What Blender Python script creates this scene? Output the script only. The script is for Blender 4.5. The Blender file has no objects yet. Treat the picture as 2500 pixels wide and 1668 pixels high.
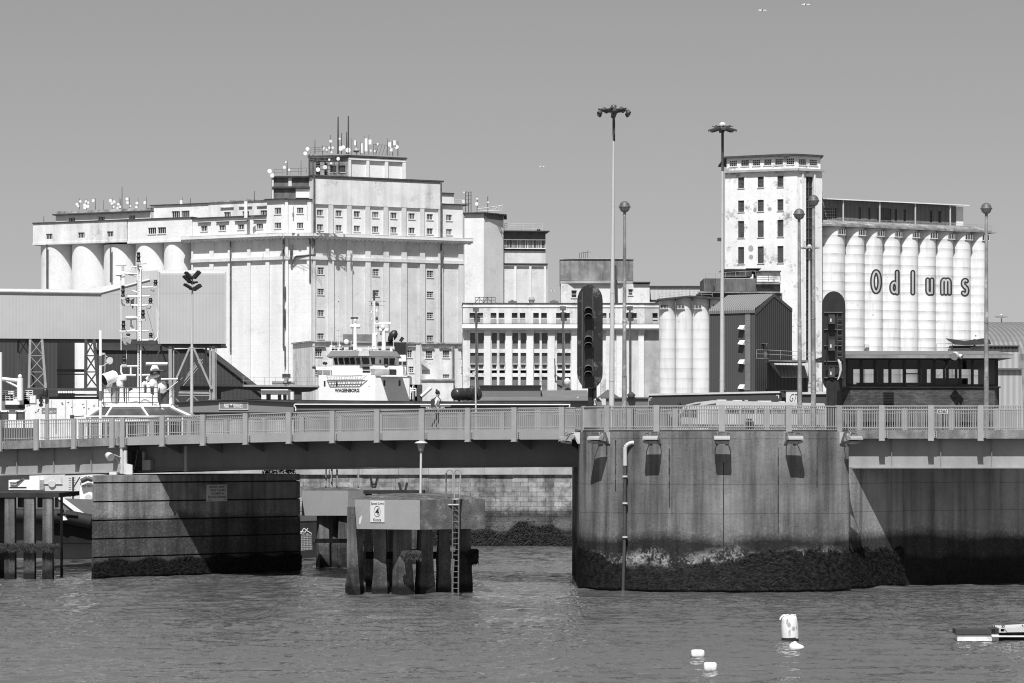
import bpy, bmesh, math, random
from mathutils import Vector, Matrix
from math import radians, sin, cos, pi
random.seed(7)
S = bpy.context.scene
COL = S.collection
F, H, YH, CX = 6944.0, 6.1, 1097.0, 1250.0      # focal length in photo pixels, eye height, horizon row, centre column

# ---------------- camera, sky, sun ----------------
cam = bpy.data.cameras.new('camera'); co = bpy.data.objects.new('camera', cam); COL.objects.link(co)
co.location = (0, 0, H); co.rotation_euler = (radians(90), 0, 0)
cam.sensor_width = 36.0; cam.lens = F / 2500 * 36.0
cam.shift_y = (YH - 834.0) / 2500.0
cam.clip_start = 1.0; cam.clip_end = 20000.0
S.camera = co
S.cycles.filter_width = 1.1
SUN_EL, SUN_AZ = radians(58), radians(9)          # travels towards +y, a little to the right
wd = bpy.data.worlds.new('World'); S.world = wd; wd.use_nodes = True
nt = wd.node_tree; nt.nodes.clear()
sky = nt.nodes.new('ShaderNodeTexSky'); sky.sky_type = 'NISHITA'; sky.sun_disc = False
sky.sun_elevation = SUN_EL; sky.sun_rotation = radians(180) + SUN_AZ
sky.altitude = 0; sky.air_density = 1.0; sky.dust_density = 0.6; sky.ozone_density = 1.0
sp = nt.nodes.new('ShaderNodeSeparateColor')
ad = nt.nodes.new('ShaderNodeMath'); ad.operation = 'ADD'; ad.inputs[1].default_value = 5.8
dv = nt.nodes.new('ShaderNodeMath'); dv.operation = 'DIVIDE'
ml = nt.nodes.new('ShaderNodeMath'); ml.operation = 'MULTIPLY'; ml.inputs[1].default_value = 8.3
bg = nt.nodes.new('ShaderNodeBackground'); bg.inputs[1].default_value = 0.10
wo = nt.nodes.new('ShaderNodeOutputWorld')
nt.links.new(sky.outputs[0], sp.inputs[0]); nt.links.new(sp.outputs[0], ad.inputs[0])    # red channel only, as through a red filter
nt.links.new(sp.outputs[0], dv.inputs[0]); nt.links.new(ad.outputs[0], dv.inputs[1]); nt.links.new(dv.outputs[0], ml.inputs[0])
nt.links.new(ml.outputs[0], bg.inputs[0]); nt.links.new(bg.outputs[0], wo.inputs[0])
sl = bpy.data.lights.new('sun', 'SUN'); sl.energy = 5.0; sl.angle = radians(0.5); sl.color = (1, 1, 1)
so = bpy.data.objects.new('sun', sl); COL.objects.link(so)
sd = Vector((sin(SUN_AZ) * cos(SUN_EL), cos(SUN_AZ) * cos(SUN_EL), -sin(SUN_EL)))
so.rotation_euler = sd.to_track_quat('-Z', 'Y').to_euler(); so.location = (0, -50, 80)
S.view_settings.view_transform = 'Standard'; S.view_settings.look = 'None'
S.view_settings.exposure = 0.22; S.view_settings.gamma = 1.0

# ---------------- materials (all grey: the photograph is black and white) ----------------
class G:
    def __init__(s, name):
        s.m = bpy.data.materials.new(name); s.m.use_nodes = True
        s.t = s.m.node_tree; s.t.nodes.clear()
        s.out = s.t.nodes.new('ShaderNodeOutputMaterial')
        s.b = s.t.nodes.new('ShaderNodeBsdfPrincipled'); s.t.links.new(s.b.outputs[0], s.out.inputs[0])
        s.geo = s.t.nodes.new('ShaderNodeNewGeometry'); s.pos = s.geo.outputs['Position']
        x = s.t.nodes.new('ShaderNodeSeparateXYZ'); s.t.links.new(s.pos, x.inputs[0]); s.x, s.y, s.z = x.outputs
    def put(s, inp, v):
        if isinstance(v, (int, float)): inp.default_value = v
        elif isinstance(v, tuple): inp.default_value = v
        else: s.t.links.new(v, inp)
    def math(s, op, a, b=0.0, clamp=False):
        n = s.t.nodes.new('ShaderNodeMath'); n.operation = op; n.use_clamp = clamp
        s.put(n.inputs[0], a); s.put(n.inputs[1], b); return n.outputs[0]
    def add(s, a, b): return s.math('ADD', a, b)
    def mul(s, a, b): return s.math('MULTIPLY', a, b)
    def scale(s, sx, sy, sz):
        n = s.t.nodes.new('ShaderNodeVectorMath'); n.operation = 'MULTIPLY'
        s.put(n.inputs[0], s.pos); n.inputs[1].default_value = (sx, sy, sz); return n.outputs[0]
    def noise(s, scale=1.0, detail=3.0, vec=None, rough=0.55):
        n = s.t.nodes.new('ShaderNodeTexNoise'); s.put(n.inputs['Vector'], vec if vec else s.pos)
        n.inputs['Scale'].default_value = scale; n.inputs['Detail'].default_value = detail; n.inputs['Roughness'].default_value = rough
        return n.outputs[0]
    def rmp(s, v, a, b, c=0.0, d=1.0):
        n = s.t.nodes.new('ShaderNodeMapRange'); n.clamp = True
        s.put(n.inputs[0], v)
        for i, q in enumerate((a, b, c, d)): n.inputs[i + 1].default_value = q
        return n.outputs[0]
    def mix(s, f, a, b):     # float mix
        n = s.t.nodes.new('ShaderNodeMix'); n.data_type = 'FLOAT'
        s.put(n.inputs[0], f); s.put(n.inputs[2], a); s.put(n.inputs[3], b); return n.outputs[0]
    def bump(s, h, dist=0.02, strength=1.0):
        n = s.t.nodes.new('ShaderNodeBump'); n.inputs['Distance'].default_value = dist; n.inputs['Strength'].default_value = strength
        s.put(n.inputs['Height'], h); s.t.links.new(n.outputs[0], s.b.inputs['Normal'])
    def done(s, v, rough=0.8, metal=0.0, spec=0.3):
        if isinstance(v, (int, float)): s.b.inputs['Base Color'].default_value = (v, v, v, 1)
        else: s.t.links.new(v, s.b.inputs['Base Color'])
        s.put(s.b.inputs['Roughness'], rough); s.b.inputs['Metallic'].default_value = metal
        s.b.inputs['Specular IOR Level'].default_value = spec
        return s.m

def paint(name, v, var=0.12, sc=0.8, rough=0.7, streak=0.0, dirt=0.0, spec=0.3, metal=0.0, bump=0.0, dsc=0.35, lines=None):
    g = G(name)
    c = g.rmp(g.noise(sc, 5), 0.3, 0.7, v * (1 - var), v * (1 + var))
    c = g.mul(c, g.rmp(g.noise(sc * 9, 6, None, .7), .3, .7, .93, 1.07))
    if streak:
        st = g.noise(1.0, 4, g.scale(1.7 * sc, 1.7 * sc, 0.10 * sc))
        c = g.mul(c, g.rmp(st, 0.42, 0.72, 1.0, 1 - streak))
    if dirt:
        d = g.noise(dsc, 8, None, 0.68); d2 = g.noise(dsc * 9, 4)
        k = g.rmp(g.add(g.mul(d, 0.8), g.mul(d2, 0.25)), 0.56, 0.66, 1.0, 1 - dirt)
        c = g.mul(c, k)
    if lines:          # faint horizontal lift lines of cast concrete
        per, amt = lines
        w = g.math('FRACT', g.mul(g.z, 1.0 / per))
        k = g.rmp(w, 0.0, 0.10, 1 - amt, 1.0); c = g.mul(c, k)
    if bump: g.bump(g.noise(sc * 14, 4), bump)
    return g.done(c, rough, metal, spec)

def corrugated(name, v, ang, pitch, depth=0.04, rough=0.55, seam=0.0, amt=0.25, spec=0.35):
    g = G(name)
    t = g.add(g.mul(g.x, cos(ang)), g.mul(g.y, sin(ang)))
    w = g.math('SINE', g.mul(t, 2 * pi / pitch))
    c = g.mul(g.rmp(g.noise(0.25, 4), 0.3, 0.7, v * 0.93, v * 1.07), g.rmp(w, -1, 1, 1 - amt, 1 + amt * 0.5))
    if seam:
        fr = g.math('FRACT', g.mul(g.z, 1.0 / seam)); c = g.mul(c, g.rmp(fr, 0.0, 0.02, 0.8, 1.0))
    g.bump(w, depth, 0.6)
    return g.done(c, rough, 0, spec)

def tidal(name, v, light=0.0, top=2.5, weed=1.15, streak=0.35, courses=None, var=0.2, seed=0.0, rough=0.85, wetmul=0.24):
    """concrete or stone standing in the tide: dry above, wet black band, pale barnacles, weed film at the foot"""
    g = G(name)
    nb = g.noise(0.55, 6, None, 0.6); nf = g.noise(7, 5); nfine = g.noise(28, 4)
    c = g.rmp(nb, 0.3, 0.7, v * (1 - var), v * (1 + var))
    c = g.mul(c, g.rmp(nfine, 0.25, 0.75, 0.82, 1.18))
    st = g.noise(1.0, 5, g.scale(1.9, 1.9, 0.13)); c = g.mul(c, g.rmp(st, 0.40, 0.68, 1.12, 1 - streak))
    st2 = g.noise(1.0, 4, g.scale(5.5, 5.5, 0.22)); c = g.mul(c, g.rmp(st2, 0.5, 0.75, 1.0, 1 - streak * .6))
    pit = g.rmp(g.noise(13, 3), 0.64, 0.70, 1.0, 0.5); c = g.mul(c, pit)
    bh = nf
    if courses == 'stone':
        br = g.t.nodes.new('ShaderNodeTexBrick'); cb = g.t.nodes.new('ShaderNodeCombineXYZ')
        g.put(cb.inputs[0], g.x); g.put(cb.inputs[1], g.z); g.t.links.new(cb.outputs[0], br.inputs['Vector'])
        br.inputs['Color1'].default_value = (.85, .85, .85, 1); br.inputs['Color2'].default_value = (1.2, 1.2, 1.2, 1)
        br.inputs['Mortar'].default_value = (.45, .45, .45, 1)
        br.inputs['Scale'].default_value = 1.0; br.inputs['Mortar Size'].default_value = 0.018; br.inputs['Brick Width'].default_value = 1.05
        br.inputs['Row Height'].default_value = 0.31; br.inputs['Bias'].default_value = -0.1
        c = g.mul(c, br.outputs[0])
        bl = g.noise(1.6, 5); c = g.mul(c, g.rmp(bl, 0.5, 0.62, 1.05, 0.6))
    if courses == 'cast':
        for zz in (6.55, 4.6, 3.35):
            d = g.math('ABSOLUTE', g.add(g.z, g.add(g.mul(nb, 0.12), -zz - 0.06))); c = g.mul(c, g.rmp(d, 0.0, 0.03, 0.6, 1.0))
    edge = g.add(g.z, g.add(g.mul(g.noise(0.35, 3), 0.9), g.mul(nf, 0.25)))
    spk = g.rmp(edge, top + 0.35, top + 1.5, 1.0, 0.0)       # salt flecks just above the wet band
    c = g.mul(c, g.add(1.0, g.mul(spk, g.rmp(g.noise(9, 6, None, .7), 0.5, 0.62, -0.18, 0.45))))
    wet = g.rmp(edge, top + 0.30, top + 0.75, 1.0, 0.0)
    c = g.mix(wet, c, g.mul(c, wetmul))
    if light:
        bn = g.noise(0.8, 6, None, 0.7)
        z2 = g.add(g.z, g.mul(g.noise(0.3, 2), 1.6))
        a = g.mul(g.rmp(z2, 1.45, 1.75), g.rmp(z2, 2.25, 2.65, 1.0, 0.0))
        bb = g.mul(a, g.rmp(g.add(g.mul(bn, 0.7), g.mul(g.noise(11, 4), 0.35)), 0.50, 0.58))
        c = g.mix(g.mul(bb, g.rmp(g.noise(16, 5, None, .8), .36, .56)), c, g.mul(light, g.rmp(g.noise(5, 4), .3, .7, .55, 1.0)))
    wz = g.add(g.z, g.mul(g.noise(0.5, 5), 1.0))
    wd_ = g.rmp(wz, weed + 0.35, weed + 0.6, 1.0, 0.0)
    c = g.mix(wd_, c, g.rmp(nf, 0.3, 0.7, 0.006, 0.02))
    g.bump(g.add(g.mul(nf, 1.0), g.mul(wd_, g.noise(20, 3))), 0.03, 0.6)
    return g.done(c, rough, 0, 0.25)

M = {}
M['white'] = paint('white_painted_concrete', .77, .05, .25, .85, .12, .12, dsc=.16, lines=(1.25, .08))
M['white2'] = paint('grey_white_concrete', .65, .09, .22, .85, .17, .14, lines=(1.25, .05))
M['smooth_white'] = paint('clean_white_render', .80, .05, .3, .85, .10, .15, dsc=.2)
M['stained'] = paint('stained_white_render', .74, .10, .35, .88, .28, .38, dsc=.22)
M['flaking'] = paint('flaking_white_render', .80, .08, .3, .9, .12, .66, dsc=.24)
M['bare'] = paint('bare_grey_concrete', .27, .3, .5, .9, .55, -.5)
M['bare_light'] = paint('weathered_pale_concrete', .42, .22, .5, .9, .2, .2)
M['darkstain'] = paint('dark_stained_concrete', .15, .35, .5, .9, .4, .2)
M['parapet'] = paint('mossy_parapet', .36, .5, .8, .9, .2, .6)
M['roofdark'] = paint('dark_roof_edge', .06, .3, 1, .85)
M['glass'] = paint('dark_window_glass', .02, .3, .5, .12, spec=.5)
M['glass2'] = paint('grey_window_glass', .07, .5, .5, .15, spec=.5)
M['infill'] = paint('grey_blocked_opening', .16, .2, 1, .85)
M['frame'] = paint('white_window_frame', .65, .08, 2, .6)
M['framed'] = paint('dark_window_frame', .10, .1, 2, .6)
M['sill'] = paint('pale_sill', .6, .15, 2, .8)
M['pipe'] = paint('rusty_dark_pipe', .11, .4, 1, .8)
M['steel'] = paint('grey_galvanised_steel', .33, .12, 2, .5, spec=.5)
M['steelp'] = paint('pale_steel', .55, .12, 2, .5, spec=.5)
M['steeld'] = paint('dark_steel', .06, .25, 2, .5, spec=.5)
M['black'] = paint('black_painted_metal', .022, .3, 3, .45, spec=.5)
M['blackworn'] = paint('worn_black_board', .022, .3, 2.5, .7, 0, -6, dsc=1.5)
M['boat'] = paint('white_ship_paint', .86, .03, .5, .45, .03, spec=.5)
M['white_gear'] = paint('white_deck_gear', .8, .05, 2, .5, spec=.5)
M['visor'] = paint('grey_wheelhouse_visor', .17, .05, 1, .5)
M['hull'] = paint('grey_hull_paint', .17, .08, .6, .45, .08, spec=.5)
M['hulld'] = paint('dark_hull_paint', .05, .2, .8, .5, .25, spec=.5)
M['rubber'] = paint('black_rubber', .02, .2, 2, .7)
M['bridge'] = paint('grey_bridge_paint', .32, .06, 1.2, .55, .08, spec=.4)
M['rail'] = paint('grey_railing_paint', .335, .08, 2, .5, spec=.45)
M['girdm'] = paint('shade_toned_girder_paint', .17, .08, .7, .6, .15, spec=.3)  # girder paint toned down so its colour carries the shade under the main span
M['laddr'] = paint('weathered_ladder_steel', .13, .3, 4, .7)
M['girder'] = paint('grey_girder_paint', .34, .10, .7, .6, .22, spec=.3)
M['edgecon'] = paint('mottled_edge_concrete', .24, .3, 1.6, .9, .3, .35, bump=.02, dsc=1.1)
M['road'] = paint('asphalt', .06, .2, 2, .9)
M['ground'] = paint('quay_ground', .10, .15, .3, .9, 0, .2)
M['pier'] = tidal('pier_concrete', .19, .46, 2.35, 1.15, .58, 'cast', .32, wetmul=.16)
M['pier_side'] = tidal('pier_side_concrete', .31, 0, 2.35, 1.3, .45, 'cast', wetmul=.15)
M['pier_l'] = tidal('old_pier_concrete', .29, 0, 2.9, .65, .45, None, .45, wetmul=.28)
M['quaystone'] = tidal('quay_stone', .30, .2, 2.3, .95, .45, 'stone', .3)
M['pile'] = tidal('fender_pile', .16, 0, 1.3, .4, .6, None, .5, wetmul=.5)
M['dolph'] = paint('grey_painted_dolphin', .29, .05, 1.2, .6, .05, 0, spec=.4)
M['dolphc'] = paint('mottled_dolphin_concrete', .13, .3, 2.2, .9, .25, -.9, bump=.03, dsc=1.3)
M['tar'] = paint('tarred_timber', .03, .4, 2, .8)
M['mound'] = paint('rough_dark_topping', .09, .6, 3, .95, 0, -1.2, bump=.04, dsc=1.3)
M['sign'] = paint('white_sign_board', .62, .04, 2, .5)
M['signgrey'] = paint('grey_sign_board', .22, .04, 2, .5)
M['ink'] = paint('black_lettering', .02, .1, 2, .6)
M['inkw'] = paint('white_lettering', .8, .03, 2, .6)
M['letter'] = paint('dark_painted_letter', .045, .2, 1, .8)
M['letterf'] = paint('pale_letter_fill', .5, .12, .6, .8)
M['brickd'] = None
M['tank'] = paint('black_tank_paint', .03, .2, 1, .35, spec=.6)
M['roofgrey'] = paint('grey_felt_roof', .15, .1, .6, .8)
M['terminal'] = paint('grey_terminal_cladding', .20, .04, .5, .6)
M['terminald'] = paint('dark_terminal_cladding', .06, .1, .5, .6)
M['foam'] = paint('white_buoy_plastic', .80, .05, 6, .5, .1, .25, dsc=3)
M['algae'] = paint('dark_algae', .03, .3, 5, .9)
M['skin'] = paint('skin', .32, .04, 9, .6)
M['shirt'] = paint('pale_shirt', .72, .06, 7, .9)
M['trouser'] = paint('dark_trousers', .05, .2, 7, .9)
M['hair'] = paint('dark_hair', .02, .3, 20, .7)
M['globe_top'] = paint('grey_lamp_hood', .10, .15, 4, .5, spec=.5)
M['globe_glass'] = paint('frosted_lamp_glass', .38, .15, 4, .15, spec=.5)
M['weed'] = paint('bladder_wrack', .017, .9, 6, .6, spec=.15)
M['leafd'] = paint('dark_leaf', .05, .4, 5, .7)
M['gull'] = paint('gull_plumage', .7, .2, 5, .7)
M['netting'] = paint('pale_netting', .55, .3, 8, .8)
M['tarp'] = paint('dark_tarpaulin', .03, .2, 2, .7)

# ---------------- mesh helpers ----------------
def P(px, py, D): return Vector(((px - CX) * D / F, D, H - (py - YH) * D / F))

class MB:
    def __init__(s): s.v = []; s.f = []; s.mi = []; s.sm = []
    def add(s, vs, fs, mi=0, sm=False):
        b = len(s.v); s.v += [tuple(v) for v in vs]
        for f in fs: s.f.append([b + i for i in f]); s.mi.append(mi); s.sm.append(sm)
    def hexa(s, p, mi=0):   # p: 4 bottom, 4 top, same winding
        s.add(p, [(3, 2, 1, 0), (4, 5, 6, 7), (0, 1, 5, 4), (1, 2, 6, 5), (2, 3, 7, 6), (3, 0, 4, 7)], mi)
    def box(s, x0, x1, y0, y1, z0, z1, mi=0):
        s.hexa([(x0, y0, z0), (x1, y0, z0), (x1, y1, z0), (x0, y1, z0), (x0, y0, z1), (x1, y0, z1), (x1, y1, z1), (x0, y1, z1)], mi)
    def prism(s, poly, z0, z1, mi=0):
        n = len(poly)
        a = z0 if isinstance(z0, (list, tuple)) else [z0] * n
        b = z1 if isinstance(z1, (list, tuple)) else [z1] * n
        vs = [(p[0], p[1], a[i]) for i, p in enumerate(poly)] + [(p[0], p[1], b[i]) for i, p in enumerate(poly)]
        fs = [tuple(range(n))[::-1], tuple(range(n, 2 * n))] + [(i, (i + 1) % n, n + (i + 1) % n, n + i) for i in range(n)]
        s.add(vs, fs, mi)
    def cyl(s, p, q, r0, r1=None, n=8, mi=0, caps=True, sm=True):
        r1 = r0 if r1 is None else r1
        p = Vector(p); q = Vector(q); d = q - p
        if d.length < 1e-6: return
        d.normalize(); a = d.orthogonal().normalized(); b = d.cross(a)
        vs = []
        for c, r in ((p, r0), (q, r1)):
            for i in range(n):
                t = 2 * pi * i / n; vs.append(c + a * (r * cos(t)) + b * (r * sin(t)))
        fs = [(i, (i + 1) % n, n + (i + 1) % n, n + i) for i in range(n)]
        s.add(vs, fs, mi, sm)
        if caps: s.add(vs, [tuple(range(n))[::-1], tuple(range(n, 2 * n))], mi)
    def tube(s, pts, r, n=6, mi=0):
        for a, b in zip(pts[:-1], pts[1:]): s.cyl(a, b, r, r, n, mi)
    def bar(s, p, q, w, mi=0): s.cyl(p, q, w * .7, w * .7, 4, mi, True, False)
    def lathe(s, c, prof, n=16, mi=0, axis=None, sm=True):
        c = Vector(c); ax = Vector(axis).normalized() if axis else Vector((0, 0, 1))
        a = Vector((1, 0, 0)) if not axis else ax.orthogonal().normalized(); b = ax.cross(a)
        vs = []
        for r, h in prof:
            for i in range(n):
                t = 2 * pi * i / n; vs.append(c + ax * h + a * (r * cos(t)) + b * (r * sin(t)))
        fs = []
        for k in range(len(prof) - 1):
            for i in range(n):
                j = (i + 1) % n; fs.append((k * n + i, k * n + j, (k + 1) * n + j, (k + 1) * n + i))
        s.add(vs, fs, mi, sm)
        s.add(vs[:n], [tuple(range(n))[::-1]], mi); s.add(vs[-n:], [tuple(range(n))], mi)
    def ball(s, c, r, n=10, mi=0, sq=1.0):
        s.lathe(c, [(max(1e-4, r * sin(pi * k / 8)), -r * sq * cos(pi * k / 8)) for k in range(9)], n, mi)
    def dish(s, c, r, d, mi=0, n=14, depth=.3):     # round antenna facing direction d
        d = Vector(d).normalized()
        s.lathe(c, [(r, r * depth), (r * .98, 0), (r * .7, -r * depth * .6), (r * .2, -r * depth)], n, mi, d)
    def quad(s, a, b, c, d, mi=0): s.add([a, b, c, d], [(0, 1, 2, 3)], mi)
    def build(s, name, mats, parent=None, label=None):
        me = bpy.data.meshes.new(name)
        off = Vector((0, 0, 0)); q = parent
        while q is not None: off += q.location; q = q.parent
        me.from_pydata([(v[0] - off.x, v[1] - off.y, v[2] - off.z) for v in s.v], [], s.f)
        if not isinstance(mats, (list, tuple)): mats = [mats]
        for m in mats: me.materials.append(M[m] if isinstance(m, str) else m)
        me.polygons.foreach_set('material_index', s.mi); me.polygons.foreach_set('use_smooth', s.sm)
        bm = bmesh.new(); bm.from_mesh(me); bmesh.ops.recalc_face_normals(bm, faces=bm.faces); bm.to_mesh(me); bm.free()
        me.update()
        o = bpy.data.objects.new(name, me); COL.objects.link(o)
        if parent is not None: o.parent = parent
        if label: o['label'] = label
        return o

def tag(o, label, cat, group=None):
    o['label'] = label; o['category'] = cat
    if group: o['group'] = group
    return o
def thing(name, label, cat, loc, group=None):
    o = bpy.data.objects.new(name, None); COL.objects.link(o); o.location = Vector(loc); o.empty_display_size = .3
    return tag(o, label, cat, group)
def solo(mb, name, mats, label, cat, base, group=None):
    """a thing that is one mesh, origin at its base"""
    for i, v in enumerate(mb.v): mb.v[i] = (v[0] - base[0], v[1] - base[1], v[2] - base[2])
    o = mb.build(name, mats); o.location = Vector(base); return tag(o, label, cat, group)
def struct(o, kind='structure'): o['kind'] = kind; return o

class W:
    """a vertical wall plane: origin seen at column px and distance D, running at angle deg to the picture plane"""
    def __init__(s, px, D, deg):
        s.a = radians(deg); s.O = Vector(((px - CX) * D / F, D)); s.e = Vector((cos(s.a), sin(s.a))); s.n = Vector((sin(s.a), -cos(s.a)))
    def u(s, px, off=0.0):
        k = (px - CX) / F; ox = s.O.x + off * s.n.x; oy = s.O.y + off * s.n.y
        return (k * oy - ox) / (s.e.x - k * s.e.y)
    def D(s, px, off=0.0): return s.O.y + s.u(px, off) * s.e.y + off * s.n.y
    def z(s, px, py, off=0.0): return H - (py - YH) * s.D(px, off) / F
    def xy(s, u, off=0.0): return s.O + s.e * u + s.n * off
    def p(s, u, z, off=0.0): q = s.xy(u, off); return Vector((q.x, q.y, z))
    def P(s, px, py, off=0.0): return s.p(s.u(px, off), s.z(px, py, off), off)
    def sub(s, u, off=0.0):      # parallel frame shifted by off
        w = W(0, 1, 0); w.a = s.a; w.e = s.e; w.n = s.n; w.O = s.xy(u, off); return w
    def box(s, mb, u0, u1, z0, z1, o0, o1, mi=0):
        A = [s.xy(u0, o1), s.xy(u1, o1), s.xy(u1, o0), s.xy(u0, o0)]
        mb.prism(A, z0, z1, mi)
    def pbox(s, mb, px0, py0, px1, py1, o0, o1, ref=None, mi=0):
        r = px0 if ref is None else ref
        s.box(mb, s.u(px0, o1), s.u(px1, o1), s.z(r, py1, o1), s.z(r, py0, o1), o0, o1, mi)

def facade(mb, w, u0, u1, z0, z1, holes=(), off=0.0, rev=0.35, mi=0, rmi=None, depth=None, back=True):
    us = sorted(set([u0, u1] + [h[0] for h in holes] + [h[1] for h in holes])); us = [u for u in us if u0 - 1e-6 <= u <= u1 + 1e-6]
    zs = sorted(set([z0, z1] + [h[2] for h in holes] + [h[3] for h in holes])); zs = [z for z in zs if z0 - 1e-6 <= z <= z1 + 1e-6]
    for a, b in zip(us[:-1], us[1:]):
        for c, d in zip(zs[:-1], zs[1:]):
            um, zm = (a + b) / 2, (c + d) / 2
            if any(h[0] < um < h[1] and h[2] < zm < h[3] for h in holes): continue
            mb.quad(w.p(a, c, off), w.p(b, c, off), w.p(b, d, off), w.p(a, d, off), mi)
    r = mi if rmi is None else rmi
    for (a, b, c, d) in holes:
        i = off - rev
        mb.quad(w.p(a, c, off), w.p(b, c, off), w.p(b, c, i), w.p(a, c, i), r)
        mb.quad(w.p(a, d, off), w.p(b, d, off), w.p(b, d, i), w.p(a, d, i), r)
        mb.quad(w.p(a, c, off), w.p(a, d, off), w.p(a, d, i), w.p(a, c, i), r)
        mb.quad(w.p(b, c, off), w.p(b, d, off), w.p(b, d, i), w.p(b, c, i), r)
    if depth:
        i = off - depth
        mb.quad(w.p(u0, z1, off), w.p(u1, z1, off), w.p(u1, z1, i), w.p(u0, z1, i), mi)
        mb.quad(w.p(u0, z0, off), w.p(u0, z1, off), w.p(u0, z1, i), w.p(u0, z0, i), mi)
        mb.quad(w.p(u1, z0, off), w.p(u1, z1, off), w.p(u1, z1, i), w.p(u1, z0, i), mi)
        mb.quad(w.p(u0, z0, i), w.p(u1, z0, i), w.p(u1, z1, i), w.p(u0, z1, i), mi)

WRND = random.Random(77)
def window(root, w, h, off=0.0, rev=0.3, nx=3, ny=2, fr='frame', gl='glass', sill=True, bw=.07, sd=.12, lintel=False, name='window', so=.12):
    a, b, c, d = h
    if gl == 'glass' and WRND.random() < .22: gl = WRND.choice(('glass2', 'glass2', 'infill'))
    g = MB(); i = off - rev + .06
    g.quad(w.p(a - .02, c - .02, i), w.p(b + .02, c - .02, i), w.p(b + .02, d + .02, i), w.p(a - .02, d + .02, i))
    o = g.build(name, gl, root)
    if nx or ny:
        f = MB(); j0, j1 = i + .012, i + .07
        w.box(f, a + .002, a + bw, c + .003, d - .003, j0, j1); w.box(f, b - bw, b - .002, c + .003, d - .003, j0, j1)
        w.box(f, a + bw, b - bw, c + .003, c + bw, j0, j1 - .003); w.box(f, a + bw, b - bw, d - bw, d - .003, j0, j1 - .003)
        for k in range(1, nx): u = a + (b - a) * k / nx; w.box(f, u - bw / 2, u + bw / 2, c + bw, d - bw, j0, j1 - .006)
        for k in range(1, ny): z = c + (d - c) * k / ny; w.box(f, a + bw, b - bw, z - bw / 2, z + bw / 2, j0, j1 - .012)
        f.build('frame', fr, o)
    if sill:
        s_ = MB(); w.box(s_, a - .12, b + .12, c - sd, c - .002, off - rev + .08, off + so); s_.build('sill', 'sill', o)
    return o

def text2d(s, bold=0.0, res=3):
    c = bpy.data.curves.new('t', 'FONT'); c.body = s; c.offset = bold; c.resolution_u = res; c.fill_mode = 'FRONT'
    o = bpy.data.objects.new('t', c); COL.objects.link(o); bpy.context.view_layer.update()
    me = bpy.data.meshes.new_from_object(o.evaluated_get(bpy.context.evaluated_depsgraph_get()))
    vs = [(v.co.x, v.co.y) for v in me.vertices]; fs = [tuple(p.vertices) for p in me.polygons]
    bpy.data.objects.remove(o); bpy.data.curves.remove(c); bpy.data.meshes.remove(me)
    x0 = min(v[0] for v in vs); x1 = max(v[0] for v in vs); y0 = min(v[1] for v in vs); y1 = max(v[1] for v in vs)
    return [((x - x0) / (x1 - x0), (y - y0) / (y1 - y0)) for x, y in vs], fs
def text_on(mb, s, w, u0, u1, z0, z1, off, bold=0.0, mi=0, shear=0.0):
    vs, fs = text2d(s, bold)
    mb.add([w.p(u0 + (u1 - u0) * (x + shear * y), z0 + (z1 - z0) * y, off) for x, y in vs], fs, mi)
def ptext(mb, s, w, px0, py0, px1, py1, off, bold=0.0, mi=0, shear=0.0):
    text_on(mb, s, w, w.u(px0, off), w.u(px1, off), w.z(px0, py1, off), w.z(px0, py0, off), off, bold, mi, shear)
def grow(spec, radii, edges, mats, sub=1):
    """one continuous body grown from a skeleton with the Skin modifier; returns (verts, faces)"""
    me = bpy.data.meshes.new('sk'); me.from_pydata(spec, edges, []); me.update()
    o = bpy.data.objects.new('sk', me); COL.objects.link(o)
    md = o.modifiers.new('s', 'SKIN'); md.use_smooth_shade = True
    o.modifiers.new('b', 'SUBSURF').levels = sub
    for i, r in enumerate(radii):
        sv = me.skin_vertices[0].data[i]; sv.radius = r if isinstance(r, tuple) else (r, r); sv.use_root = (i == 0)
    bpy.context.view_layer.update()
    m2 = bpy.data.meshes.new_from_object(o.evaluated_get(bpy.context.evaluated_depsgraph_get()))
    vs = [v.co.copy() for v in m2.vertices]; fs = [tuple(p.vertices) for p in m2.polygons]
    bpy.data.objects.remove(o); bpy.data.meshes.remove(me); bpy.data.meshes.remove(m2)
    return vs, fs
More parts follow.
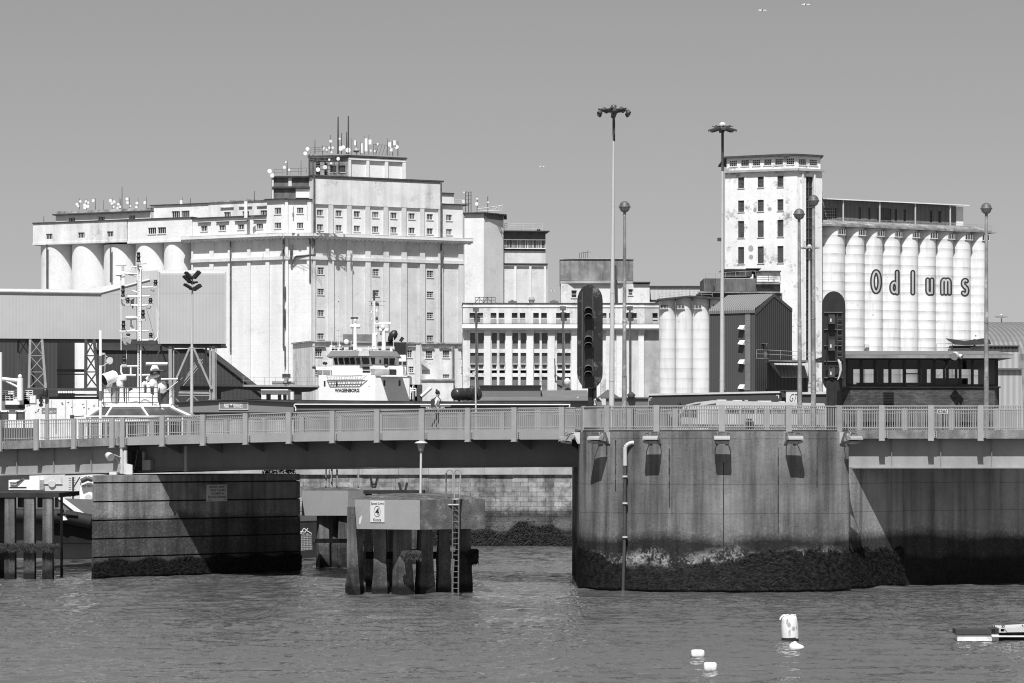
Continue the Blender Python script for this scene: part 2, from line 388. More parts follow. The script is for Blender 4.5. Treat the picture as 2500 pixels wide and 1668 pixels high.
# ================= setting: water, land =================
def water_mat():
    g = G('harbour_water')
    n0 = g.noise(1.0, 3, g.scale(.20, .16, 1.0)); n1 = g.noise(1.0, 3, g.scale(.8, .40, 1.0), .5)
    n2 = g.noise(1.0, 3, g.scale(2.6, 1.0, 1.0), .6); n3 = g.noise(1.0, 3, g.scale(6.5, 2.4, 1.0), .6)
    patch = g.rmp(g.noise(1.0, 3, g.scale(.025, .07, 1)), 0.38, 0.62, 0.35, 1.2)
    h = g.add(g.add(g.mul(n0, .5), g.mul(n1, 0.5)), g.mul(patch, g.add(g.mul(n2, 0.55), g.mul(n3, 0.22))))
    g.bump(h, WAVE, 1.0)
    g.b.inputs['IOR'].default_value = 1.33
    return g.done(.105, .04, 0, .5)
WAVE = .35
M['water'] = water_mat()
import numpy as np
def build_water():
    rng = np.random.RandomState(4)
    xs_ = np.linspace(-36, 36, 560); ys_ = [66.0]
    while ys_[-1] < 184: ys_.append(ys_[-1] + 0.11 * (ys_[-1] / 75.0) ** 1.6)
    ys_ = np.array(ys_); X, Y = np.meshgrid(xs_, ys_)
    Zw = np.zeros_like(X); gust = 0.72 + 0.45 * np.sin(X * .11 + Y * .07 + 1.0) * np.sin(Y * .16 - X * .03) + .2 * np.sin(Y * .4 + X * .05)
    for k in range(90):
        lam = 0.38 * (2.6 / 0.38) ** (rng.rand() ** 1.8); th = rng.normal(1.75, .75)
        kx, ky = 2 * np.pi / lam * np.cos(th), 2 * np.pi / lam * np.sin(th)
        ph = kx * X + ky * Y + rng.rand() * 6.28 + .8 * np.sin(X * .3 + k) 
        Zw += SLOPE * lam / (2 * np.pi) / 6.7 * (np.sin(ph) + .25 * np.sin(2 * ph)) * np.where(lam < 1.2, gust, 1.0)
    ed = np.clip(np.minimum(np.minimum(X + 36, 36 - X) / 2.0, np.minimum(Y - 66, 184 - Y) / 2.0), 0, 1); Zw *= ed
    ny, nx = X.shape; V = np.stack([X, Y, Zw], -1).reshape(-1, 3)
    idx = np.arange(ny * nx).reshape(ny, nx); q = np.stack([idx[:-1, :-1], idx[:-1, 1:], idx[1:, 1:], idx[1:, :-1]], -1).reshape(-1, 4)
    y1 = float(ys_[-1]); n0 = len(V)
    fr = np.array([(-900, 5, 0), (900, 5, 0), (900, 1500, 0), (-900, 1500, 0), (-36, 66, 0), (36, 66, 0), (36, y1, 0), (-36, y1, 0)], float)
    fq = np.array([(0, 1, 5, 4), (1, 2, 6, 5), (2, 3, 7, 6), (3, 0, 4, 7)]) + n0
    V = np.concatenate([V, fr]); q = np.concatenate([q, fq])
    me = bpy.data.meshes.new('water'); me.vertices.add(len(V)); me.vertices.foreach_set('co', V.astype(np.float32).ravel())
    me.loops.add(q.size); me.loops.foreach_set('vertex_index', q.astype(np.int32).ravel()); me.polygons.add(len(q))
    me.polygons.foreach_set('loop_start', np.arange(0, q.size, 4, dtype=np.int32)); me.polygons.foreach_set('loop_total', np.full(len(q), 4, dtype=np.int32))
    me.polygons.foreach_set('use_smooth', np.ones(len(q), dtype=bool)); me.materials.append(M['water']); me.update(calc_edges=True); me.validate()
    o = bpy.data.objects.new('water', me); COL.objects.link(o); return o
SLOPE = 0.13
struct(build_water())
GZ = 4.86
mb = MB()   # quay land with the ship's basin left open
xs = [-6000, -60, 20, 6000]; ys = [179.6, 300, 345, 9000]
for i in range(3):
    for j in range(3):
        if i == 1 and j == 1: continue
        mb.quad((xs[i], ys[j], GZ), (xs[i + 1], ys[j], GZ), (xs[i + 1], ys[j + 1], GZ), (xs[i], ys[j + 1], GZ))
mb.quad((-60, 300, GZ), (-60, 345, GZ), (-60, 345, -2), (-60, 300, -2)); mb.quad((20, 300, GZ), (20, 345, GZ), (20, 345, -2), (20, 300, -2))
mb.quad((-60, 300, GZ), (20, 300, GZ), (20, 300, -2), (-60, 300, -2)); mb.quad((-60, 345, GZ), (20, 345, GZ), (20, 345, -2), (-60, 345, -2))
struct(mb.build('ground', 'ground'))

# stone quay wall under the bridge
qr = thing('quay_wall', 'stained stone quay wall with weed at its foot, seen under the bridge', 'wall', (-5, 179.5, 0))
mb = MB(); mb.box(-70, 40, 179.2, 182, -2, 4.5); mb.build('stone_face', 'quaystone', qr)
mb = MB()
x = -70
while x < 40:
    L = random.uniform(1.6, 2.4); mb.box(x, x + L - .012, 179.05 + random.uniform(-.02, .02), 181, 4.503, 4.93 + random.uniform(-.02, .02)); x += L
mb.build('coping', 'bare_light_q', qr) if 'bare_light_q' in M else mb.build('coping', 'bare_light', qr)

def weed_clumps(name, label, pts_fn, n, size, base):
    mb = MB(); size *= .62; n = int(n * 1.9)
    for _ in range(n):
        p, nrm = pts_fn()
        t = Vector((-nrm[1], nrm[0], 0))
        for k in range(3):
            s = size * random.uniform(.5, 1.3); a = random.uniform(-.7, .7)
            d = Vector((0, 0, -1)) + t * a + Vector(nrm) * random.uniform(.1, .8); d.normalize()
            q = p + d * s; w_ = t * s * random.uniform(.10, .22)
            mid = p + d * s * .5 + Vector(nrm) * s * random.uniform(.05, .3)
            mb.add([p - w_ * .4, p + w_ * .4, mid + w_, mid - w_, q], [(0, 1, 2, 3), (3, 2, 4)], 0)
    o = solo(mb, name, 'weed', label, 'seaweed', base); o['kind'] = 'stuff'; return o
def wy(x): return .95 + .35 * sin(x * .7) + .25 * sin(x * 1.9 + 1) + .15 * sin(x * 5)
def q_pts():
    x = random.uniform(-12, 5.0); top = 1.15 + .3 * sin(x * 1.3) + .2 * sin(x * 3.1)
    return Vector((x, 179.2, random.uniform(-.05, 1) ** 1 * top + .1)), (0, -1, 0)
weed_clumps('seaweed', 'dark seaweed hanging along the foot of the stone quay wall', q_pts, 4200, .30, (-3, 179.2, 0))

# ================= bridge =================
WM = W(1400, 125.1, -28.5)           # main and left spans
WR = W(2045, 124.0, 0.0)             # right span
def lerp(tab, x):
    if x <= tab[0][0]: a, b = tab[0], tab[1]
    elif x >= tab[-1][0]: a, b = tab[-2], tab[-1]
    else:
        for a, b in zip(tab[:-1], tab[1:]):
            if a[0] <= x <= b[0]: break
    return a[1] + (b[1] - a[1]) * (x - a[0]) / (b[0] - a[0])
T_rail = [(-60, 1028), (0, 1026), (90, 1024), (295, 1021), (398, 1016), (707, 1006.5), (1030, 998), (1400, 994)]
T_btop = [(-60, 1079), (0, 1077.5), (295, 1068), (398, 1062.5), (707, 1056.5), (1030, 1051), (1400, 1048)]
T_bbot = [(-60, 1100), (0, 1097.7), (300, 1087.6), (707, 1078.5), (1030, 1074), (1400, 1073)]
T_gbot = [(-60, 1161), (0, 1158.5), (270, 1152), (380, 1147.5), (707, 1144.5), (1030, 1140.5), (1400, 1138)]

def strip(mb, w, pxs, ttop, tbot, o0, o1, mi=0, dz0=0, dz1=0):
    """a beam following the curve of the deck, as a chain of boxes"""
    for a, b in zip(pxs[:-1], pxs[1:]):
        ua, ub = w.u(a), w.u(b)
        za1, zb1 = w.z(a, ttop(a)) + dz1, w.z(b, ttop(b)) + dz1; za0, zb0 = w.z(a, tbot(a)) + dz0, w.z(b, tbot(b)) + dz0
        A = [w.xy(ua, o1), w.xy(ub, o1), w.xy(ub, o0), w.xy(ua, o0)]
        mb.prism(A, [za0, zb0, zb0, za0], [za1, zb1, zb1, za1])

def rail_panel(root, w, u0, u1, zt, zb, off, pitch=.107, far=False):
    """zt, zb: functions of u"""
    mb = MB()
    def hb(dz, h, o, d, zf):
        n = 1
        a, b = u0, u1; A = [w.xy(a, off + o + d), w.xy(b, off + o + d), w.xy(b, off + o), w.xy(a, off + o)]
        z0 = [zf(a) + dz, zf(b) + dz, zf(b) + dz, zf(a) + dz]; mb.prism(A, z0, [z + h for z in z0])
    hb(-.05, .05, -.03, .07, zt); hb(-.21, .03, -.022, .05, zt); hb(.09, .035, -.024, .055, zb)
    n = max(1, int(round((u1 - u0) / pitch))); r = .017
    for k in range(n):
        u = u0 + (u1 - u0) * (k + .5) / n
        a, b = w.p(u, zb(u) + .02, off), w.p(u, zt(u) - .06, off)
        mb.cyl(a, b, r * 1.15, r * 1.15, 6, 0, False)
        # bent head of each bar
        mb.cyl(b, w.p(u + .02, zt(u) - .045, off - .045), r, r, 4, 0, False)
    return mb.build('railing_panel', 'rail', root)

def make_span(name, label, w, px0, px1, posts, rt, bt, bb, gb, beam_mat, gird_mat, girder_in, deckw=8.5, flange=False, web_px=(), overhang=.55, bracket=False, cat='bridge span'):
    root = thing(name, label, cat, w.P((px0 + px1) / 2, gb((px0 + px1) / 2)))
    pxs = [px0 + (px1 - px0) * k / 10 for k in range(11)]
    mb = MB(); strip(mb, w, pxs, bt, bb, -.28, 0.0); mb.build('edge_beam', beam_mat, root)
    mb = MB(); strip(mb, w, pxs, bb, bb, -deckw, -.281, 0, .02, .30); mb.build('deck', 'road', root)
    mb = MB(); strip(mb, w, pxs, bb, gb, -overhang - .1, -overhang, 0, 0, .0)
    strip(mb, w, pxs, gb, gb, -overhang - .28, -overhang + .16, 0, -.05, -.003)     # bottom flange
    for px in web_px:
        u = w.u(px); w.box(mb, u - .012, u + .012, w.z(px, gb(px)), w.z(px, bb(px)), -overhang, -overhang + .12)
    mb.build('girder', gird_mat, root)
    for off in (-4.0, -7.9):
        mb = MB(); strip(mb, w, pxs, bb, gb, off - .1, off, 0, .02, 0); strip(mb, w, pxs, gb, gb, off - .3, off + .2, 0, -.05, -.003); mb.build('girder', gird_mat, root)
    if bracket:
        for px in posts:
            mb = MB()
            if px <= px0 + 30 or px >= px1 - 5: continue
            u = w.u(px); z = w.z(px, bb(px)) - .003
            for (du, ) in ((0.0,),):
                a = w.p(u - .05, z, -.05); b = w.p(u + .05, z, -.05); c = w.p(u + .05, z, -overhang); d = w.p(u - .05, z, -overhang)
                mb.hexa([w.p(u - .05, z - .07, -.05), w.p(u + .05, z - .07, -.05), w.p(u + .05, z - .45, -overhang), w.p(u - .05, z - .45, -overhang), a, b, c, d])
            mb.build('bracket', gird_mat, root)
    # railing
    zt = lambda u: w.z(pxo(u), rt(pxo(u))); zb = lambda u: w.z(pxo(u), bt(pxo(u)))
    def pxo(u): q = w.xy(u); return CX + q.x * F / q.y
    hw = .125
    for i, px in enumerate(posts):
        mb = MB(); u = w.u(px)
        w.box(mb, u - hw, u + hw, w.z(px, bb(px)) - .06, zt(u) + .012, .003, .10)
        w.box(mb, u - hw - .0, u + hw, w.z(px, bb(px)) - .10, w.z(px, bb(px)) - .063, -.1, .16)
        o = mb.build('railing_post', 'rail', root)
        mb = MB(); w.box(mb, u + hw + .01, u + hw + .14, w.z(px, bb(px)) + .03, zb(u) - .05, .003, .03)
        for k in range(3): 
            z = w.z(px, bb(px)) + .10 + k * .1; q = w.p(u + hw + .08, z, .03); mb.cyl(q, q + Vector((w.n.x, w.n.y, 0)) * .03, .022, .022, 6, 1)
        mb.build('bolt_plate', ['rail', 'steeld'], o)
    ends = [px0] + [p for p in posts] + [px1]
    us = [w.u(p) for p in ends]
    for k in range(len(us) - 1):
        a, b = us[k] + (hw if k > 0 else 0), us[k + 1] - (hw if k < len(us) - 2 else 0)
        if b - a > .15: rail_panel(root, w, a, b, zt, zb, -.10)
    return root, zt, zb

f = lambda t: (lambda x: lerp(t, x))
left_posts = [1, 90, 182, 275]
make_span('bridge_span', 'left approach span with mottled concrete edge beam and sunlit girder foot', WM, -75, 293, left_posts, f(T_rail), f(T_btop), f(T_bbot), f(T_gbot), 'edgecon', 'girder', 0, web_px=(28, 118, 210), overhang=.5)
main_posts = [301, 397.5, 497, 601, 706.7, 813, 922, 1031.7, 1143.4, 1257, 1372.8]
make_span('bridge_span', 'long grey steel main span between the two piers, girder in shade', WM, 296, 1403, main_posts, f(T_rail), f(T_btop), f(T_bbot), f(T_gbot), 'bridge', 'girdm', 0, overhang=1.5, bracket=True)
rr, rb, rbb, rg = (lambda x: 990.0), (lambda x: 1049.5), (lambda x: 1071.0), (lambda x: 1141.0)
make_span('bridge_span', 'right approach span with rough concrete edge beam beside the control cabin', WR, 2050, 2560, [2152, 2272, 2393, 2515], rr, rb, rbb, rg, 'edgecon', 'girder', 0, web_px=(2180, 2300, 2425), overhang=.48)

# road deck and far railing across the right pier
far = WR.sub(0, -8.6)
rt_ = thing('roadway_railing', 'far side railing of the bridge seen through the near bars', 'railing', far.p(0, 7, 0))
zt_ = lambda u: 7.98; zb_ = lambda u: 6.98
for k in range(12):
    u0 = -13.0 + k * 2.14
    rail_panel(rt_, far, u0 + .13, u0 + 2.02, zt_, zb_, 0)
    mb = MB(); far.box(mb, u0 - .12, u0 + .12, 6.6, 8.0, -.05, .06); mb.build('railing_post', 'rail', rt_)
# far railing of the main span
WF = WM.sub(0, -8.6)
rt2 = thing('roadway_railing', 'far side railing of the long main span seen through the near bars', 'railing', WF.p(-10, 7, 0))
def pz(u, t):      # deck height at the same place along the bridge as the near side
    q = WM.xy(u); px = CX + q.x * F / q.y; return WM.z(px, lerp(t, px))
for k in range(15):
    u0 = WM.u(-60) + k * 2.28
    rail_panel(rt2, WF, u0 + .13, u0 + 2.15, lambda u: pz(u, T_rail), lambda u: pz(u, T_btop) - .02, 0)
    mb = MB(); WF.box(mb, u0 - .12, u0 + .12, pz(u0, T_bbot), pz(u0, T_rail) + .01, -.05, .06); mb.build('railing_post', 'rail', rt2)

# ---- right pier: round drum and straight side
CXp, R = (1770 - CX) / F * 126.6, 6.55
RY = 4.0; CYp = 121.0 + RY
def drum(th, r=R): return Vector((CXp + r * sin(th), CYp - (r - R + RY) * cos(th), 0))
def facing(t): return math.atan2(RY * sin(t), R * cos(t))
pr = thing('bridge_pier', 'big round concrete bridge pier with streaked walls under the floodlights', 'pier', (CXp, CYp, 0))
th0, th1 = radians(-92), radians(50)
N = 44; poly = [drum(th0 + (th1 - th0) * k / N).xy for k in range(N + 1)]
poly = [(p[0], p[1]) for p in poly]
mb = MB(); mb.prism(poly + [(poly[-1][0], 139), (poly[0][0], 139)], -1.5, 6.86)
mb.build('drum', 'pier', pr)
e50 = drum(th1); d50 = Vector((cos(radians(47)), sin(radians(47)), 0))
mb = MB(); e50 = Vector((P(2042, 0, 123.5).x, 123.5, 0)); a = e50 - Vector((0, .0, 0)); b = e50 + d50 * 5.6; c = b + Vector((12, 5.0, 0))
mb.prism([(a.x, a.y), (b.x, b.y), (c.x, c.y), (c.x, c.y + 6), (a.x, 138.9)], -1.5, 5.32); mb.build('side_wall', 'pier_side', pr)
mb = MB(); mb.prism([(drum(t, R - .02).x, drum(t, R - .02).y) for t in [th0 + (th1 - th0) * k / N for k in range(N + 1)]] + [(poly[-1][0], 140), (poly[0][0], 140)], 6.863, 6.93)
mb.build('deck', 'road', pr)
for th_, y0, y1 in ((-4.2, 1128, 1440), (16.5, 1092, 1300), (-25, 1095, 1240), (-50, 1075, 1200), (33, 1060, 1190)):
    q = drum(radians(th_), R); t_ = facing(radians(th_)); tx_ = Vector((cos(t_), sin(t_), 0)); n_ = Vector((sin(t_), -cos(t_), 0)); mb = MB(); za, zb_ = P(0, y1, q.y).z, P(0, y0, q.y).z; k = 9
    for i in range(k):
        z0, z1 = za + (zb_ - za) * i / k, za + (zb_ - za) * (i + 1) / k; w_ = .012 + .02 * random.random(); A = [q - tx_ * w_ + n_ * .004, q + tx_ * w_ + n_ * .004, q + tx_ * w_ - n_ * .1, q - tx_ * w_ - n_ * .1]; mb.prism([(v.x, v.y) for v in A], z0, z1 - .001)
    mb.build('joint', 'tar', pr)
# railing on the drum
ptop, pbot = 7.97, 6.94
angs = [radians(t) for t in (-80, -56, -30.6, -4.9, 21, 45)]
rl = thing('pier_railing', 'curved grey railing round the top of the round pier', 'railing', (CXp, CYp - R, pbot))
for t in angs:
    mb = MB(); c = drum(t, R - .1); t = facing(t); tx = Vector((cos(t), sin(t), 0)); nx = Vector((sin(t), -cos(t), 0))
    A = [c - tx * .13 + nx * .08, c + tx * .13 + nx * .08, c + tx * .13 - nx * .06, c - tx * .13 - nx * .06]
    mb.prism([(q.x, q.y) for q in A], pbot - .12, ptop + .02); mb.build('railing_post', 'rail', rl)
for ta, tb in zip(angs[:-1], angs[1:]):
    mb = MB(); n = int((tb - ta) * R / .107)
    for k in range(1, n):
        t = ta + (tb - ta) * k / n; q = drum(t, R - .1); mb.cyl((q.x, q.y, pbot + .0), (q.x, q.y, ptop - .04), .019, .019, 6, 0, False)
    for z, h in ((ptop - .05, .05), (pbot + .10, .035), (pbot - .02, .03)):
        m = 8
        for k in range(m):
            t, t2 = ta + (tb - ta) * k / m, ta + (tb - ta) * (k + 1) / m
            A = [drum(t, R - .06), drum(t2, R - .06), drum(t2, R - .13), drum(t, R - .13)]
            mb.prism([(q.x, q.y) for q in A], z, z + h)
    mb.build('railing_panel', 'rail', rl)
# weed on the pier foot
def p_pts():
    if random.random() < .72:
        t = random.uniform(radians(-92), radians(50)); q = drum(t, R + .03); t = facing(t); n = (sin(t), -cos(t), 0)
    else:
        s = random.uniform(0, 5.0); q = e50 + d50 * s; n = (sin(radians(47)), -cos(radians(47)), 0)
    px = CX + q.x * F / q.y
    top = lerp([(1400, 1.75), (1440, 1.7), (1520, 1.0), (1640, .95), (1720, 1.3), (1765, 1.2), (1860, 1.75), (2000, 1.7), (2300, 1.6)], px) - .18 + random.uniform(-.16, .12) + .07 * sin(q.x * 7)
    return Vector((q.x, q.y, random.uniform(-.02, 1) * top + .22)), n
weed_clumps('seaweed', 'thick dark seaweed skirt round the foot of the big round pier', p_pts, 15000, .24, (CXp, CYp - R, 0))

# floodlights bracketed under the pier railing
fl_lab = ['floodlight at the left corner of the round pier, where the steel span ends', 'floodlight on the left curve of the round pier, left of the drain pipe',
          'floodlight just right of the bent drain pipe head, shade tilted left', 'square-on floodlight at the middle of the round pier, its shadow straight below',
          'floodlight on the right curve of the round pier, shadow leaning right', 'floodlight at the right corner of the round pier beside the right approach span']
def floodlight(t, k):
    c = drum(t, R); c.z = 6.86; t = facing(t)
    nx = Vector((sin(t), -cos(t), 0)); tx = Vector((cos(t), sin(t), 0)); up = Vector((0, 0, 1))
    r = thing('floodlight', fl_lab[k], 'floodlight', c, 'floodlights along the pier top')
    a = c - up * .02
    for s in (-.2, .2): mb = MB(); mb.hexa([a + tx * (s - .05) + nx * .003 - up * .5, a + tx * (s + .05) + nx * .003 - up * .5, a + tx * (s + .05) + nx * .05 - up * .5, a + tx * (s - .05) + nx * .05 - up * .5,
                                 a + tx * (s - .05) + nx * .003, a + tx * (s + .05) + nx * .003, a + tx * (s + .05) + nx * .3, a + tx * (s - .05) + nx * .3]); mb.build('bracket', 'steelp', r)
    mb = MB(); h = c + nx * .62 - up * .36
    for s in (-.33, .33): mb.tube([c + tx * s * .6 - up * .05 + nx * .2, c + tx * s - up * .1 + nx * .45, h + tx * s], .02, 5)
    mb.tube([c - tx * .2 - up * .05 + nx * .2, c + tx * .2 - up * .05 + nx * .2], .02, 5)
    mb.build('yoke', 'steeld', r)
    mb = MB(); n = 9; prof = []
    for i in range(n):
        g = pi * i / (n - 1); prof.append((.30 * -cos(g), .20 * sin(g)))
    vs = []
    for s in (-.33, .33):
        for (q, v) in prof: vs.append(h + tx * s + nx * q * .85 + up * (v + q * .12 - .03))
    fs = [(i, i + 1, n + i + 1, n + i) for i in range(n - 1)] + [tuple(range(n)), tuple(range(n, 2 * n)), (0, n - 1, 2 * n - 1, n)]
    mb.add(vs, fs); mb.build('housing', 'steel', r)
    mb = MB(); b_ = h - up * .04
    mb.hexa([b_ + tx * .3 + nx * .24 - up * .08, b_ - tx * .3 + nx * .24 - up * .08, b_ - tx * .3 - nx * .24 - up * .14, b_ + tx * .3 - nx * .24 - up * .14,
             b_ + tx * .31 + nx * .25, b_ - tx * .31 + nx * .25, b_ - tx * .31 - nx * .25 - up * .06, b_ + tx * .31 - nx * .25 - up * .06])
    mb.build('lens', 'glass2', r)
for k, t in enumerate((-86, -56, -30.6, -4.9, 21, 47)): floodlight(radians(t), k)

# drain pipe
t = radians(-43.5); q = drum(t, R + .18); t = facing(t); nx = Vector((sin(t), -cos(t), 0))
rt3 = thing('drain_pipe', 'bent drain pipe running down the round pier into the water', 'pipe', (q.x, q.y, 0))
mb = MB(); mb.tube([(q.x - .1, q.y, -.5), (q.x - .02, q.y, 2.3), (q.x, q.y, 5.55)], .07, 10); mb.build('lower_pipe', 'steeld', rt3)
mb = MB(); tx = Vector((cos(t), sin(t), 0)); pts = [Vector((q.x, q.y, 5.4)), Vector((q.x, q.y, 6.1))]
for k in range(1, 6): g = radians(18 * k); pts.append(Vector((q.x, q.y, 6.1)) + tx * (.32 * (1 - cos(g))) - nx * (.2 * (1 - cos(g))) + Vector((0, 0, .28 * sin(g))))
mb.tube(pts, .09, 10); mb.build('bent_head', 'steelp', rt3)
for z in (4.9, 3.75, 2.3): mb = MB(); mb.cyl((q.x, q.y, z), (q.x, q.y, z + .07), .12, .12, 10); mb.box(q.x - .03, q.x + .03, q.y, q.y + .25, z, z + .05); mb.build('clamp', 'steelp', rt3)

# ---- left pier
WL = W(345, 136.2, 42)
pl = thing('bridge_pier', 'dark old pier of grooved courses, half in the bridge shadow', 'pier', WL.P(480, 1400))
u0, u1 = WL.u(226), WL.u(732)
ys = [1160, 1178, 1223.5, 1268.5, 1313, 1357.5, 1420]
def PLB(mb, a, b_, z0, z1, o):
    p, q = WL.xy(a, o), WL.xy(b_, o); mb.prism([(p.x, p.y), (q.x, q.y), (q.x - .45, q.y + 4.5), (p.x - .4, p.y + 8)], z0, z1)
for k in range(6):
    mb = MB(); zt, zb = WL.z(355, ys[k]), WL.z(355, ys[k + 1])
    g = 0.0 if k == 0 else .035
    tp = -.04 * k
    PLB(mb, u0 - .02 * k, u1 + .03 * (k > 3), zb + .035, zt - g, .012 * k)
    mb.build('course', 'pier_l', pl)
mb = MB(); PLB(mb, u0 + .12, u1 - .12, -1.5, WL.z(355, 1163), -.12); mb.build('core', 'tar', pl)
mb = MB(); sgn = WL
a0, a1 = WL.u(507, .15), WL.u(554.5, .15); z1, z0 = WL.z(507, 1183.5, .15), WL.z(507, 1224.5, .15)
WL.box(mb, a0, a1, z0, z1, .04, .15)
hh = z1 - z0
for s, y0, y1, x0, x1 in (('LEISURE CRAFT', .80, .93, .07, .93), ('"KEEP CLEAR"', .60, .73, .10, .92), ('OF SHIPS IN', .40, .53, .18, .84), ('BUOYED CHANNEL', .19, .33, .03, .97)):
    text_on(mb, s, WL, a0 + (a1 - a0) * x0, a0 + (a1 - a0) * x1, z0 + hh * y0, z0 + hh * y1, .156, .012, 1)
for s, x0, x1 in (('DPHD', .04, .2), ('P', .56, .6), ('1985', .8, .96)):
    if s != 'P': text_on(mb, s, WL, a0 + (a1 - a0) * x0, a0 + (a1 - a0) * x1, z0 + hh * .05, z0 + hh * .12, .156, 0, 1)
mb.build('notice_board', ['sign', 'ink'], pl)
def l_pts():
    u = random.uniform(u0, u1); q = WL.p(u, 0, .1); return Vector((q.x, q.y, random.uniform(0, 1) * (.75 + .1 * sin(u * 3)) + .15)), (WL.n.x, WL.n.y, 0)
weed_clumps('seaweed', 'seaweed fringe along the foot of the old left pier', l_pts, 3800, .20, WL.p((u0 + u1) / 2, 0, 0))
mb = MB()      # plants on the pier top
for _ in range(420):
    px = random.uniform(652, 726); q = WL.p(WL.u(px), WL.z(355, 1160) + random.uniform(0, .28) * (1.2 - abs(px - 690) / 60), -random.uniform(.1, .5))
    d = Vector((random.uniform(-1, 1), random.uniform(-1, 1), random.uniform(.2, 1))).normalized() * random.uniform(.08, .2); s = Vector((d.y, -d.x, .1)).normalized() * .03
    mb.add([q - s, q + s, q + d], [(0, 1, 2)])
solo(mb, 'weeds', 'leafdd' if 'leafdd' in M else 'leafd', 'scrubby weeds growing on the right end of the old pier top', 'plants', WL.p(WL.u(690), WL.z(355, 1160), -.3))['kind'] = 'stuff'
# bearing, pipes and searchlight where the left span meets the main span
br = thing('bearing_post', 'pale twin pipes standing on the old pier under the span joint', 'post', WL.P(303, 1159))
mb = MB()
for px, ya, yb, r in ((297, 1091, 1156, .085), (306, 1100, 1158, .1)):
    a = P(px, yb, 136.7); b = P(px, ya, 136.7); mb.cyl(a, b, r, r, 10)
mb.build('pipe', 'steelp', br)
mb = MB(); c = P(277, 1156, 136.0); mb.box(c.x - .17, c.x + .17, c.y - .2, c.y + .2, c.z - .06, c.z + .06); mb.build('junction_box', 'sign', br); mb = MB()
c = P(315, 1146, 136.6); mb.prism([(c.x - .16, c.y), (c.x + .16, c.y), (c.x + .16, c.y + .3), (c.x - .16, c.y + .3)], c.z - .25, [c.z + .28, c.z + .2, c.z + .2, c.z + .28]); mb.build('junction_box', 'sign', br)
sr = thing('searchlight', 'small round searchlight beside the pale pipes above the old pier', 'searchlight', P(270, 1115, 136.2))
mb = MB(); c = P(268, 1115, 136.2); mb.lathe(c, [(.05, .25), (.16, .2), (.2, 0), (.2, -.12)], 12, 0, (-.4, .5, .25)); mb.build('lamp_head', 'steelp', sr)
mb = MB(); mb.tube([P(272, 1113, 136.2), P(280, 1111, 136.3), P(297, 1118, 136.7)], .03, 5); mb.tube([P(284, 1119, 136.2), P(289, 1128, 136.4), P(296, 1134, 136.6)], .012, 4); mb.build('arm', 'steelp', sr)
bx = thing('bearing_housing', 'dark recess and pale box housing at the left end of the main girder', 'bearing', P(360, 1147, 133))
mb = MB(); a = WM.sub(0, -1.2)
WM.pbox(mb, 322, 1100, 347, 1150, -2.2, -1.49); mb.build('recess_frame', 'steeld', bx)
mb = MB(); WM.pbox(mb, 347, 1123, 367, 1148.5, -1.46, -1.2); WM.pbox(mb, 347, 1103, 352, 1122.8, -1.46, -1.3); mb.build('housing', 'bridge', bx)
dp = thing('drain_pipe', 'short grey drain pipe hanging down the left end of the main girder', 'pipe', P(454, 1150, 132))
mb = MB(); WMo = 0; a = WM.P(454, 1089, -.9); b = WM.P(454, 1149, -.9); mb.cyl(b, a, .085, .085, 10); mb.cyl(b - Vector((0, 0, .04)), b + Vector((0, 0, .03)), .12, .12, 10); mb.build('pipe', 'bridge', dp)

# ================= dolphins in the channel =================
def pile(mb, c, w_, d_, z0, z1, taper=.0, rot=0.0, mi=0):
    R_ = Matrix.Rotation(rot, 2)
    def ring(k): return [Vector((c[0], c[1])) + R_ @ Vector(p) for p in ((-w_ / 2 * k, -d_ / 2 * k), (w_ / 2 * k, -d_ / 2 * k), (w_ / 2 * k, d_ / 2 * k), (-w_ / 2 * k, d_ / 2 * k))]
    a, b = ring(1 + taper), ring(1)
    mb.hexa([(p.x, p.y, z0) for p in a] + [(p.x, p.y, z1) for p in b], mi)
dn = thing('mooring_dolphin', 'near fender platform on square piles carrying the speed limit sign', 'platform', P(1015, 1450, 121))
fp = [P(849, 1221, 120.2), P(867, 1221, 119.4), P(1025, 1221, 118.2), P(1184.5, 1221, 120), P(1150, 1215, 128), P(880, 1215, 128)]
fp = [(q.x, q.y) for q in fp]; ZT, ZB = H - (1221 - YH) * 118.2 / F, H - (1293.5 - YH) * 118.2 / F
mb = MB(); mb.prism(fp, ZB, ZT); 
for i, (f_) in enumerate(mb.f): pass
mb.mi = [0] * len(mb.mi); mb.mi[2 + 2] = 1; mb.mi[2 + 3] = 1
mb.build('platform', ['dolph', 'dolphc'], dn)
mb = MB(); cx = sum(p[0] for p in fp) / 6 + .6; cy = sum(p[1] for p in fp) / 6 + .8
ring = [((p[0] - cx) * .985 + cx, (p[1] - cy) * .985 + cy, ZT + .004) for p in fp]; top = [((p[0] - cx) * .25 + cx, (p[1] - cy) * .25 + cy, ZT + .20) for p in fp]; midr = [((p[0] - cx) * .65 + cx, (p[1] - cy) * .65 + cy, ZT + .13) for p in fp]
mb.add(ring + midr + top, [(i, (i + 1) % 6, 6 + (i + 1) % 6, 6 + i) for i in range(6)] + [(6 + i, 6 + (i + 1) % 6, 12 + (i + 1) % 6, 12 + i) for i in range(6)] + [tuple(range(12, 18))]); mb.build('topping', 'mound', dn)
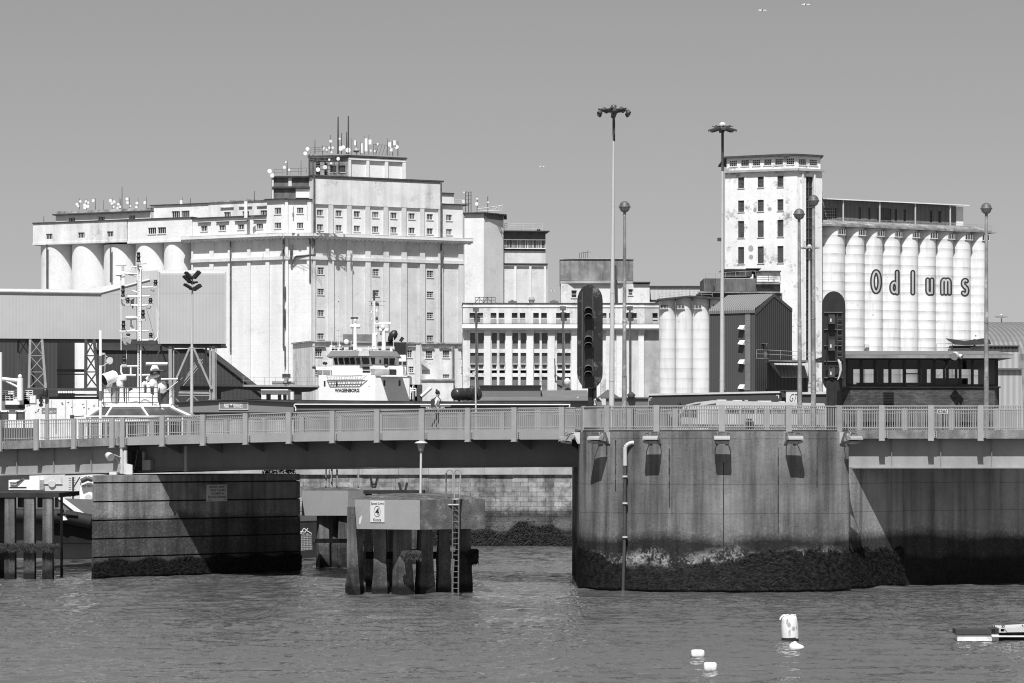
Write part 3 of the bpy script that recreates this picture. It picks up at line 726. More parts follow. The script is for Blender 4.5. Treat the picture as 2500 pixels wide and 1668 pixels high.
for px, D, w_ in ((868, 120.4, .56), (899, 126, .42), (929, 119.6, .56), (958, 125.5, .4), (983, 119.2, .64), (1037, 119.6, .56), (1083, 120.2, .52), (1131, 121.5, .56)):
    mb = MB(); c = P(px, 1400, D + .55); rot = random.uniform(-.2, .5); zs_ = [-1.2, .3, .9, 1.5, 2.1, ZB + .02]; n0 = len(mb.v)
    for i, z in enumerate(zs_):
        k = (1.22, 1.18, 1.1, 1.0, .9, .88)[i] * random.uniform(.93, 1.07); R_ = Matrix.Rotation(rot, 2)
        for sx_, sy_ in ((-1, -1), (-.4, -1.06), (.4, -1.04), (1, -1), (1, 1), (-1, 1)): p_ = R_ @ Vector((sx_ * w_ / 2 * k * random.uniform(.93, 1.07), sy_ * w_ / 2 * k * random.uniform(.93, 1.07))); mb.v.append((c.x + p_.x, c.y + p_.y, z))
    for i in range(5):
        for j in range(6): mb.f.append([n0 + i * 6 + j, n0 + i * 6 + (j + 1) % 6, n0 + i * 6 + 6 + (j + 1) % 6, n0 + i * 6 + 6 + j]); mb.mi.append(0); mb.sm.append(False)
    mb.build('pile', 'pile', dn)
mb = MB(); c = P(858, 1300, 119.2); mb.hexa([(c.x - .18, c.y - .15, 1.2), (c.x + .45, c.y - .15, -1), (c.x + .45, c.y + .3, -1), (c.x - .18, c.y + .3, -.5), (c.x - .17, c.y - .15, ZT - .3), (c.x + .13, c.y - .15, ZT - .3), (c.x + .13, c.y + .3, ZT - .3), (c.x - .17, c.y + .3, ZT - .3)])
mb.build('fender_post', 'pile', dn)
mb = MB(); a, b = P(893, 1352, 121.3), P(1165, 1356, 122); mb.box(a.x, b.x, 121.2, 121.6, a.z - .22, a.z + .08)
mb.box(P(985, 0, 119).x, P(1022, 0, 119).x, 118.8, 121, P(0, 1358, 119).z, P(0, 1345, 119).z)
mb.build('waling', 'weed', dn)
mb = MB()
for _ in range(900):
    if random.random() < .5: q = P(random.uniform(980, 1028), random.uniform(1343, 1362), 118.8)
    else: q = P(random.uniform(1143, 1167), random.uniform(1340, 1372), 121.1)
    d = Vector((random.uniform(-.4, .4), -random.uniform(0, .6), -1)).normalized() * random.uniform(.1, .25); s = Vector((.04, 0, 0)); mb.add([q - s, q + s, q + d], [(0, 1, 2)])
mb.build('seaweed', 'weed', dn)
# speed sign lies on the left face
wf = W(867, 119.4, math.degrees(math.atan2(118.2 - 119.4, P(1025, 0, 118.2).x - P(867, 0, 119.4).x)))
mb = MB(); wf.pbox(mb, 904, 1223, 938.5, 1275, .004, .03)
for s, a, b, c, d in (('Speed Limit', 905, 937, 1226.3, 1234), ('Knots', 911.5, 930, 1265.5, 1273), ('4', 916, 925.5, 1240.5, 1257.5)): ptext(mb, s, wf, a, c, b, d, .036, .02 if s == '4' else .012, 1)
cc = wf.P(920.7, 1249, .035); ro, ri = .17, .14
vs = []
for r_ in (1.0, .89):
    for i in range(28): t = 2 * pi * i / 28; vs.append(wf.p(wf.u(920.7, .035) + .155 * r_ * cos(t), cc.z + .235 * r_ * sin(t), .035))
mb.add(vs, [(i, (i + 1) % 28, 28 + (i + 1) % 28, 28 + i) for i in range(28)], 1)
mb.build('speed_sign', ['sign', 'ink'], dn)
mb = MB(); q = [(876, 1276), (877, 1266), (881, 1260), (883.5, 1258), (883, 1268), (880, 1279), (876.5, 1280)]; mb.add([wf.P(a, b, .006) for a, b in q], [tuple(range(7))])
mb.build('paint_chip', 'sign', dn)
lr = thing('ladder', 'steel ladder with two looped grab rails on the near platform', 'ladder', P(1109, 1450, 119))
mb = MB(); DL = 119.0
for px in (1105.5, 1120.5): mb.tube([P(px - 1.5, 1452, DL), P(px, 1224, DL), P(px, 1205, DL)], .035, 6)
for lo, hi in ((1089.5, 1105.5), (1109, 1124.5)):
    c = (lo + hi) / 2; r_ = (hi - lo) / 2; pts = [P(lo, 1218, DL + .7 if lo < 1100 else DL), P(lo, 1155, DL + .35 if lo < 1100 else DL)]
    for k in range(7): g = pi - pi * k / 6; pts.append(P(c + r_ * cos(g), 1155 - 9 * sin(g), DL))
    pts.append(P(hi if lo < 1100 else 1121, 1218, DL)); mb.tube(pts, .035, 6, 1)
for k in range(17): y = 1233 + k * 13.6; mb.tube([P(1104.5, y, DL), P(1120, y, DL)], .018, 5)
mb.tube([P(1104, 1219.5, DL), P(1121, 1219.5, DL)], .04, 6, 1); mb.tube([P(1092, 1233, DL), P(1121, 1233, DL)], .045, 6, 1)
mb.build('rails_and_rungs', ['laddr', 'steel'], lr)
lm = thing('lamp_post', 'low lamp post with funnel-shaped head on the near platform', 'lamp', P(1028, 1213, 123))
mb = MB(); mb.cyl(P(1026.5, 1216, 123), P(1028, 1104, 123), .055, .05, 8); mb.build('pole', 'steelp', lm)
mb = MB(); c = P(1028, 1104, 123); mb.lathe(c, [(.07, 0), (.11, .04), (.14, .18), (.18, .36), (.16, .38)], 16); mb.lathe(c, [(.05, .381), (.27, .37), (.28, .40), (.2, .45), (.05, .48)], 20, 1); mb.build('lamp_head', ['steel', 'steelp'], lm)

db = thing('mooring_dolphin', 'farther fender platform on piles half hidden behind the speed sign platform', 'platform', P(812, 1396, 142))
fp = [P(737, 1198, 146.2), P(850, 1198, 146.2), P(887, 1198, 147), P(880, 1195, 150), P(745, 1195, 150)]; fp = [(q.x, q.y) for q in fp]; ZT2, ZB2 = H - (1198 - YH) * 146.2 / F, H - (1259 - YH) * 146.2 / F
mb = MB(); mb.prism(fp, ZB2, ZT2); mb.build('platform', 'dolph', db)
mb = MB(); cx = sum(p[0] for p in fp) / 5; cy = sum(p[1] for p in fp) / 5
ring = [((p[0] - cx) * .98 + cx, (p[1] - cy) * .98 + cy, ZT2 + .004) for p in fp]; top = [((p[0] - cx) * .4 + cx, (p[1] - cy) * .4 + cy, ZT2 + .16) for p in fp]
mb.add(ring + top, [(i, (i + 1) % 5, 5 + (i + 1) % 5, 5 + i) for i in range(5)] + [tuple(range(5, 10))]); mb.build('topping', 'mound', db)
for px, D, w_ in ((788, 146.8, .5), (822, 147.2, .5), (839, 146.7, .55), (800, 149.4, .45), (860, 147.5, .5), (830, 148, .45)):
    mb = MB(); c = P(px, 1300, D); pile(mb, (c.x, c.y), w_, w_, -1, ZB2 + .01, .2, random.uniform(0, .4)); mb.build('pile', 'pile', db)
mb = MB(); mb.box(P(770, 0, 141.3).x, P(852, 0, 141.3).x, 141.1, 141.5, P(0, 1326, 141).z, P(0, 1316, 141).z); mb.build('waling', 'pile', db)
mb = MB()
for px in (796, 810, 823, 875): mb.cyl(P(px, 1191, 143), P(px, 1140, 143), .05, .05, 6)
mb.build('guard_post', 'steel', db)
mb = MB()
for k in range(20): c = P(803 + 1.2 * (k % 2), 1190 - k * 2.1, 142.9); mb.cyl(c, c + Vector((0, 0, .045)), .03, .03, 4)
mb.build('chain', 'steeld', db)
mb = MB()
for px, D in ((913, 144), (984, 130)):
    c = P(px, 1192 if px < 950 else 1209, D); s_ = 1.0 if px < 950 else 1.1
    for a in (-1, 1): mb.bar(c + Vector((a * .05, 0, 0)), c + Vector((a * .17 * s_, 0, .52 * s_)), .11)
    mb.bar(c - Vector((.16, 0, -.2)), c + Vector((.16, 0, .2)), .09)
    solo(mb, 'mooring_bollard', 'tar', 'dark V-shaped mooring bollard on the ' + ('far' if px < 950 else 'near') + ' platform', 'bollard', c, 'v-shaped bollards'); mb = MB()
jt = thing('timber_jetty', 'low dark timber jetty between the two platforms', 'jetty', P(960, 1230, 152))
mb = MB(); mb.box(P(886, 0, 150).x, P(1034, 0, 150).x, 150, 153, P(0, 1206, 150).z, P(0, 1198, 150).z); mb.build('deck', 'tar', jt)
for px in (900, 930, 955, 985, 1010): mb = MB(); c = P(px, 0, 151); pile(mb, (c.x, c.y), .35, .35, -1, P(0, 1206, 150).z - .003); mb.build('pile', 'pile', jt)

# left fender jetty
fj = thing('fender_jetty', 'dark concrete fender jetty on square piles at the left edge', 'jetty', P(70, 1414, 134))
DJ = 133.6
mb = MB(); mb.box(P(-150, 0, DJ).x, P(146.5, 0, DJ).x, DJ - .3, DJ + 6, P(0, 1215, DJ - .3).z, P(0, 1204, DJ - .3).z); mb.build('deck', 'tar', fj)
for a, b in ((-90, -65), (-40, -13), (13, 38), (60, 86), (105.5, 130)):
    mb = MB(); c = P((a + b) / 2, 0, DJ); pile(mb, (c.x, c.y), (b - a) * DJ / F * .95, .5, -1, P(0, 1215, DJ - .3).z - .002, .1); mb.build('pile', 'pile', fj)
for a, b in ((-20, 4), (39, 58), (87, 104), (130, 133)):
    mb = MB(); x0, x1 = P(a, 0, DJ).x, P(b, 0, DJ).x; mb.box(x0, x1, DJ + .5, DJ + 1.2, P(0, 1240, DJ).z, P(0, 1215, DJ - .3).z - .003); mb.box(x0 + .01, x1 - .01, DJ + 2, DJ + 2.6, -1, P(0, 1216, DJ).z); mb.build('rear_pile', 'pile', fj)
mb = MB(); mb.box(P(-150, 0, DJ).x, P(144, 0, DJ).x, DJ - .45, DJ - .05, P(0, 1342, DJ).z, P(0, 1329, DJ).z); mb.build('waling', 'weed', fj)
mb = MB()
for _ in range(1500):
    q = P(random.uniform(-10, 146), random.uniform(1326, 1344), DJ - .46); d = Vector((random.uniform(-.4, .4), -random.uniform(0, .6), -1)).normalized() * random.uniform(.08, .2); s = Vector((.03, 0, 0)); mb.add([q - s, q + s, q + d], [(0, 1, 2)])
mb.build('seaweed', 'weed', fj)
# ================= big grain silo =================
DS = 550.0
WRt = W(762, DS, 25.7); WLt = W(697, DS, -26.2); WC = W(697, DS, 0.0)
def zr(w, px, py, off=0): return w.z(px, py, off)
gs = thing('grain_silo_building', 'huge white grain silo building with stepped roof, rows of small windows and rooftop aerials', 'silo building', P(762, 1113, DS))
gz = 4.9
z_corn_b, z_corn_t = WC.z(720, 582), WC.z(720, 572)
z_band0, z_band1 = WC.z(720, 634), WC.z(720, 626)
# -- right wing lower wall
uE = WRt.u(1130)
def wz(y): return WRt.z(783, y)
rows = [(653, 670), (705, 720), (757, 772), (814, 828)]
lowh = []
for cx_ in (783, 917.5, 1050):
    for a, b in rows:
        if cx_ == 917.5 and a > 710: continue
        lowh.append((WRt.u(cx_ - 7.8, -.0), WRt.u(cx_ + 7.8), wz(b), wz(a)))
mb = MB(); facade(mb, WRt, 0, uE, gz, z_corn_b, lowh, 0, .3, 0, None, 22); mb.build('wall', 'white2', gs)
for h in lowh: window(gs, WRt, h, 0, .3, 4, 3, 'frame', 'glass', bw=.06)
pil = [(758.9, 768.4), (800.3, 813.7), (845.3, 858.4), (890.7, 903), (935, 948), (979, 992), (1023.8, 1036), (1068.5, 1080), (1118, 1130)]
mb = MB()
def uu(w, p): return w.u(p)
k_z = (z_corn_b - .002)
for a, b in pil: WRt.box(mb, max(.01, uu(WRt, a)), uu(WRt, b), gz, z_band0 - .003, .003, .42); WRt.box(mb, max(.01, uu(WRt, a)), uu(WRt, b), z_band1 + .003, k_z, .003, .36)
mb.build('pilasters', 'white2', gs)
mb = MB(); WRt.box(mb, -.15, uE + .1, z_band0, z_band1, .002, .55); WC.box(mb, 0, WC.u(762), z_band0, z_band1, .002, .55); WLt.box(mb, WLt.u(469), .15, z_band0, z_band1, .002, .55); mb.build('string_course', 'white2', gs)
# -- cornice
for w, a, b in ((WRt, -.3, WRt.u(1148)), (WC, -.3, WC.u(762) + .3), (WLt, WLt.u(451), .3)):
    mb = MB(); w.box(mb, a, b, z_corn_b, z_corn_b + .35, -.2, 1.35); w.box(mb, a, b, z_corn_b + .352, z_corn_t + .05, -.2, 1.65)
    n = int((b - a) / .9)
    for k in range(n): u = a + (b - a) * (k + .5) / n; w.box(mb, u - .14, u + .14, z_corn_b - .22, z_corn_b - .002, .0, 1.1)
    mb.build('cornice', 'white', gs)
mb = MB()
for w, a, b in ((WRt, -.2, WRt.u(1147)), (WC, -.2, WC.u(762) + .2), (WLt, WLt.u(452), .2)): w.box(mb, a, b, z_corn_t + .055, z_corn_t + .16, -.2, 1.62)
mb.build('cornice_top', 'parapet', gs)
# -- right attic
zat = lambda y: WRt.z(783, y)
za_top = WC.z(762, 431)
za_mid = zat(499)
att = []
for cx_ in (782, 827.5, 872, 917, 961.5, 1005.5, 1050):
    for a, b in ((512, 527), (547.5, 562.5)): att.append((WRt.u(cx_ - 7.6), WRt.u(cx_ + 7.6), zat(b), zat(a)))
u77 = WRt.u(1077)
mb = MB(); facade(mb, WRt, 0, u77, z_corn_t, za_top, att, -.1, .3, 0, None, 20); mb.build('wall', 'white', gs)
h2 = [(WRt.u(1097 - 7), WRt.u(1097 + 7), zat(b), zat(a)) for a, b in ((512, 527), (547.5, 562.5))]
mb = MB(); facade(mb, WRt, u77 + .003, uE, z_corn_t, WRt.z(1100, 500.5), h2, -.1, .3, 0, None, 18); mb.build('wall', 'white', gs)
for h in att + h2: window(gs, WRt, h, -.1, .3, 4, 0, 'frame', 'glass', bw=.085)
mb = MB()
for a, b in pil[:-1]: WRt.box(mb, max(.01, WRt.u(a + 1)), WRt.u(b - 1), z_corn_t + .17, za_mid, -.097, .22)
mb.build('pilasters', 'white2', gs)
mb = MB(); WRt.box(mb, .01, u77, za_mid + .002, za_top - .4, -.097, .26); mb.build('upper_band', 'stained', gs)
mb = MB(); WRt.box(mb, -.3, u77 + .4, za_top, za_top + .28, -20, .5); WRt.box(mb, u77 + .02, uE + 1.2, WRt.z(1100, 500), WRt.z(1100, 498), -18, .4); mb.build('roof_slab', 'roofdark', gs)
mb = MB(); w2 = WRt.sub(0, -5); w2.pbox(mb, 1079, 473, 1108, 499, -6, 0); mb.build('stair_head', 'white', gs)
mb = MB(); w2.pbox(mb, 1078, 470, 1109.5, 472.5, -6.2, .3); mb.build('roof_slab', 'roofdark', gs)
# -- chamfer face
mb = MB(); uc = WC.u(762)
hc = [(WC.u(732.5 - 7.8), WC.u(732.5 + 7.8), WC.z(732, b), WC.z(732, a)) for a, b in ((507, 521.5), (543.5, 558))]
facade(mb, WC, 0, uc, gz, z_corn_b, (), 0, .3, 0, None, 20); facade(mb, WC, 0, uc, z_corn_t, WC.z(730, 488), hc, -.1, .3, 0, None, 20); mb.build('wall', 'white', gs)
for h in hc: window(gs, WC, h, -.1, .3, 4, 0, 'frame', 'glass', bw=.085)
mb = MB(); WC.box(mb, .0, .55, gz, z_band0 - .003, .003, .4); WC.box(mb, uc - 1.0, uc - .1, gz, z_band0 - .003, .003, .4); WC.box(mb, .0, .55, z_band1, z_corn_b - .003, .003, .4); WC.box(mb, uc - 1., uc - .1, z_band1, z_corn_b - .003, .003, .4)
WC.box(mb, -.1, .5, z_corn_t + .17, WC.z(730, 489), -.097, .2); WC.box(mb, uc - .9, uc - .1, z_corn_t + .17, WC.z(730, 489), -.097, .2); mb.build('pilasters', 'white', gs)
mb = MB(); WC.box(mb, -.3, uc + .1, WC.z(730, 488), WC.z(730, 486), -18, .5); mb.build('roof_slab', 'roofdark', gs)
w3 = WC.sub(0, -1.5)
mb = MB(); facade(mb, w3, w3.u(663), w3.u(762), WC.z(730, 487), WC.z(730, 431), (), 0, .3, 0, None, 16); mb.build('wall', 'darkstain', gs)
mb = MB(); w3.pbox(mb, 664, 455.5, 760, 460, .003, .5); w3.pbox(mb, 662, 429.5, 764, 433.5, -16, .6); mb.build('roof_slab', 'roofdark', gs)
mb = MB(); w3.pbox(mb, 722, 461, 756, 483, .003, .12); mb.build('white_panel', 'smooth_white', gs)
mb = MB(); w3.pbox(mb, 664, 434, 668, 486, .003, .3); w3.pbox(mb, 704, 434, 712, 455, .003, .2); mb.build('pilasters', 'white2', gs)
# -- penthouse
w4 = WRt.sub(0, -9); 
mb = MB(); facade(mb, w4, w4.u(850), w4.u(989), w4.z(900, 447), w4.z(850, 383), (), 0, .3, 0, None, 11); mb.build('wall', 'smooth_white', gs)
mb = MB(); zt, zb = w4.z(850, 383) - .02, w4.z(900, 447)
for a, b in ((850, 855.5), (893, 900), (938, 946), (981, 989)): w4.box(mb, w4.u(a), w4.u(b), zb, zt, .003, .4)
w4.box(mb, w4.u(850), w4.u(989), zt - .55, zt - .1, .003, .45); mb.build('pilasters', 'smooth_white', gs)
w5 = W(0, 1, 0); w5.O = Vector(w4.xy(w4.u(850))); w5.a = radians(-12); w5.e = Vector((cos(w5.a), sin(w5.a))); w5.n = Vector((sin(w5.a), -cos(w5.a)))
ph = [(w5.u(a), w5.u(b), w5.z(800, 422), w5.z(800, 405)) for a, b in ((806, 820), (828, 843))]
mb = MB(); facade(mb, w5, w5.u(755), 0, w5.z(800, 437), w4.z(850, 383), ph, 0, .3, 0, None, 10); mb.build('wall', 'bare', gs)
for h in ph: window(gs, w5, h, 0, .3, 3, 1, 'framed', 'glass')
mb = MB(); w4.box(mb, w4.u(849), w4.u(991.5), zt + .02, zt + .35, -11, .6); w5.box(mb, w5.u(753), 0, zt + .02, zt + .35, -10, .6); mb.build('roof_slab', 'roofdark', gs)
# -- left wing
uL = WLt.u(469)
mb = MB(); facade(mb, WLt, uL, 0, gz, z_corn_b, (), 0, .3, 0, None, 18); mb.build('wall', 'white', gs)
mb = MB()
for a, b in ((469, 473), (513, 523), (558, 567), (605, 613), (650, 659), (691, 696.5)): WLt.box(mb, WLt.u(a), WLt.u(b), gz, z_band0 - .003, .003, .3); WLt.box(mb, WLt.u(a), WLt.u(b), z_band1, z_corn_b - .003, .003, .3)
mb.build('pilasters', 'white', gs)
zl = lambda y: WLt.z(590, y)
lh = [(WLt.u(c - 8), WLt.u(c + 8), zl(561), zl(547)) for c in (497.7, 542.3, 587.7, 633.3)]
zpar = zl(530)
mb = MB(); facade(mb, WLt, uL, WLt.u(651), z_corn_t, zpar, lh, -.1, .3, 0, None, 5); mb.build('wall', 'white', gs)
mb = MB(); WLt.box(mb, uL - .1, WLt.u(651), zpar, zpar + .22, -5, .25)
mb.build('parapet', 'roofdark', gs)
mb = MB()
for c in (497.7, 542.3, 587.7, 633.3): WLt.box(mb, WLt.u(c - 14), WLt.u(c + 17), zl(541), zl(539), -.097, .25)
mb.build('window_hood', 'pipe', gs)
lh2 = [(WLt.u(c - 8), WLt.u(c + 8), WLt.z(681, b), WLt.z(681, a)) for c in (677.6,) for a, b in ((507, 523), (543.5, 558))]
mb = MB(); facade(mb, WLt, WLt.u(651) + .003, 0, z_corn_t, WLt.z(680, 487), lh2, -.1, .3, 0, None, 14); mb.build('wall', 'white', gs)
for h in lh + lh2: window(gs, WLt, h, -.1, .3, 4, 0, 'frame', 'glass', bw=.085)
mb = MB(); WLt.box(mb, WLt.u(648), .2, WLt.z(680, 487), WLt.z(680, 485), -14, .5); mb.build('roof_slab', 'roofdark', gs)
w6 = WLt.sub(0, -5.2)
uh = [(w6.u(c - 8), w6.u(c + 8), w6.z(580, 529), w6.z(580, 516.5)) for c in (555, 600, 644)]
mb = MB(); facade(mb, w6, w6.u(509), w6.u(652), zpar - .6, w6.z(580, 492), uh, 0, .3, 0, None, 9); mb.build('wall', 'stained', gs)
for h in uh: window(gs, w6, h, 0, .3, 4, 0, 'frame', 'glass', sill=False, bw=.085)
mb = MB(); w6.box(mb, w6.u(508), w6.u(653), w6.z(580, 492), w6.z(580, 489), -9, .3)
for c in (555, 600, 644): w6.box(mb, w6.u(c - 16), w6.u(c + 16), w6.z(580, 507), w6.z(580, 505), .003, .3)
mb.build('parapet', 'parapet', gs)
# -- bin gallery blocks and round bins on the left
WA = W(311, 0, -24); 
qB = WLt.xy(uL); DB = qB.y + 1.0
WB = W(469, DB - 1.2, -24)
zB0, zB1 = WB.z(390, 592.5), WB.z(390, 535.5)
hB = [(WB.u(a), WB.u(b), WB.z(380, 571.5), WB.z(380, 555.5)) for a, b in ((361.5, 381), (385, 405))]
mb = MB(); facade(mb, WB, WB.u(312), -.02, zB0, zB1, hB, 0, .3, 0, None, 9); WB.box(mb, WB.u(312), -.02, zB0 + .0, zB0 + .02, -9, 0); WB.box(mb, WB.u(311.5), 0, zB0 + .02, zB0 + .45, .002, .15); mb.build('wall', 'white', gs)
mb = MB(); WB.box(mb, WB.u(311), .2, zB1, zB1 + .25, -9, .2); mb.build('parapet', 'roofdark', gs)
for h in hB: window(gs, WB, h, 0, .3, 4, 0, 'frame', 'glass', bw=.085)
WA = WB.sub(WB.u(311.5), .25)
zA0, zA1 = WA.z(190, 595.5), WA.z(190, 542.5)
hA = [(WA.u(c - 7.8), WA.u(c + 7.8), WA.z(c, 575.5 + (190 - c) * .04 + 6.5), WA.z(c, 575.5 + (190 - c) * .04 - 7.5)) for c in (120, 198.6, 268.7)]
mb = MB(); facade(mb, WA, WA.u(80.5), -.02, zA0, zA1, hA, 0, .3, 0, None, 9); WA.box(mb, WA.u(80.5), -.02, zA0, zA0 + .02, -9, 0); WA.box(mb, WA.u(80), 0, zA0 + .02, zA0 + .42, .002, .15); mb.build('wall', 'stained', gs)
mb = MB(); WA.box(mb, WA.u(80), .1, zA1, zA1 + .22, -9, .2); mb.build('parapet', 'roofdark', gs)
for h in hA: window(gs, WA, h, 0, .3, 4, 0, 'frame', 'glass', sill=False, bw=.085)
w7 = WB.sub(0, -6)
h7 = [(w7.u(a), w7.u(b), w7.z(440, 531), w7.z(440, 515)) for a, b in ((419.5, 439), (443, 462.5))]
mb = MB(); facade(mb, w7, w7.u(368), w7.u(510), zB1 - .4, w7.z(440, 500), h7, 0, .3, 0, None, 8); mb.build('wall', 'smooth_white', gs)
for h in h7: window(gs, w7, h, 0, .3, 4, 0, 'frame', 'glass', bw=.085)
mb = MB(); w7.box(mb, w7.u(366.5), w7.u(523), w7.z(440, 500), w7.z(440, 498), -8, .3); mb.build('parapet', 'roofdark', gs)
w8 = WA.sub(0, -5)
h8 = [(w8.u(c - 7.8), w8.u(c + 7.8), w8.z(250, 541), w8.z(250, 528)) for c in (175, 247.5, 322)]
mb = MB(); facade(mb, w8, w8.u(136), w8.u(368), zA1 - .3, w8.z(250, 522), h8, 0, .3, 0, None, 7); mb.build('wall', 'white', gs)
for h in h8: window(gs, w8, h, 0, .3, 4, 0, 'frame', 'glass', sill=False, bw=.085)
mb = MB(); w8.box(mb, w8.u(132), w8.u(368), w8.z(250, 522), w8.z(250, 519), -7, .7); mb.build('roof_slab', 'roofdark', gs)
mb = MB(); w8.box(mb, w8.u(136), w8.u(368), w8.z(250, 519) + .003, w8.z(250, 512), -7, .1); mb.build('parapet', 'parapet', gs)
edges = [102.6, 178, 255.4, 335, 405.8, 469.4]
for i, (a, b) in enumerate(zip(edges[:-1], edges[1:])):
    w = WA if b < 320 else WB
    ua, ub = w.u(a, -3.2), w.u(b, -3.2); r = (ub - ua) / 2; c = w.xy((ua + ub) / 2, -r - .15)
    mb = MB(); mb.lathe((c.x, c.y, gz), [(r, 0), (r, (zA0 if b < 320 else zB0) - gz + .01)], 48); mb.build('bin', 'smooth_white', gs)
mb = MB()
for w, px, ya, yb in ((WLt, 563, 590, 860), (WLt, 692, 586, 850), (WC, 757, 580, 690), (WRt, 767, 430, 590), (WRt, 1077, 445, 880), (WA, 114.5, 597, 705), (WA, 270, 597, 690)):
    mb.tube([w.P(px, ya, .55), w.P(px, (ya + yb) / 2, .5), w.P(px, yb, .5)], .17, 6)
mb.build('rainwater_pipe', 'pipe', gs)
mb = MB(); mb.tube([WRt.P(768, 585, .5), WRt.P(767, 622, .6), WC.P(722, 626, .8), WC.P(713, 640, .6)], .15, 6); mb.tube([WC.P(711, 596, .5), WC.P(711, 645, .5)], .25, 6); mb.tube([WRt.P(1080, 612, .5), WRt.P(1080, 650, .5)], .22, 6)
for y0, y1, r in ((700, 730, .18), (755, 800, .15), (845, 895, .16)): mb.tube([WLt.P(695.5, y0, .6), WLt.P(696, y1, .6)], r, 5)
mb.build('crooked_pipe', 'pipe', gs)
# -- rooftop aerials (parts of the building)
def dish(c, r, d=(0.2, -1, 0.02)):
    mb = MB(); mb.dish(c, r, d, 0); mb.cyl(c, c + Vector((0, .6, -.1)), .06, .06, 5, 1); mb.build('dish_aerial', ['white_gear', 'steeld'], gs)
def mast(px, y0, y1, D, r=.06, top=None):
    mb = MB(); mb.cyl(P(px, y0, D), P(px, y1, D), r, r * .6, 5); mb.build('mast', 'steeld', gs)
random.seed(3)
DA = WA.D(200, -7)
for px, base, ds in ((194, 512, ((188, 499, 3.4), (196, 492, 3), (191, 503, 3))), (211, 514, ((207, 501, 4), (214, 504, 4), (210, 492, 3), (216, 495, 3), (207, 507, 4))), (233, 512, ((228, 490, 3.6),)),
                     (274, 512, ((270, 490, 4), (278, 493, 4), (273, 497, 3), (277, 505, 2.5))), (291, 510, ((289, 499, 3), (293, 505, 3), (287, 508, 2.5))), (316, 510, ((310, 486, 3.6), (311, 495, 3.6), (318, 503, 2))), (337, 510, ((334, 496, 3.4), (333, 506, 3))), (358, 508, ((354, 495, 3.8),))):
    mast(px, base, base - 28, DA)
    for a, b, r in ds: dish(P(a, b, DA - .8), r * DA / F, (random.uniform(-.5, .5), -1, 0))
for px, y0, y1, r in ((298, 511, 456, .1), (294.5, 511, 486, .07), (253, 512, 488, .05), (107, 542, 527, .07), (446, 497, 482, .05), (465, 497, 484, .07), (603, 489, 483, .05), (621, 490, 466, .08)): mast(px, y0, y1, DA if px < 400 else 545, r)
mb = MB(); c = P(442.5, 493, 545); mb.box(c.x - .25, c.x + .25, c.y, c.y + .4, c.z - .4, c.z + .3); mb.build('panel_aerial', 'white_gear', gs)
mb = MB(); a = WLt.P(600, 532, 2); mb.box(a.x - .3, a.x + .3, a.y, a.y + .5, a.z, a.z + 3.2); mb.build('flue', 'smooth_white', gs)
mb = MB(); mb.box(a.x + 1, a.x + 1.6, a.y, a.y + .5, a.z - .2, a.z + .3); mb.build('flue_box', 'pipe', gs)
DP_ = w4.D(900, -3)
for a, b, r in ((658, 418, 5.8), (665, 428.5, 5.8), (694, 409, 4.4), (706, 414.5, 3.4), (745, 375, 5), (751, 364, 5), (776.5, 414.5, 5.6), (793, 408.5, 5.6), (826, 388, 4.6), (807, 345, 4), (829, 339, 2.8), (850, 367, 6.5), (832, 363, 6), (838, 360, 5), (968, 359, 5.4), (804, 361, 3.2), (798, 366, 3.6), (812, 361, 3), (809, 372, 3), (791, 362, 2.8), (905, 368, 2.8), (804, 390, 3), (808, 399, 2.6), (789, 365, 2.5), (915, 369, 2.5), (922, 352, 2.6)):
    D = 541 if b > 380 else DP_; dish(P(a, b, D), r * D / F * .95, (random.uniform(-.45, .45), -1, random.uniform(-.05, .1)))
for px, y0, y1, r in ((769, 376, 342, .1), (807, 374, 330, .07), (825.5, 376, 285, .2), (850.5, 376, 283, .2), (846, 376, 322, .12), (834, 376, 325, .1), (859, 378, 337, .06), (871, 378, 345, .08), (881, 378, 346, .08), (889.5, 378, 333, .06), (900.5, 378, 330, .06), (946, 380, 338, .06), (971.5, 381, 344, .1), (959, 381, 344, .08), (701, 428, 394, .1), (735, 428, 392, .07), (787, 378, 355, .07), (918, 378, 350, .07)): mast(px, y0, y1, DP_ if y0 < 400 else 545, r)
for a, b, w_, h_ in ((893.5, 354, 3.4, 16), (903.5, 347, 3.4, 6), (883.5, 362, 2, 12), (867, 349, 2.4, 6), (949.5, 353, 2, 5), (963, 349, 3, 6), (955, 366, 3.6, 4), (698, 396, 2, 2), (953, 355, 1.5, 8)):
    D = DP_ - .4 if b < 380 else 544; c = P(a, b, D); s = D / F; mb = MB(); mb.box(c.x - w_ * s, c.x + w_ * s, c.y, c.y + .3, c.z - h_ * s, c.z + h_ * s); mb.build('panel_aerial', 'white_gear', gs)
mb = MB(); c = P(870, 372, DP_); s = DP_ / F; mb.lathe(c, [(5 * s, 0), (8 * s, 3 * s), (8 * s, 6 * s), (4 * s, 7 * s), (4 * s, 12 * s)], 12); mb.build('aerial_drum', 'steel', gs)
def rails(root, name, pts, h=1.1, n=3, mat='steel', r=.035, post=1.6):
    mb = MB()
    for a, b in zip(pts[:-1], pts[1:]):
        L = (b - a).length; m = max(1, int(L / post))
        for k in range(n): z = Vector((0, 0, h * (k + 1) / n)); mb.cyl(a + z, b + z, r, r, 4)
        for k in range(m + 1): q = a + (b - a) * k / m; mb.cyl(q, q + Vector((0, 0, h)), r, r, 4)
    return mb.build(name, mat, root)
rails(gs, 'roof_railing', [P(669, 429, 540), P(748, 425, 538)], 1.15, 2, 'steeld')
rails(gs, 'roof_railing', [P(757, 377, 556), P(800, 374, 555)], 1.25, 3, 'steeld')
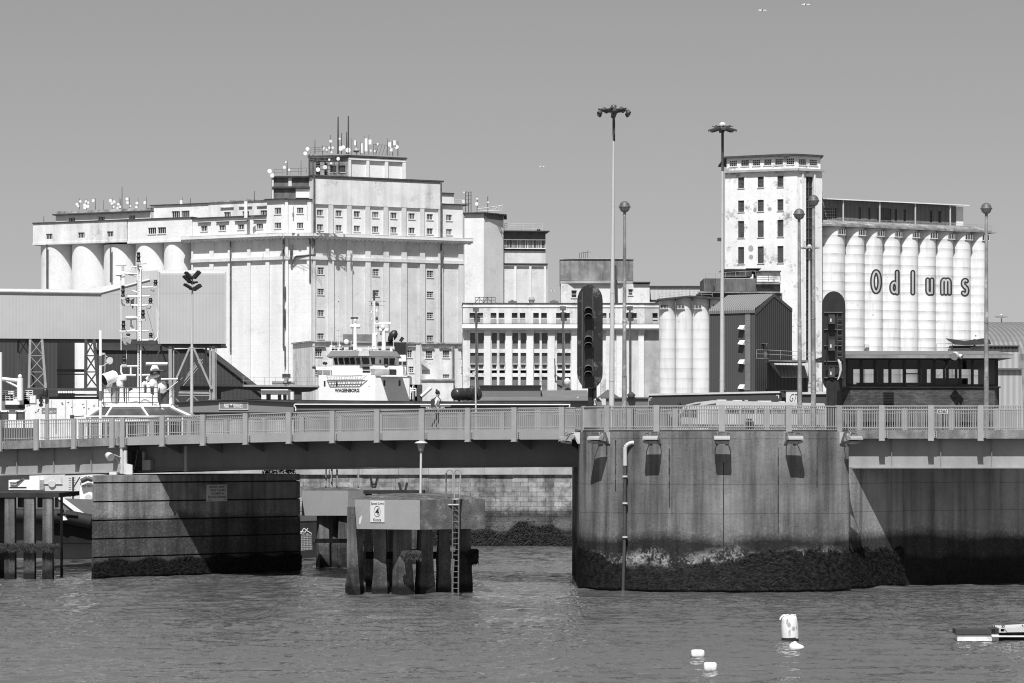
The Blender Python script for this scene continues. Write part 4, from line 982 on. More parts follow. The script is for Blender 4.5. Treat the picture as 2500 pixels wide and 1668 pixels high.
rails(gs, 'roof_railing', [P(912, 378, DP_), P(950, 381, DP_)], 2.1, 1, 'steeld', .06)
mb = MB()
for k in range(4): mb.bar(P(917 + k * 8, 379, DP_), P(924 + k * 8, 356, DP_), .07)
mb.build('aerial_frame', 'steeld', gs)
mb = MB()          # cable trunks and ladder frame on the dark penthouse side
for px, y0, y1, w_ in ((766, 432, 380, .1), (757, 430, 380, .16), (777, 432, 384, .35), (782, 430, 384, .1), (795, 430, 384, .12), (817, 430, 382, .1), (798, 430, 400, .25), (829, 425, 386, .12)):
    mb.box(P(px, 0, 544).x - w_, P(px, 0, 544).x + w_, 542, 542.3, P(0, y0, 544).z, P(0, y1, 544).z)
for k in range(9): mb.tube([P(755, 385 + k * 5, 542), P(769, 385 + k * 5, 542)], .06, 4)
mb.build('cable_frame', 'steeld', gs)
mb = MB(); 
for y in (386, 394, 405, 414): mb.tube([P(765, y, 541.6), P(812, y - 1, 541.6)], .08, 4)
mb.build('cable_frame', 'steeld', gs)

# right-hand round-cornered tower and the louvred block
ct = thing('stair_tower', 'plain white windowless tower right of the big silo', 'tower', P(1180, 1110, 560))
D1 = WRt.D(1130) + 22
mb = MB(); a, b, c = P(1134, 0, D1 + 1), P(1181, 0, D1), P(1229, 0, D1 + 5.5)
mb.prism([(a.x, a.y), (b.x, b.y), (c.x, c.y), (c.x, c.y + 10), (a.x, a.y + 12)], gz, P(0, 521.5, D1).z); mb.build('wall', 'smooth_white', ct)
mb = MB(); zt = P(0, 521.5, D1).z; mb.prism([(a.x - .3, a.y - .5), (b.x, b.y - .6), (c.x + .7, c.y - .5), (c.x + .7, c.y + 10), (a.x, a.y + 12)], zt, zt + .25); mb.build('roof_slab', 'roofdark', ct)
mb = MB(); mb.prism([(b.x + .2, b.y - .1), (c.x - .05, c.y - .1), (c.x - .05, c.y + 3), (b.x + .2, b.y + 4)], zt - 1.0, zt - .003); mb.build('dark_band', 'infill', ct)
for px, y, r in ((1131, 492, 4), (1164, 498, 4.6), (1165, 485, 2.6), (1133, 470, 2), (1191.5, 494, 2.2)):
    mb = MB(); mb.dish(P(px, y, D1 + 2), r * D1 / F, (random.uniform(-.3, .3), -1, 0)); mb.build('dish_aerial', 'white_gear', ct)
mb = MB()
for px, y0, y1 in ((1137, 500, 468), (1150, 500, 468), (1165, 516, 480), (1191, 516, 480), (1144, 518, 470)): mb.cyl(P(px, y0 + 18, D1 + 3), P(px, y1, D1 + 3), .08, .08, 5)
for y in (469, 478, 488, 497): mb.tube([P(1137, y, D1 + 3), P(1150, y, D1 + 3)], .07, 4)
mb.build('mast', 'steeld', ct)
mb = MB(); random.seed(5)
for k in range(9): x = 1165 + k * 7.2; mb.tube([P(x, 517, D1 + 2), P(x + 6, 505 - k * .4, D1 + 2)], .07, 4)
mb.tube([P(1165, 511, D1 + 2), P(1225, 502, D1 + 2)], .09, 4); mb.tube([P(1196, 516, D1 + 2), P(1228, 500, D1 + 2)], .09, 4); mb.tube([P(1170, 516, D1 + 2), P(1222, 514, D1 + 2)], .09, 4)
mb.build('folded_frame', 'steelp', ct)
rails(ct, 'roof_railing', [P(1108, 500, D1), P(1133, 501, D1)], 1.1, 3, 'steelp')
lb = thing('louvre_block', 'white block with a dark louvred storey right of the plain tower', 'building', P(1280, 1110, 575))
w9 = W(1225.5, D1 + 7, 6)
mb = MB(); facade(mb, w9, 0, w9.u(1332), w9.z(1280, 644.5), w9.z(1280, 565.5), [(.3, w9.u(1331), w9.z(1280, 606), w9.z(1280, 586))], 0, .8, 0, None, 10)
facade(mb, w9, 0, w9.u(1336), gz, w9.z(1280, 645), (), .25, 0, 0, None, 10); mb.build('wall', 'white2', lb)
mb = MB(); w9.pbox(mb, 1226, 566, 1331, 584, .003, .15, 1280); mb.build('dark_band', 'infill', lb)
mb = MB(); w9.pbox(mb, 1225.5, 563, 1342, 565.3, -10, 1.5, 1280); w9.pbox(mb, 1225.5, 643, 1338, 646, .0, .8, 1280); w9.pbox(mb, 1226, 608, 1331, 612, .003, .12, 1280); mb.build('roof_slab', 'roofdark', lb)
mb = MB(); w9.pbox(mb, 1225.5, 584, 1332, 586, .003, .5, 1280); w9.pbox(mb, 1225.5, 605.5, 1332, 607.8, .003, .5, 1280)
for a in (1257.5, 1294, 1330): w9.pbox(mb, a - 2, 649, a + 3.5, 1100, .253, .6, 1280)
w9.pbox(mb, 1226, 647, 1335, 650, .253, .62, 1280); mb.build('trim', 'white', lb)
mb = MB()
random.seed(9)
for k in range(27): px = 1228 + k * 3.9; w9.pbox(mb, px, 586.3, px + random.choice((.8, 1.3, 2.0)), 605.2, -.5, -.1, 1280)
mb.build('louvres', 'steelp', lb)
mb = MB(); w9.pbox(mb, 1226, 586.3, 1331, 605.2, -.78, -.7, 1280); mb.build('window', 'glass', lb)
rails(lb, 'roof_railing', [w9.P(1232, 562, .3), w9.P(1325, 564, .3)], 1.4, 3, 'steelp', .05)
mb = MB(); mb.lathe(w9.P(1315, 563, -.5), [(.4, 0), (.35, .25), (.05, .5)], 8); mb.build('roof_vent', 'steeld', lb)

# ================= low front annex of the silo =================
an = thing('silo_annex', 'low white annex with square windows along the foot of the grain silo', 'building', P(950, 1110, 520))
wa = W(762, 533, 22)
ah = []
for c, a, b in ((778, 852, 871), (998, 855, 873)): ah.append((wa.u(c - 8), wa.u(c + 8), wa.z(c, b), wa.z(c, a)))
ah.append((wa.u(996), wa.u(1010), wa.z(1000, 910), wa.z(1000, 895)))
ah.append((wa.u(770), wa.u(786), wa.z(778, 915), wa.z(778, 898)))
mb = MB(); facade(mb, wa, 0, wa.u(1028), gz, wa.z(800, 836), ah, 0, .3, 0, None, 12); mb.build('wall', 'stained', an)
for h in ah: window(an, wa, h, 0, .3, 3, 3, 'frame', 'glass2')
mb = MB(); wa.box(mb, -.3, wa.u(1030), wa.z(800, 836), wa.z(800, 832.5), -12, .5)
for c in (778, 997): wa.box(mb, wa.u(c - 16), wa.u(c + 16), wa.z(c, 847), wa.z(c, 845), .003, .4)
mb.build('roof_slab', 'parapet', an)
mb = MB()
for a, b in ((762, 767), (1014, 1026)): wa.box(mb, wa.u(a), wa.u(b), gz, wa.z(800, 837), .003, .35)
mb.build('pilasters', 'white2', an)
wb = W(1028, wa.D(1028) - 2, 8)
bh = [(wb.u(c - 8), wb.u(c + 8), wb.z(c, b), wb.z(c, a)) for c, a, b in ((1047.5, 856, 875), (1089, 855, 874), (1134, 855, 874), (1134.5, 895, 909), (1089, 914, 924))]
mb = MB(); facade(mb, wb, 0, wb.u(1160), gz, wb.z(1090, 840.5), bh, 0, .3, 0, None, 10); wb.pbox(mb, 1029, 929, 1107, 1000, .003, 1.2, 1060); mb.build('wall', 'stained', an)
for h in bh: window(an, wb, h, 0, .3, 3, 3, 'frame', 'glass2')
mb = MB(); wb.box(mb, 0, wb.u(1163), wb.z(1090, 840.5), wb.z(1090, 837), -10, .5); wb.pbox(mb, 1028, 926, 1110, 929, .003, 1.5, 1060)
for c in (1045, 1087, 1133): wb.box(mb, wb.u(c - 15), wb.u(c + 15), wb.z(c, 851), wb.z(c, 849), .003, .35)
mb.build('roof_slab', 'parapet', an)
mb = MB(); wb.pbox(mb, 1103, 845, 1109, 925, .003, .5, 1100); mb.build('pilasters', 'stained', an)
mb = MB()
for px, y0, y1 in ((1106, 842, 923), (1141, 905, 960), (1158, 842, 900)): mb.tube([wb.P(px, y0, .6), wb.P(px, y1, .6)], .14, 5)
mb.build('rainwater_pipe', 'pipe', an)
mb = MB(); q = [wb.P(1029, 888, .5), wb.P(1049, 903, .5), wb.P(1029, 903, .5)]; q2 = [v + Vector((0, 1.5, 0)) for v in q]; mb.add(q + q2, [(0, 1, 2), (3, 4, 5), (0, 1, 4, 3), (1, 2, 5, 4), (0, 2, 5, 3)]); mb.build('porch_roof', 'infill', an)
mb = MB(); mb.box(P(837, 0, 543).x, P(908, 0, 543).x, 543.5, 547, P(0, 834, 543).z, P(0, 816, 543).z); mb.build('roof_hut', 'infill', an)

# ================= warehouse with paired windows =================
wh = thing('mill_warehouse', 'long white mill warehouse with paired attic windows and tall blocked openings', 'warehouse', P(1370, 1112, 480))
ww = W(1130, 482, 1.5)
zw = lambda y: ww.z(1200, y)
pairs = [(158, 207), (223, 270), (333, 382), (400, 448), (510, 557), (576, 623), (688, 735), (754, 802), (878, 925), (946, 993), (1075, 1120), (1140, 1185), (1250, 1298), (1320, 1366), (1437, 1480), (1505, 1550), (1680, 1724)]
X3 = lambda u: 1100 + u / 3.409
hs = [(ww.u(X3(a)), ww.u(X3(b)), zw(783), zw(764)) for a, b in pairs]
zc0, zc1 = zw(806), zw(791)
cols = [(163, 210), (230, 277), (343, 386), (407, 453), (516, 562), (583, 630), (695, 742), (760, 807), (887, 935), (953, 1000)]
rws = [(813, 852), (861.5, 888), (889.5, 902), (904, 911), (920, 958)]
ch = []
for a, b in cols:
    for r0, r1 in rws:
        ch.append((ww.u(X3(a)), ww.u(X3(b)), zw(r1), zw(r0)))
uX = ww.u(1609); ur = ww.u(1573.5)
mb = MB(); facade(mb, ww, 0, ur, zc1, zw(741), hs[:-1], 0, .35, 0, None, 15); facade(mb, ww, 0, ur, gz, zc0, ch, -.35, .35, 0, None, 14); mb.build('wall', 'stained', wh)
mb = MB(); facade(mb, ww, ur + .003, uX, zc1, zw(741), hs[-1:], 0, .35, 0, None, 15); facade(mb, ww, ur + .003, uX, gz, zc0, (), -.35, .35, 0, None, 14); mb.build('wall', 'bare_light', wh, 'unpainted grey end bay')
for h in hs:
    m = zw(776.5)
    window(wh, ww, (h[0], h[1], m, h[3]), 0, .35, 1, 1, 'framed', 'glass', sill=True, sd=.25, so=-.12)
for h in hs[:-1]: mb = MB(); ww.box(mb, h[0] - .02, h[1] + .02, zw(790), h[2] + .15, .003, .02); mb.build('stained_panel', 'bare_light', wh)
for i, h in enumerate(ch):
    r = i % 5
    if r == 3: continue
    if r == 2: window(wh, ww, h, -.35, .35, 1, 1, 'frame', 'glass2', sill=False, bw=.12, name='vent_window')
    else:
        mb = MB(); ww.box(mb, h[0] - .01, h[1] + .01, h[2] - .01, h[3] + .01, -.75, -.66); mb.build('blocked_window', 'infill', wh)
mb = MB(); ww.box(mb, -.1, uX + .1, zc0, zw(799), -.6, .5); ww.box(mb, -.1, uX + .1, zw(799) + .002, zw(791) , -.4, .25); ww.box(mb, -.1, uX, zw(805.5) + .3, zw(802), .5, .9)
ww.box(mb, -.1, uX + .1, zw(750), zw(748), .003, .12); mb.build('cornice', 'white', wh)
mb = MB(); ww.box(mb, -.1, uX + .1, zw(741), zw(739.5), -15, .15); ww.box(mb, -.1, uX, zw(791) + .003, zw(790.3), .003, .3); mb.build('roof_edge', 'roofdark', wh)
mb = MB()
for a, b in ((277, 337), (455, 513), (632, 692), (809, 870), (1003, 1055), (1190, 1250), (1290, 1330), (1378, 1432), (1560, 1612)): ww.box(mb, ww.u(X3(a + 3)), ww.u(X3(b - 3)), gz, zc0 - .003, -.347, .12)
mb.build('pilasters', 'white', wh)
for a, b in ((1190, 1250), (1378, 1432), (1560, 1612), (809, 870), (632, 692)):
    mb = MB()
    for k in range(3): ww.box(mb, ww.u(X3(a - 2 * k)), ww.u(X3(b + 2 * k)), zc0 - .9 + k * .3, zc0 - .62 + k * .3, .1, .2 + .06 * k)
    mb.build('capital', 'white2', wh)
mb = MB()
for u_, y0, y1 in ((212, 755, 960), (935, 752, 945), (1492, 752, 960)): mb.tube([ww.P(X3(u_), y0, .9), ww.P(X3(u_), y1, .9)], .15, 6); c = ww.P(X3(u_), y0 + 3, .9); mb.box(c.x - .5, c.x + .5, c.y - .2, c.y + .3, c.z - .2, c.z + .5)
mb.build('rainwater_pipe', 'pipe', wh)
# rooftop bits
mb = MB(); c = P(1298, 740, 484)
s = 484 / F; mb.lathe(c, [(6 * s, 0), (6 * s, 2 * s), (8 * s, 8 * s), (5 * s, 14 * s), (2 * s, 15.5 * s)], 8, 0, None, False); mb.build('roof_lantern', 'steel', wh)
mb = MB()
for px in (1241, 1343): mb.box(P(px, 0, 484).x, P(px + 20, 0, 484).x, 484, 487, P(0, 740, 484).z, P(0, 734.5, 484).z); mb.box(P(px + 6, 0, 484).x, P(px + 13, 0, 484).x, 484.5, 486, P(0, 734.4, 484).z, P(0, 732, 484).z)
mb.build('roof_box', 'infill', wh)
mb = MB(); 
for x in (1160, 1170, 1180, 1190, 1200, 1209): mb.cyl(P(x, 740, 484), P(x, 726, 484), .06, .06, 4)
for y in (726, 733): mb.tube([P(1160, y, 484), P(1209, y, 484)], .07, 4)
for x in (1160, 1180): mb.tube([P(x, 740, 484), P(x + 10, 726, 484), P(x + 20, 740, 484)], .05, 4)
mb.build('roof_cage', 'steeld', wh)
mb = MB(); mb.tube([ww.P(1353, 915, .3), ww.P(1373, 924, .3)], .1, 4); mb.tube([ww.P(1356, 916, .3), ww.P(1378, 928, .3)], .1, 4); mb.tube([ww.P(1354, 875, .4), ww.P(1355, 915, .4)], .1, 4); mb.build('broken_bracket', 'pipe', wh)
mb = MB(); mb.lathe(ww.P(1385, 942, .6), [(.3, 0), (.5, .2), (.55, .9), (.2, 1.3)], 10); mb.build('hopper', 'stained', wh)
# tank tower on the warehouse roof
tk = thing('tank_tower', 'squat tower with a weathered grey concrete tank above the warehouse roof', 'tower', P(1450, 740, 497))
a, m1, m2, b = P(1368, 0, 498), P(1400, 0, 496.9), P(1515, 0, 496.9), P(1546, 0, 498)
mb = MB(); mb.prism([(a.x, a.y), (m1.x, m1.y), (m2.x, m2.y), (b.x, b.y), (b.x, b.y + 8), (a.x, a.y + 8)], P(0, 685, 498).z, P(0, 634.5, 498).z); mb.build('tank', 'bare', tk)
mb = MB(); mb.prism([(a.x - .15, a.y - .1), (m1.x, m1.y - .2), (m2.x, m2.y - .2), (b.x + .15, b.y - .1), (b.x, b.y + 8), (a.x, a.y + 8)], P(0, 634, 498).z, P(0, 631, 498).z); mb.prism([(a.x, a.y - .15), (m1.x, m1.y - .25), (m2.x, m2.y - .25), (b.x, b.y - .15), (b.x, b.y + 8), (a.x, a.y + 8)], P(0, 693, 498).z, P(0, 686, 498).z); mb.build('ledge', 'bare_light', tk)
wt = W(1368, 497.2, 0)
th = [(wt.u(1395), wt.u(1408), wt.z(1400, 727), wt.z(1400, 709)), (wt.u(1534), wt.u(1545), wt.z(1400, 721), wt.z(1400, 706))]
mb = MB(); facade(mb, wt, .1, wt.u(1586), wt.z(1400, 742), wt.z(1400, 693.5), th, 0, .35, 0, None, 8); mb.build('wall', 'stained', tk)
for h in th: window(tk, wt, h, 0, .35, 1, 2, 'frame', 'glass')
mb = MB(); wt.pbox(mb, 1546, 688, 1588, 691, -8, .5, 1550); mb.build('roof_slab', 'roofdark', tk)
mb = MB()
for x, y in ((1415, 617), (1420, 617), (1425, 616), (1435, 612), (1430, 616)): mb.cyl(P(x, 631, 500), P(x, y, 500), .06, .06, 4)
mb.tube([P(1420, 617, 500), P(1436, 616, 500)], .06, 4); mb.tube([P(1434, 615, 500), P(1443, 616, 500)], .04, 4); mb.build('roof_pipework', 'steeld', tk); mb = MB(); mb.tube([P(1502, 648, 495), P(1504, 740, 495)], .2, 6); mb.tube([P(1498, 648, 495), P(1502, 648, 495)], .2, 6)
mb.build('side_pipe', 'steeld', tk)
cg = thing('conveyor_bridge', 'pale clad conveyor bridge between the tank tower and the dark roof tank', 'conveyor', P(1650, 732, 500))
wc_ = W(1583, 500, 0); mb = MB(); wc_.pbox(mb, 1583, 701, 1720, 732, -4, 0); M['clad'] = corrugated('pale_cladding', .55, 0, .7, .02, amt=.1); mb.build('cladding', 'clad', cg)
mb = MB(); wc_.pbox(mb, 1582, 698, 1722, 700.5, -4.2, .3); wc_.pbox(mb, 1584, 732.3, 1612, 734, -4, .2); mb.build('roof', 'roofdark', cg)

# three short silos
ss = thing('short_silo_block', 'three short white ring-cast silos under a thin dark pitched slab', 'silos', P(1660, 1112, 470))
def ringed(name, v, per, ang=0.0, stain=.45):
    g = G(name); c = g.rmp(g.noise(.3, 4), .3, .7, v * .94, v * 1.04)
    cell = g.math('FLOOR', g.mul(g.z, 1 / per)); fr = g.math('FRACT', g.mul(g.add(g.z, g.mul(g.noise(.6, 2), .06)), 1 / per)); stain = g.rmp(g.noise(.35, 4), .38, .62, stain * .35, stain)
    c = g.mul(c, g.math('SUBTRACT', 1.0, g.mul(stain, g.rmp(fr, 0.0, .05, 1.0, 0.0)))); below = g.math('SUBTRACT', 1.0, g.mul(g.mul(stain, .45), g.rmp(fr, .55, 1.0, 0.0, 1.0))); c = g.mul(c, below)
    st = g.noise(1, 5, g.scale(.9, .9, .12)); c = g.mul(c, g.rmp(st, .52, .72, 1, .80))
    d = g.noise(.8, 7, None, .7); c = g.mul(c, g.rmp(d, .64, .70, 1, .55))
    g.done(c, .85); return g.m
M['ring'] = ringed('ring_cast_white_silo', .76, 24.0 * 470 / F, stain=.4)
M['ring2'] = ringed('stained_ring_cast_silo', .80, 22.0 * 515 / F, stain=.78)
D0 = 470
for a, b in ((1609, 1648.5), (1649, 1689.3), (1690, 1731), (1732, 1772)):
    mb = MB(); r = (b - a) / 2 * D0 / F; c = P((a + b) / 2, 0, D0 + r); mb.lathe((c.x, c.y, gz), [(r, 0), (r, P(0, 727.5, D0).z - gz)], 32); o = mb.build('silo', 'ring', ss)
    mb = MB(); w = W((a + b) / 2 - 9, D0 - .02, 0); w.pbox(mb, (a + b) / 2 - 16, 745, (a + b) / 2 + 2, 753.5, -.9, .05); mb.build('window', 'glass', o)
    mb = MB()
    for k in range(6): w.pbox(mb, (a + b) / 2 - 16 + k * 3.5, 745, (a + b) / 2 - 15.2 + k * 3.5, 753.5, .05, .1)
    w.pbox(mb, (a + b) / 2 - 17, 753.5, (a + b) / 2 + 3, 755, -.5, .2); mb.build('frame', 'frame', o)
mb = MB(); z0, z1 = P(0, 735, D0).z, P(0, 728, D0).z; xa, xm, xb = P(1605, 0, D0).x, P(1684, 0, D0).x, P(1775, 0, D0).x
mb.prism([(xa, D0 - .8), (xm, D0 - .8), (xb, D0 - .8), (xb, D0 + 7), (xm, D0 + 7), (xa, D0 + 7)], [z1 - .45, z1 + .1, z1 - .35, z1 - .35, z1 + .1, z1 - .45], [z1 - .15, z1 + .4, z1, z1, z1 + .4, z1 - .15]); mb.build('roof_slab', 'roofdark', ss)
rails(ss, 'roof_railing', [P(1610, 731, D0 - .5), P(1684, 723.5, D0 - .5), P(1740, 727, D0 - .5)], .9, 2, 'steel')

# dark corrugated gabled store
dg = thing('gabled_store', 'dark corrugated steel store with a gabled end and four pale vent hoods', 'store', P(1844, 1110, 425))
A_, B_, C_ = P(1731.6, 0, 429), P(1844, 0, 425), P(1933.7, 0, 430)
angA = math.atan2(B_.y - A_.y, B_.x - A_.x); angC = math.atan2(C_.y - B_.y, C_.x - B_.x)
M['dcorrA'] = corrugated('dark_corrugated_side', .075, angA, .32, .03, amt=.06); M['dcorrB'] = corrugated('dark_corrugated_gable', .055, angC, .42, .05, amt=.3)
M['roofcorr'] = corrugated('ribbed_roof', .20, angA, .36, .03, amt=.3)
zev = P(0, 764, 427).z; zap = P(0, 720, 428).z; zg = P(0, 754, 427).z
bA, bC = A_ + (C_ - B_), C_ + (A_ - B_)
Gm = (B_ + C_) / 2; Gm2 = (A_ + bC) / 2
mb = MB(); mb.quad((A_.x, A_.y, gz), (B_.x, B_.y, gz), (B_.x, B_.y, zev), (A_.x, A_.y, zev)); mb.build('side_wall', 'dcorrA', dg)
mb = MB(); mb.add([(B_.x, B_.y, gz), (C_.x, C_.y, gz), (C_.x, C_.y, zg), (Gm.x, Gm.y, zap), (B_.x, B_.y, zg)], [(0, 1, 2, 3, 4)])
mb.quad((C_.x, C_.y, gz), (bC.x, bC.y, gz), (bC.x, bC.y, zg), (C_.x, C_.y, zg)); mb.quad((A_.x, A_.y, gz), (bC.x, bC.y, gz), (bC.x, bC.y, zg), (A_.x, A_.y, zg)); mb.build('gable_wall', 'dcorrB', dg)
mb = MB(); nA = Vector((sin(angA), -cos(angA), 0)); nC = Vector((sin(angC), -cos(angC), 0)); dA = Vector((cos(angA), sin(angA), 0))
def V3(p, z): return Vector((p.x, p.y, z))
prof = [(.18, zev - .1), (.20, zev + .35), (.05, zev + .7), (-.25, zg + .05)]     # rounded eaves
for (o0, z0_), (o1, z1_) in zip(prof[:-1], prof[1:]):
    mb.quad(V3(A_ + nA * o0, z0_), V3(B_ + nA * o0, z0_), V3(B_ + nA * o1, z1_), V3(A_ + nA * o1, z1_))
mb.quad(V3(A_ + nA * -.25, zg + .05), V3(B_ + nA * -.25, zg + .05), V3(Gm, zap + .15), V3(Gm2, zap + .15)); mb.quad(V3(Gm, zap + .15), V3(C_, zg + .1), V3(bC, zg + .1), V3(Gm2, zap + .15)); mb.build('roof', 'roofcorr', dg)
mb = MB()
for a, b in (((B_, zev - .1), (Gm, zap)), ((Gm, zap), (C_, zg))):
    p0, p1 = V3(a[0], a[1]), V3(b[0], b[1]); o = nC * .08
    mb.hexa([p0 + o - Vector((0, 0, .35)), p1 + o - Vector((0, 0, .35)), p1 - nC * .1 - Vector((0, 0, .35)), p0 - nC * .1 - Vector((0, 0, .35)), p0 + o + Vector((0, 0, .2)), p1 + o + Vector((0, 0, .2)), p1 - nC * .1 + Vector((0, 0, .2)), p0 - nC * .1 + Vector((0, 0, .2))])
mb.build('verge_trim', 'dcorrA', dg)
wd1 = W(1731.6, 429, math.degrees(angA)); wd2 = W(1844, 425, math.degrees(angC))
mb = MB(); wd1.pbox(mb, 1819.2, 761, 1831.2, 953, .003, .05, 1820); M['strip'] = paint('translucent_strip', .19, .12, .5, .5, .1, lines=(18.0 * 425 / F, .35)); mb.build('roof_light_strip', 'strip', dg)
mb = MB(); wd1.pbox(mb, 1767.5, 761, 1769.8, 953, .003, .05, 1768); mb.build('roof_light_strip', 'strip', dg)
for y in (801, 838, 885, 946):
    mb = MB(); wd = wd1; u_ = wd.u(1810); a = wd.u(1806); b = wd.u(1818.3); z = wd.z(1810, y)
    mb.add([wd.p(a, z - .35, .003), wd.p(b, z - .35, .003), wd.p(b, z + .42, .003), wd.p(a, z + .42, .003), wd.p(a, z - .15, .75), wd.p(b, z - .25, .75)], [(3, 2, 5, 4), (0, 3, 4), (1, 5, 2)]); mb.build('vent_hood', 'smooth_white', dg)
mb = MB(); wd2.pbox(mb, 1865.5, 839, 1872.5, 873, .003, .04, 1865); wd2.pbox(mb, 1864.5, 838, 1874.5, 839.5, .003, .5, 1865); mb.build('door', 'infill', dg)
wl_ = W(1873, 421, 4)
mb = MB(); wl_.pbox(mb, 1908, 920, 1979, 965, -7, 0, 1908); mb.add([wl_.P(1873, 880, 0), wl_.P(1908, 924, 0), wl_.P(1908, 970, 0), wl_.P(1873, 970, 0)], [(0, 1, 2, 3)]); mb.build('lean_to_wall', 'dcorrB', dg)
mb = MB(); p0, p1, p2, p3 = wl_.P(1888, 883, -4), wl_.P(1971, 883, -4), wl_.P(1979, 920.5, .2), wl_.P(1907, 920.5, .2); mb.hexa([p3 - Vector((0, 0, .12)), p2 - Vector((0, 0, .12)), p1 - Vector((0, 0, .12)), p0 - Vector((0, 0, .12)), p3, p2, p1, p0]); M['leanroof'] = corrugated('pale_lean_to_roof', .38, radians(0), .5, .03, amt=.2); mb.build('lean_to_roof', 'leanroof', dg)
rails(dg, 'walkway_railing', [P(1847, 874, 419), P(1876, 875, 417), P(1992, 881, 417)], 1.2, 2, 'steel', .04)
mb = MB(); mb.box(P(1846, 0, 418).x, P(1876, 0, 418).x, 418, 420, P(0, 876, 418).z, P(0, 874, 418).z); mb.box(P(1876, 0, 418).x, P(1974, 0, 418).x, 418, 424, P(0, 884, 418).z, P(0, 879.5, 418).z); mb.build('walkway', 'infill', dg)

# dark roof tank and lean-tos left of the tower
rtk = thing('roof_tank', 'dark concrete roof tank with railing and ladder left of the flaking tower', 'tank', P(1780, 730, 470))
mb = MB(); wk = W(1718, 477, 0); wk.pbox(mb, 1718.5, 680, 1845, 711, -10, 0, 1720); mb.build('tank', 'darkstain', rtk)
mb = MB(); wk.pbox(mb, 1708, 712, 1905, 715.5, -9, 1.2, 1720); wk.pbox(mb, 1847, 690, 1906, 694, -9, .8, 1720); mb.build('ledge', 'bare', rtk)
mb = MB(); wk.pbox(mb, 1719, 716, 1910, 760, -9, -.4, 1720); wk.pbox(mb, 1846, 694.3, 1905, 711.5, -9, -.1, 1720); mb.build('wall', 'darkstain', rtk)
mb = MB(); wk.pbox(mb, 1759, 697.5, 1772, 704.5, -.09, .0, 1860) if 0 else None
for x in (1859.5, 1875): wk.pbox(mb, x, 697.5, x + 12, 704.5, -.097, -.02, 1860)
mb.build('window', 'glass', rtk)
mb = MB(); wk.pbox(mb, 1766, 660, 1836, 675, -8, -3, 1770); mb.build('glazed_hut', 'bare_light', rtk)
mb = MB()
for k in range(5): wk.pbox(mb, 1768 + k * 7.5, 662.5, 1773.5 + k * 7.5, 670, -3, -2.93, 1770)
mb.build('hut_window', 'glass2', rtk)
mb = MB(); wk.pbox(mb, 1763, 657, 1842, 659.5, -9, -2.4, 1770); wk.pbox(mb, 1822, 655, 1858, 657, -9, -2.2, 1770); wk.pbox(mb, 1840, 661, 1907, 664, -9, -2.2, 1770); mb.build('hut_roof', 'roofdark', rtk)
mb = MB(); wk.pbox(mb, 1847, 664.3, 1905, 688, -9, -2.6, 1770); mb.build('broken_wall', 'flaking', rtk)
rails(rtk, 'roof_railing', [P(1722, 680, 476.5), P(1845, 674, 476.5)], .85, 1, 'steel', .04)
rails(rtk, 'roof_railing', [P(1847, 688, 478), P(1905, 686, 478)], 1.0, 3, 'steeld', .05)
mb = MB()
for s in (0, 3.2): mb.tube([P(1736 + s, 722, 475.5), P(1741 + s, 680, 476.2)], .05, 4)
for k in range(9): mb.tube([P(1736 + k * .6, 720 - k * 4.6, 475.5), P(1739.3 + k * .6, 720 - k * 4.6, 475.5)], .04, 4)
mb.build('ladder', 'steeld', rtk)

# ================= flour mill tower =================
tw = thing('mill_tower', 'tall flaking white mill tower with barred windows and hipped cap', 'tower', P(1946, 1112, 500))
TL = W(1946, 500, -20.6); TR = W(1946, 500, 25)
zl_ = lambda y: TL.z(1800, y)
th = []
for c in (1809.3, 1857.2, 1905.3):
    for a, b in ((433.5, 460), (490, 518), (540, 581), (603.5, 644.5)): th.append((TL.u(c - 7.3), TL.u(c + 7.3), zl_(b), zl_(a)))
z_c = TL.z(1946, 417)
mb = MB(); facade(mb, TL, TL.u(1770), 0, gz, z_c, th, 0, .35, 0, None, 18); mb.build('wall', 'flaking', tw)
M['bars'] = paint('barred_window', .07, .2, 1, .8)
for h in th: window(tw, TL, h, 0, .3, 5, 8, 'framed', 'glass2', bw=.06)
zsl = TR.z(1975, 431)
sh = [(TR.u(1967.9), TR.u(1985.8), gz + 1, zsl)]
mb = MB(); facade(mb, TR, 0, TR.u(2007), gz, z_c, sh, 0, .6, 0, None, 14); mb.build('wall', 'flaking', tw)
g_ = MB(); h = sh[0]; TR.box(g_, h[0], h[1], h[2], h[3], -.62, -.5); o = g_.build('stair_window', 'glass', tw)
mb = MB(); um = (h[0] + h[1]) / 2; TR.box(mb, um - .07, um + .07, h[2], h[3], -.49, -.35); TR.box(mb, h[0] + .01, h[0] + .13, h[2], h[3], -.49, -.35)
z = h[3]
while z > h[2]: TR.box(mb, h[0] + .14, h[1], z - .12, z, -.493, -.3); z -= 25 * 500 / F
mb.build('frame', 'framed', o)
mb = MB()
for a, b in ((1959, 1962), (1988, 1991)): TR.pbox(mb, a, 423, b, 1100, .003, .3, 1960)
for px in (1820, 1866): TL.pbox(mb, px, 425, px + 1.2, 900, .003, .1, 1800)
mb.build('pilasters', 'flaking', tw)
mb = MB(); TL.box(mb, TL.u(1769), .35, z_c, z_c + .4, -16, .6); TR.box(mb, .0, TR.u(2011), z_c, z_c + .4, -14, .6); mb.build('cornice', 'bare_light', tw)
zcap = TL.z(1946, 380)
tl2, tr2 = TL.sub(0, -.4), TR.sub(0, -.4)
uh = [(tl2.u(a), tl2.u(b), zl_(406), zl_(390.5)) for a, b in ((1781, 1799), (1809, 1828), (1837.5, 1855.5), (1865, 1883), (1892, 1911), (1920, 1938.5))]
rh = [(tr2.u(a), tr2.u(b), tr2.z(1960, 403), tr2.z(1960, 388)) for a, b in ((1951, 1969), (1977, 1996))]
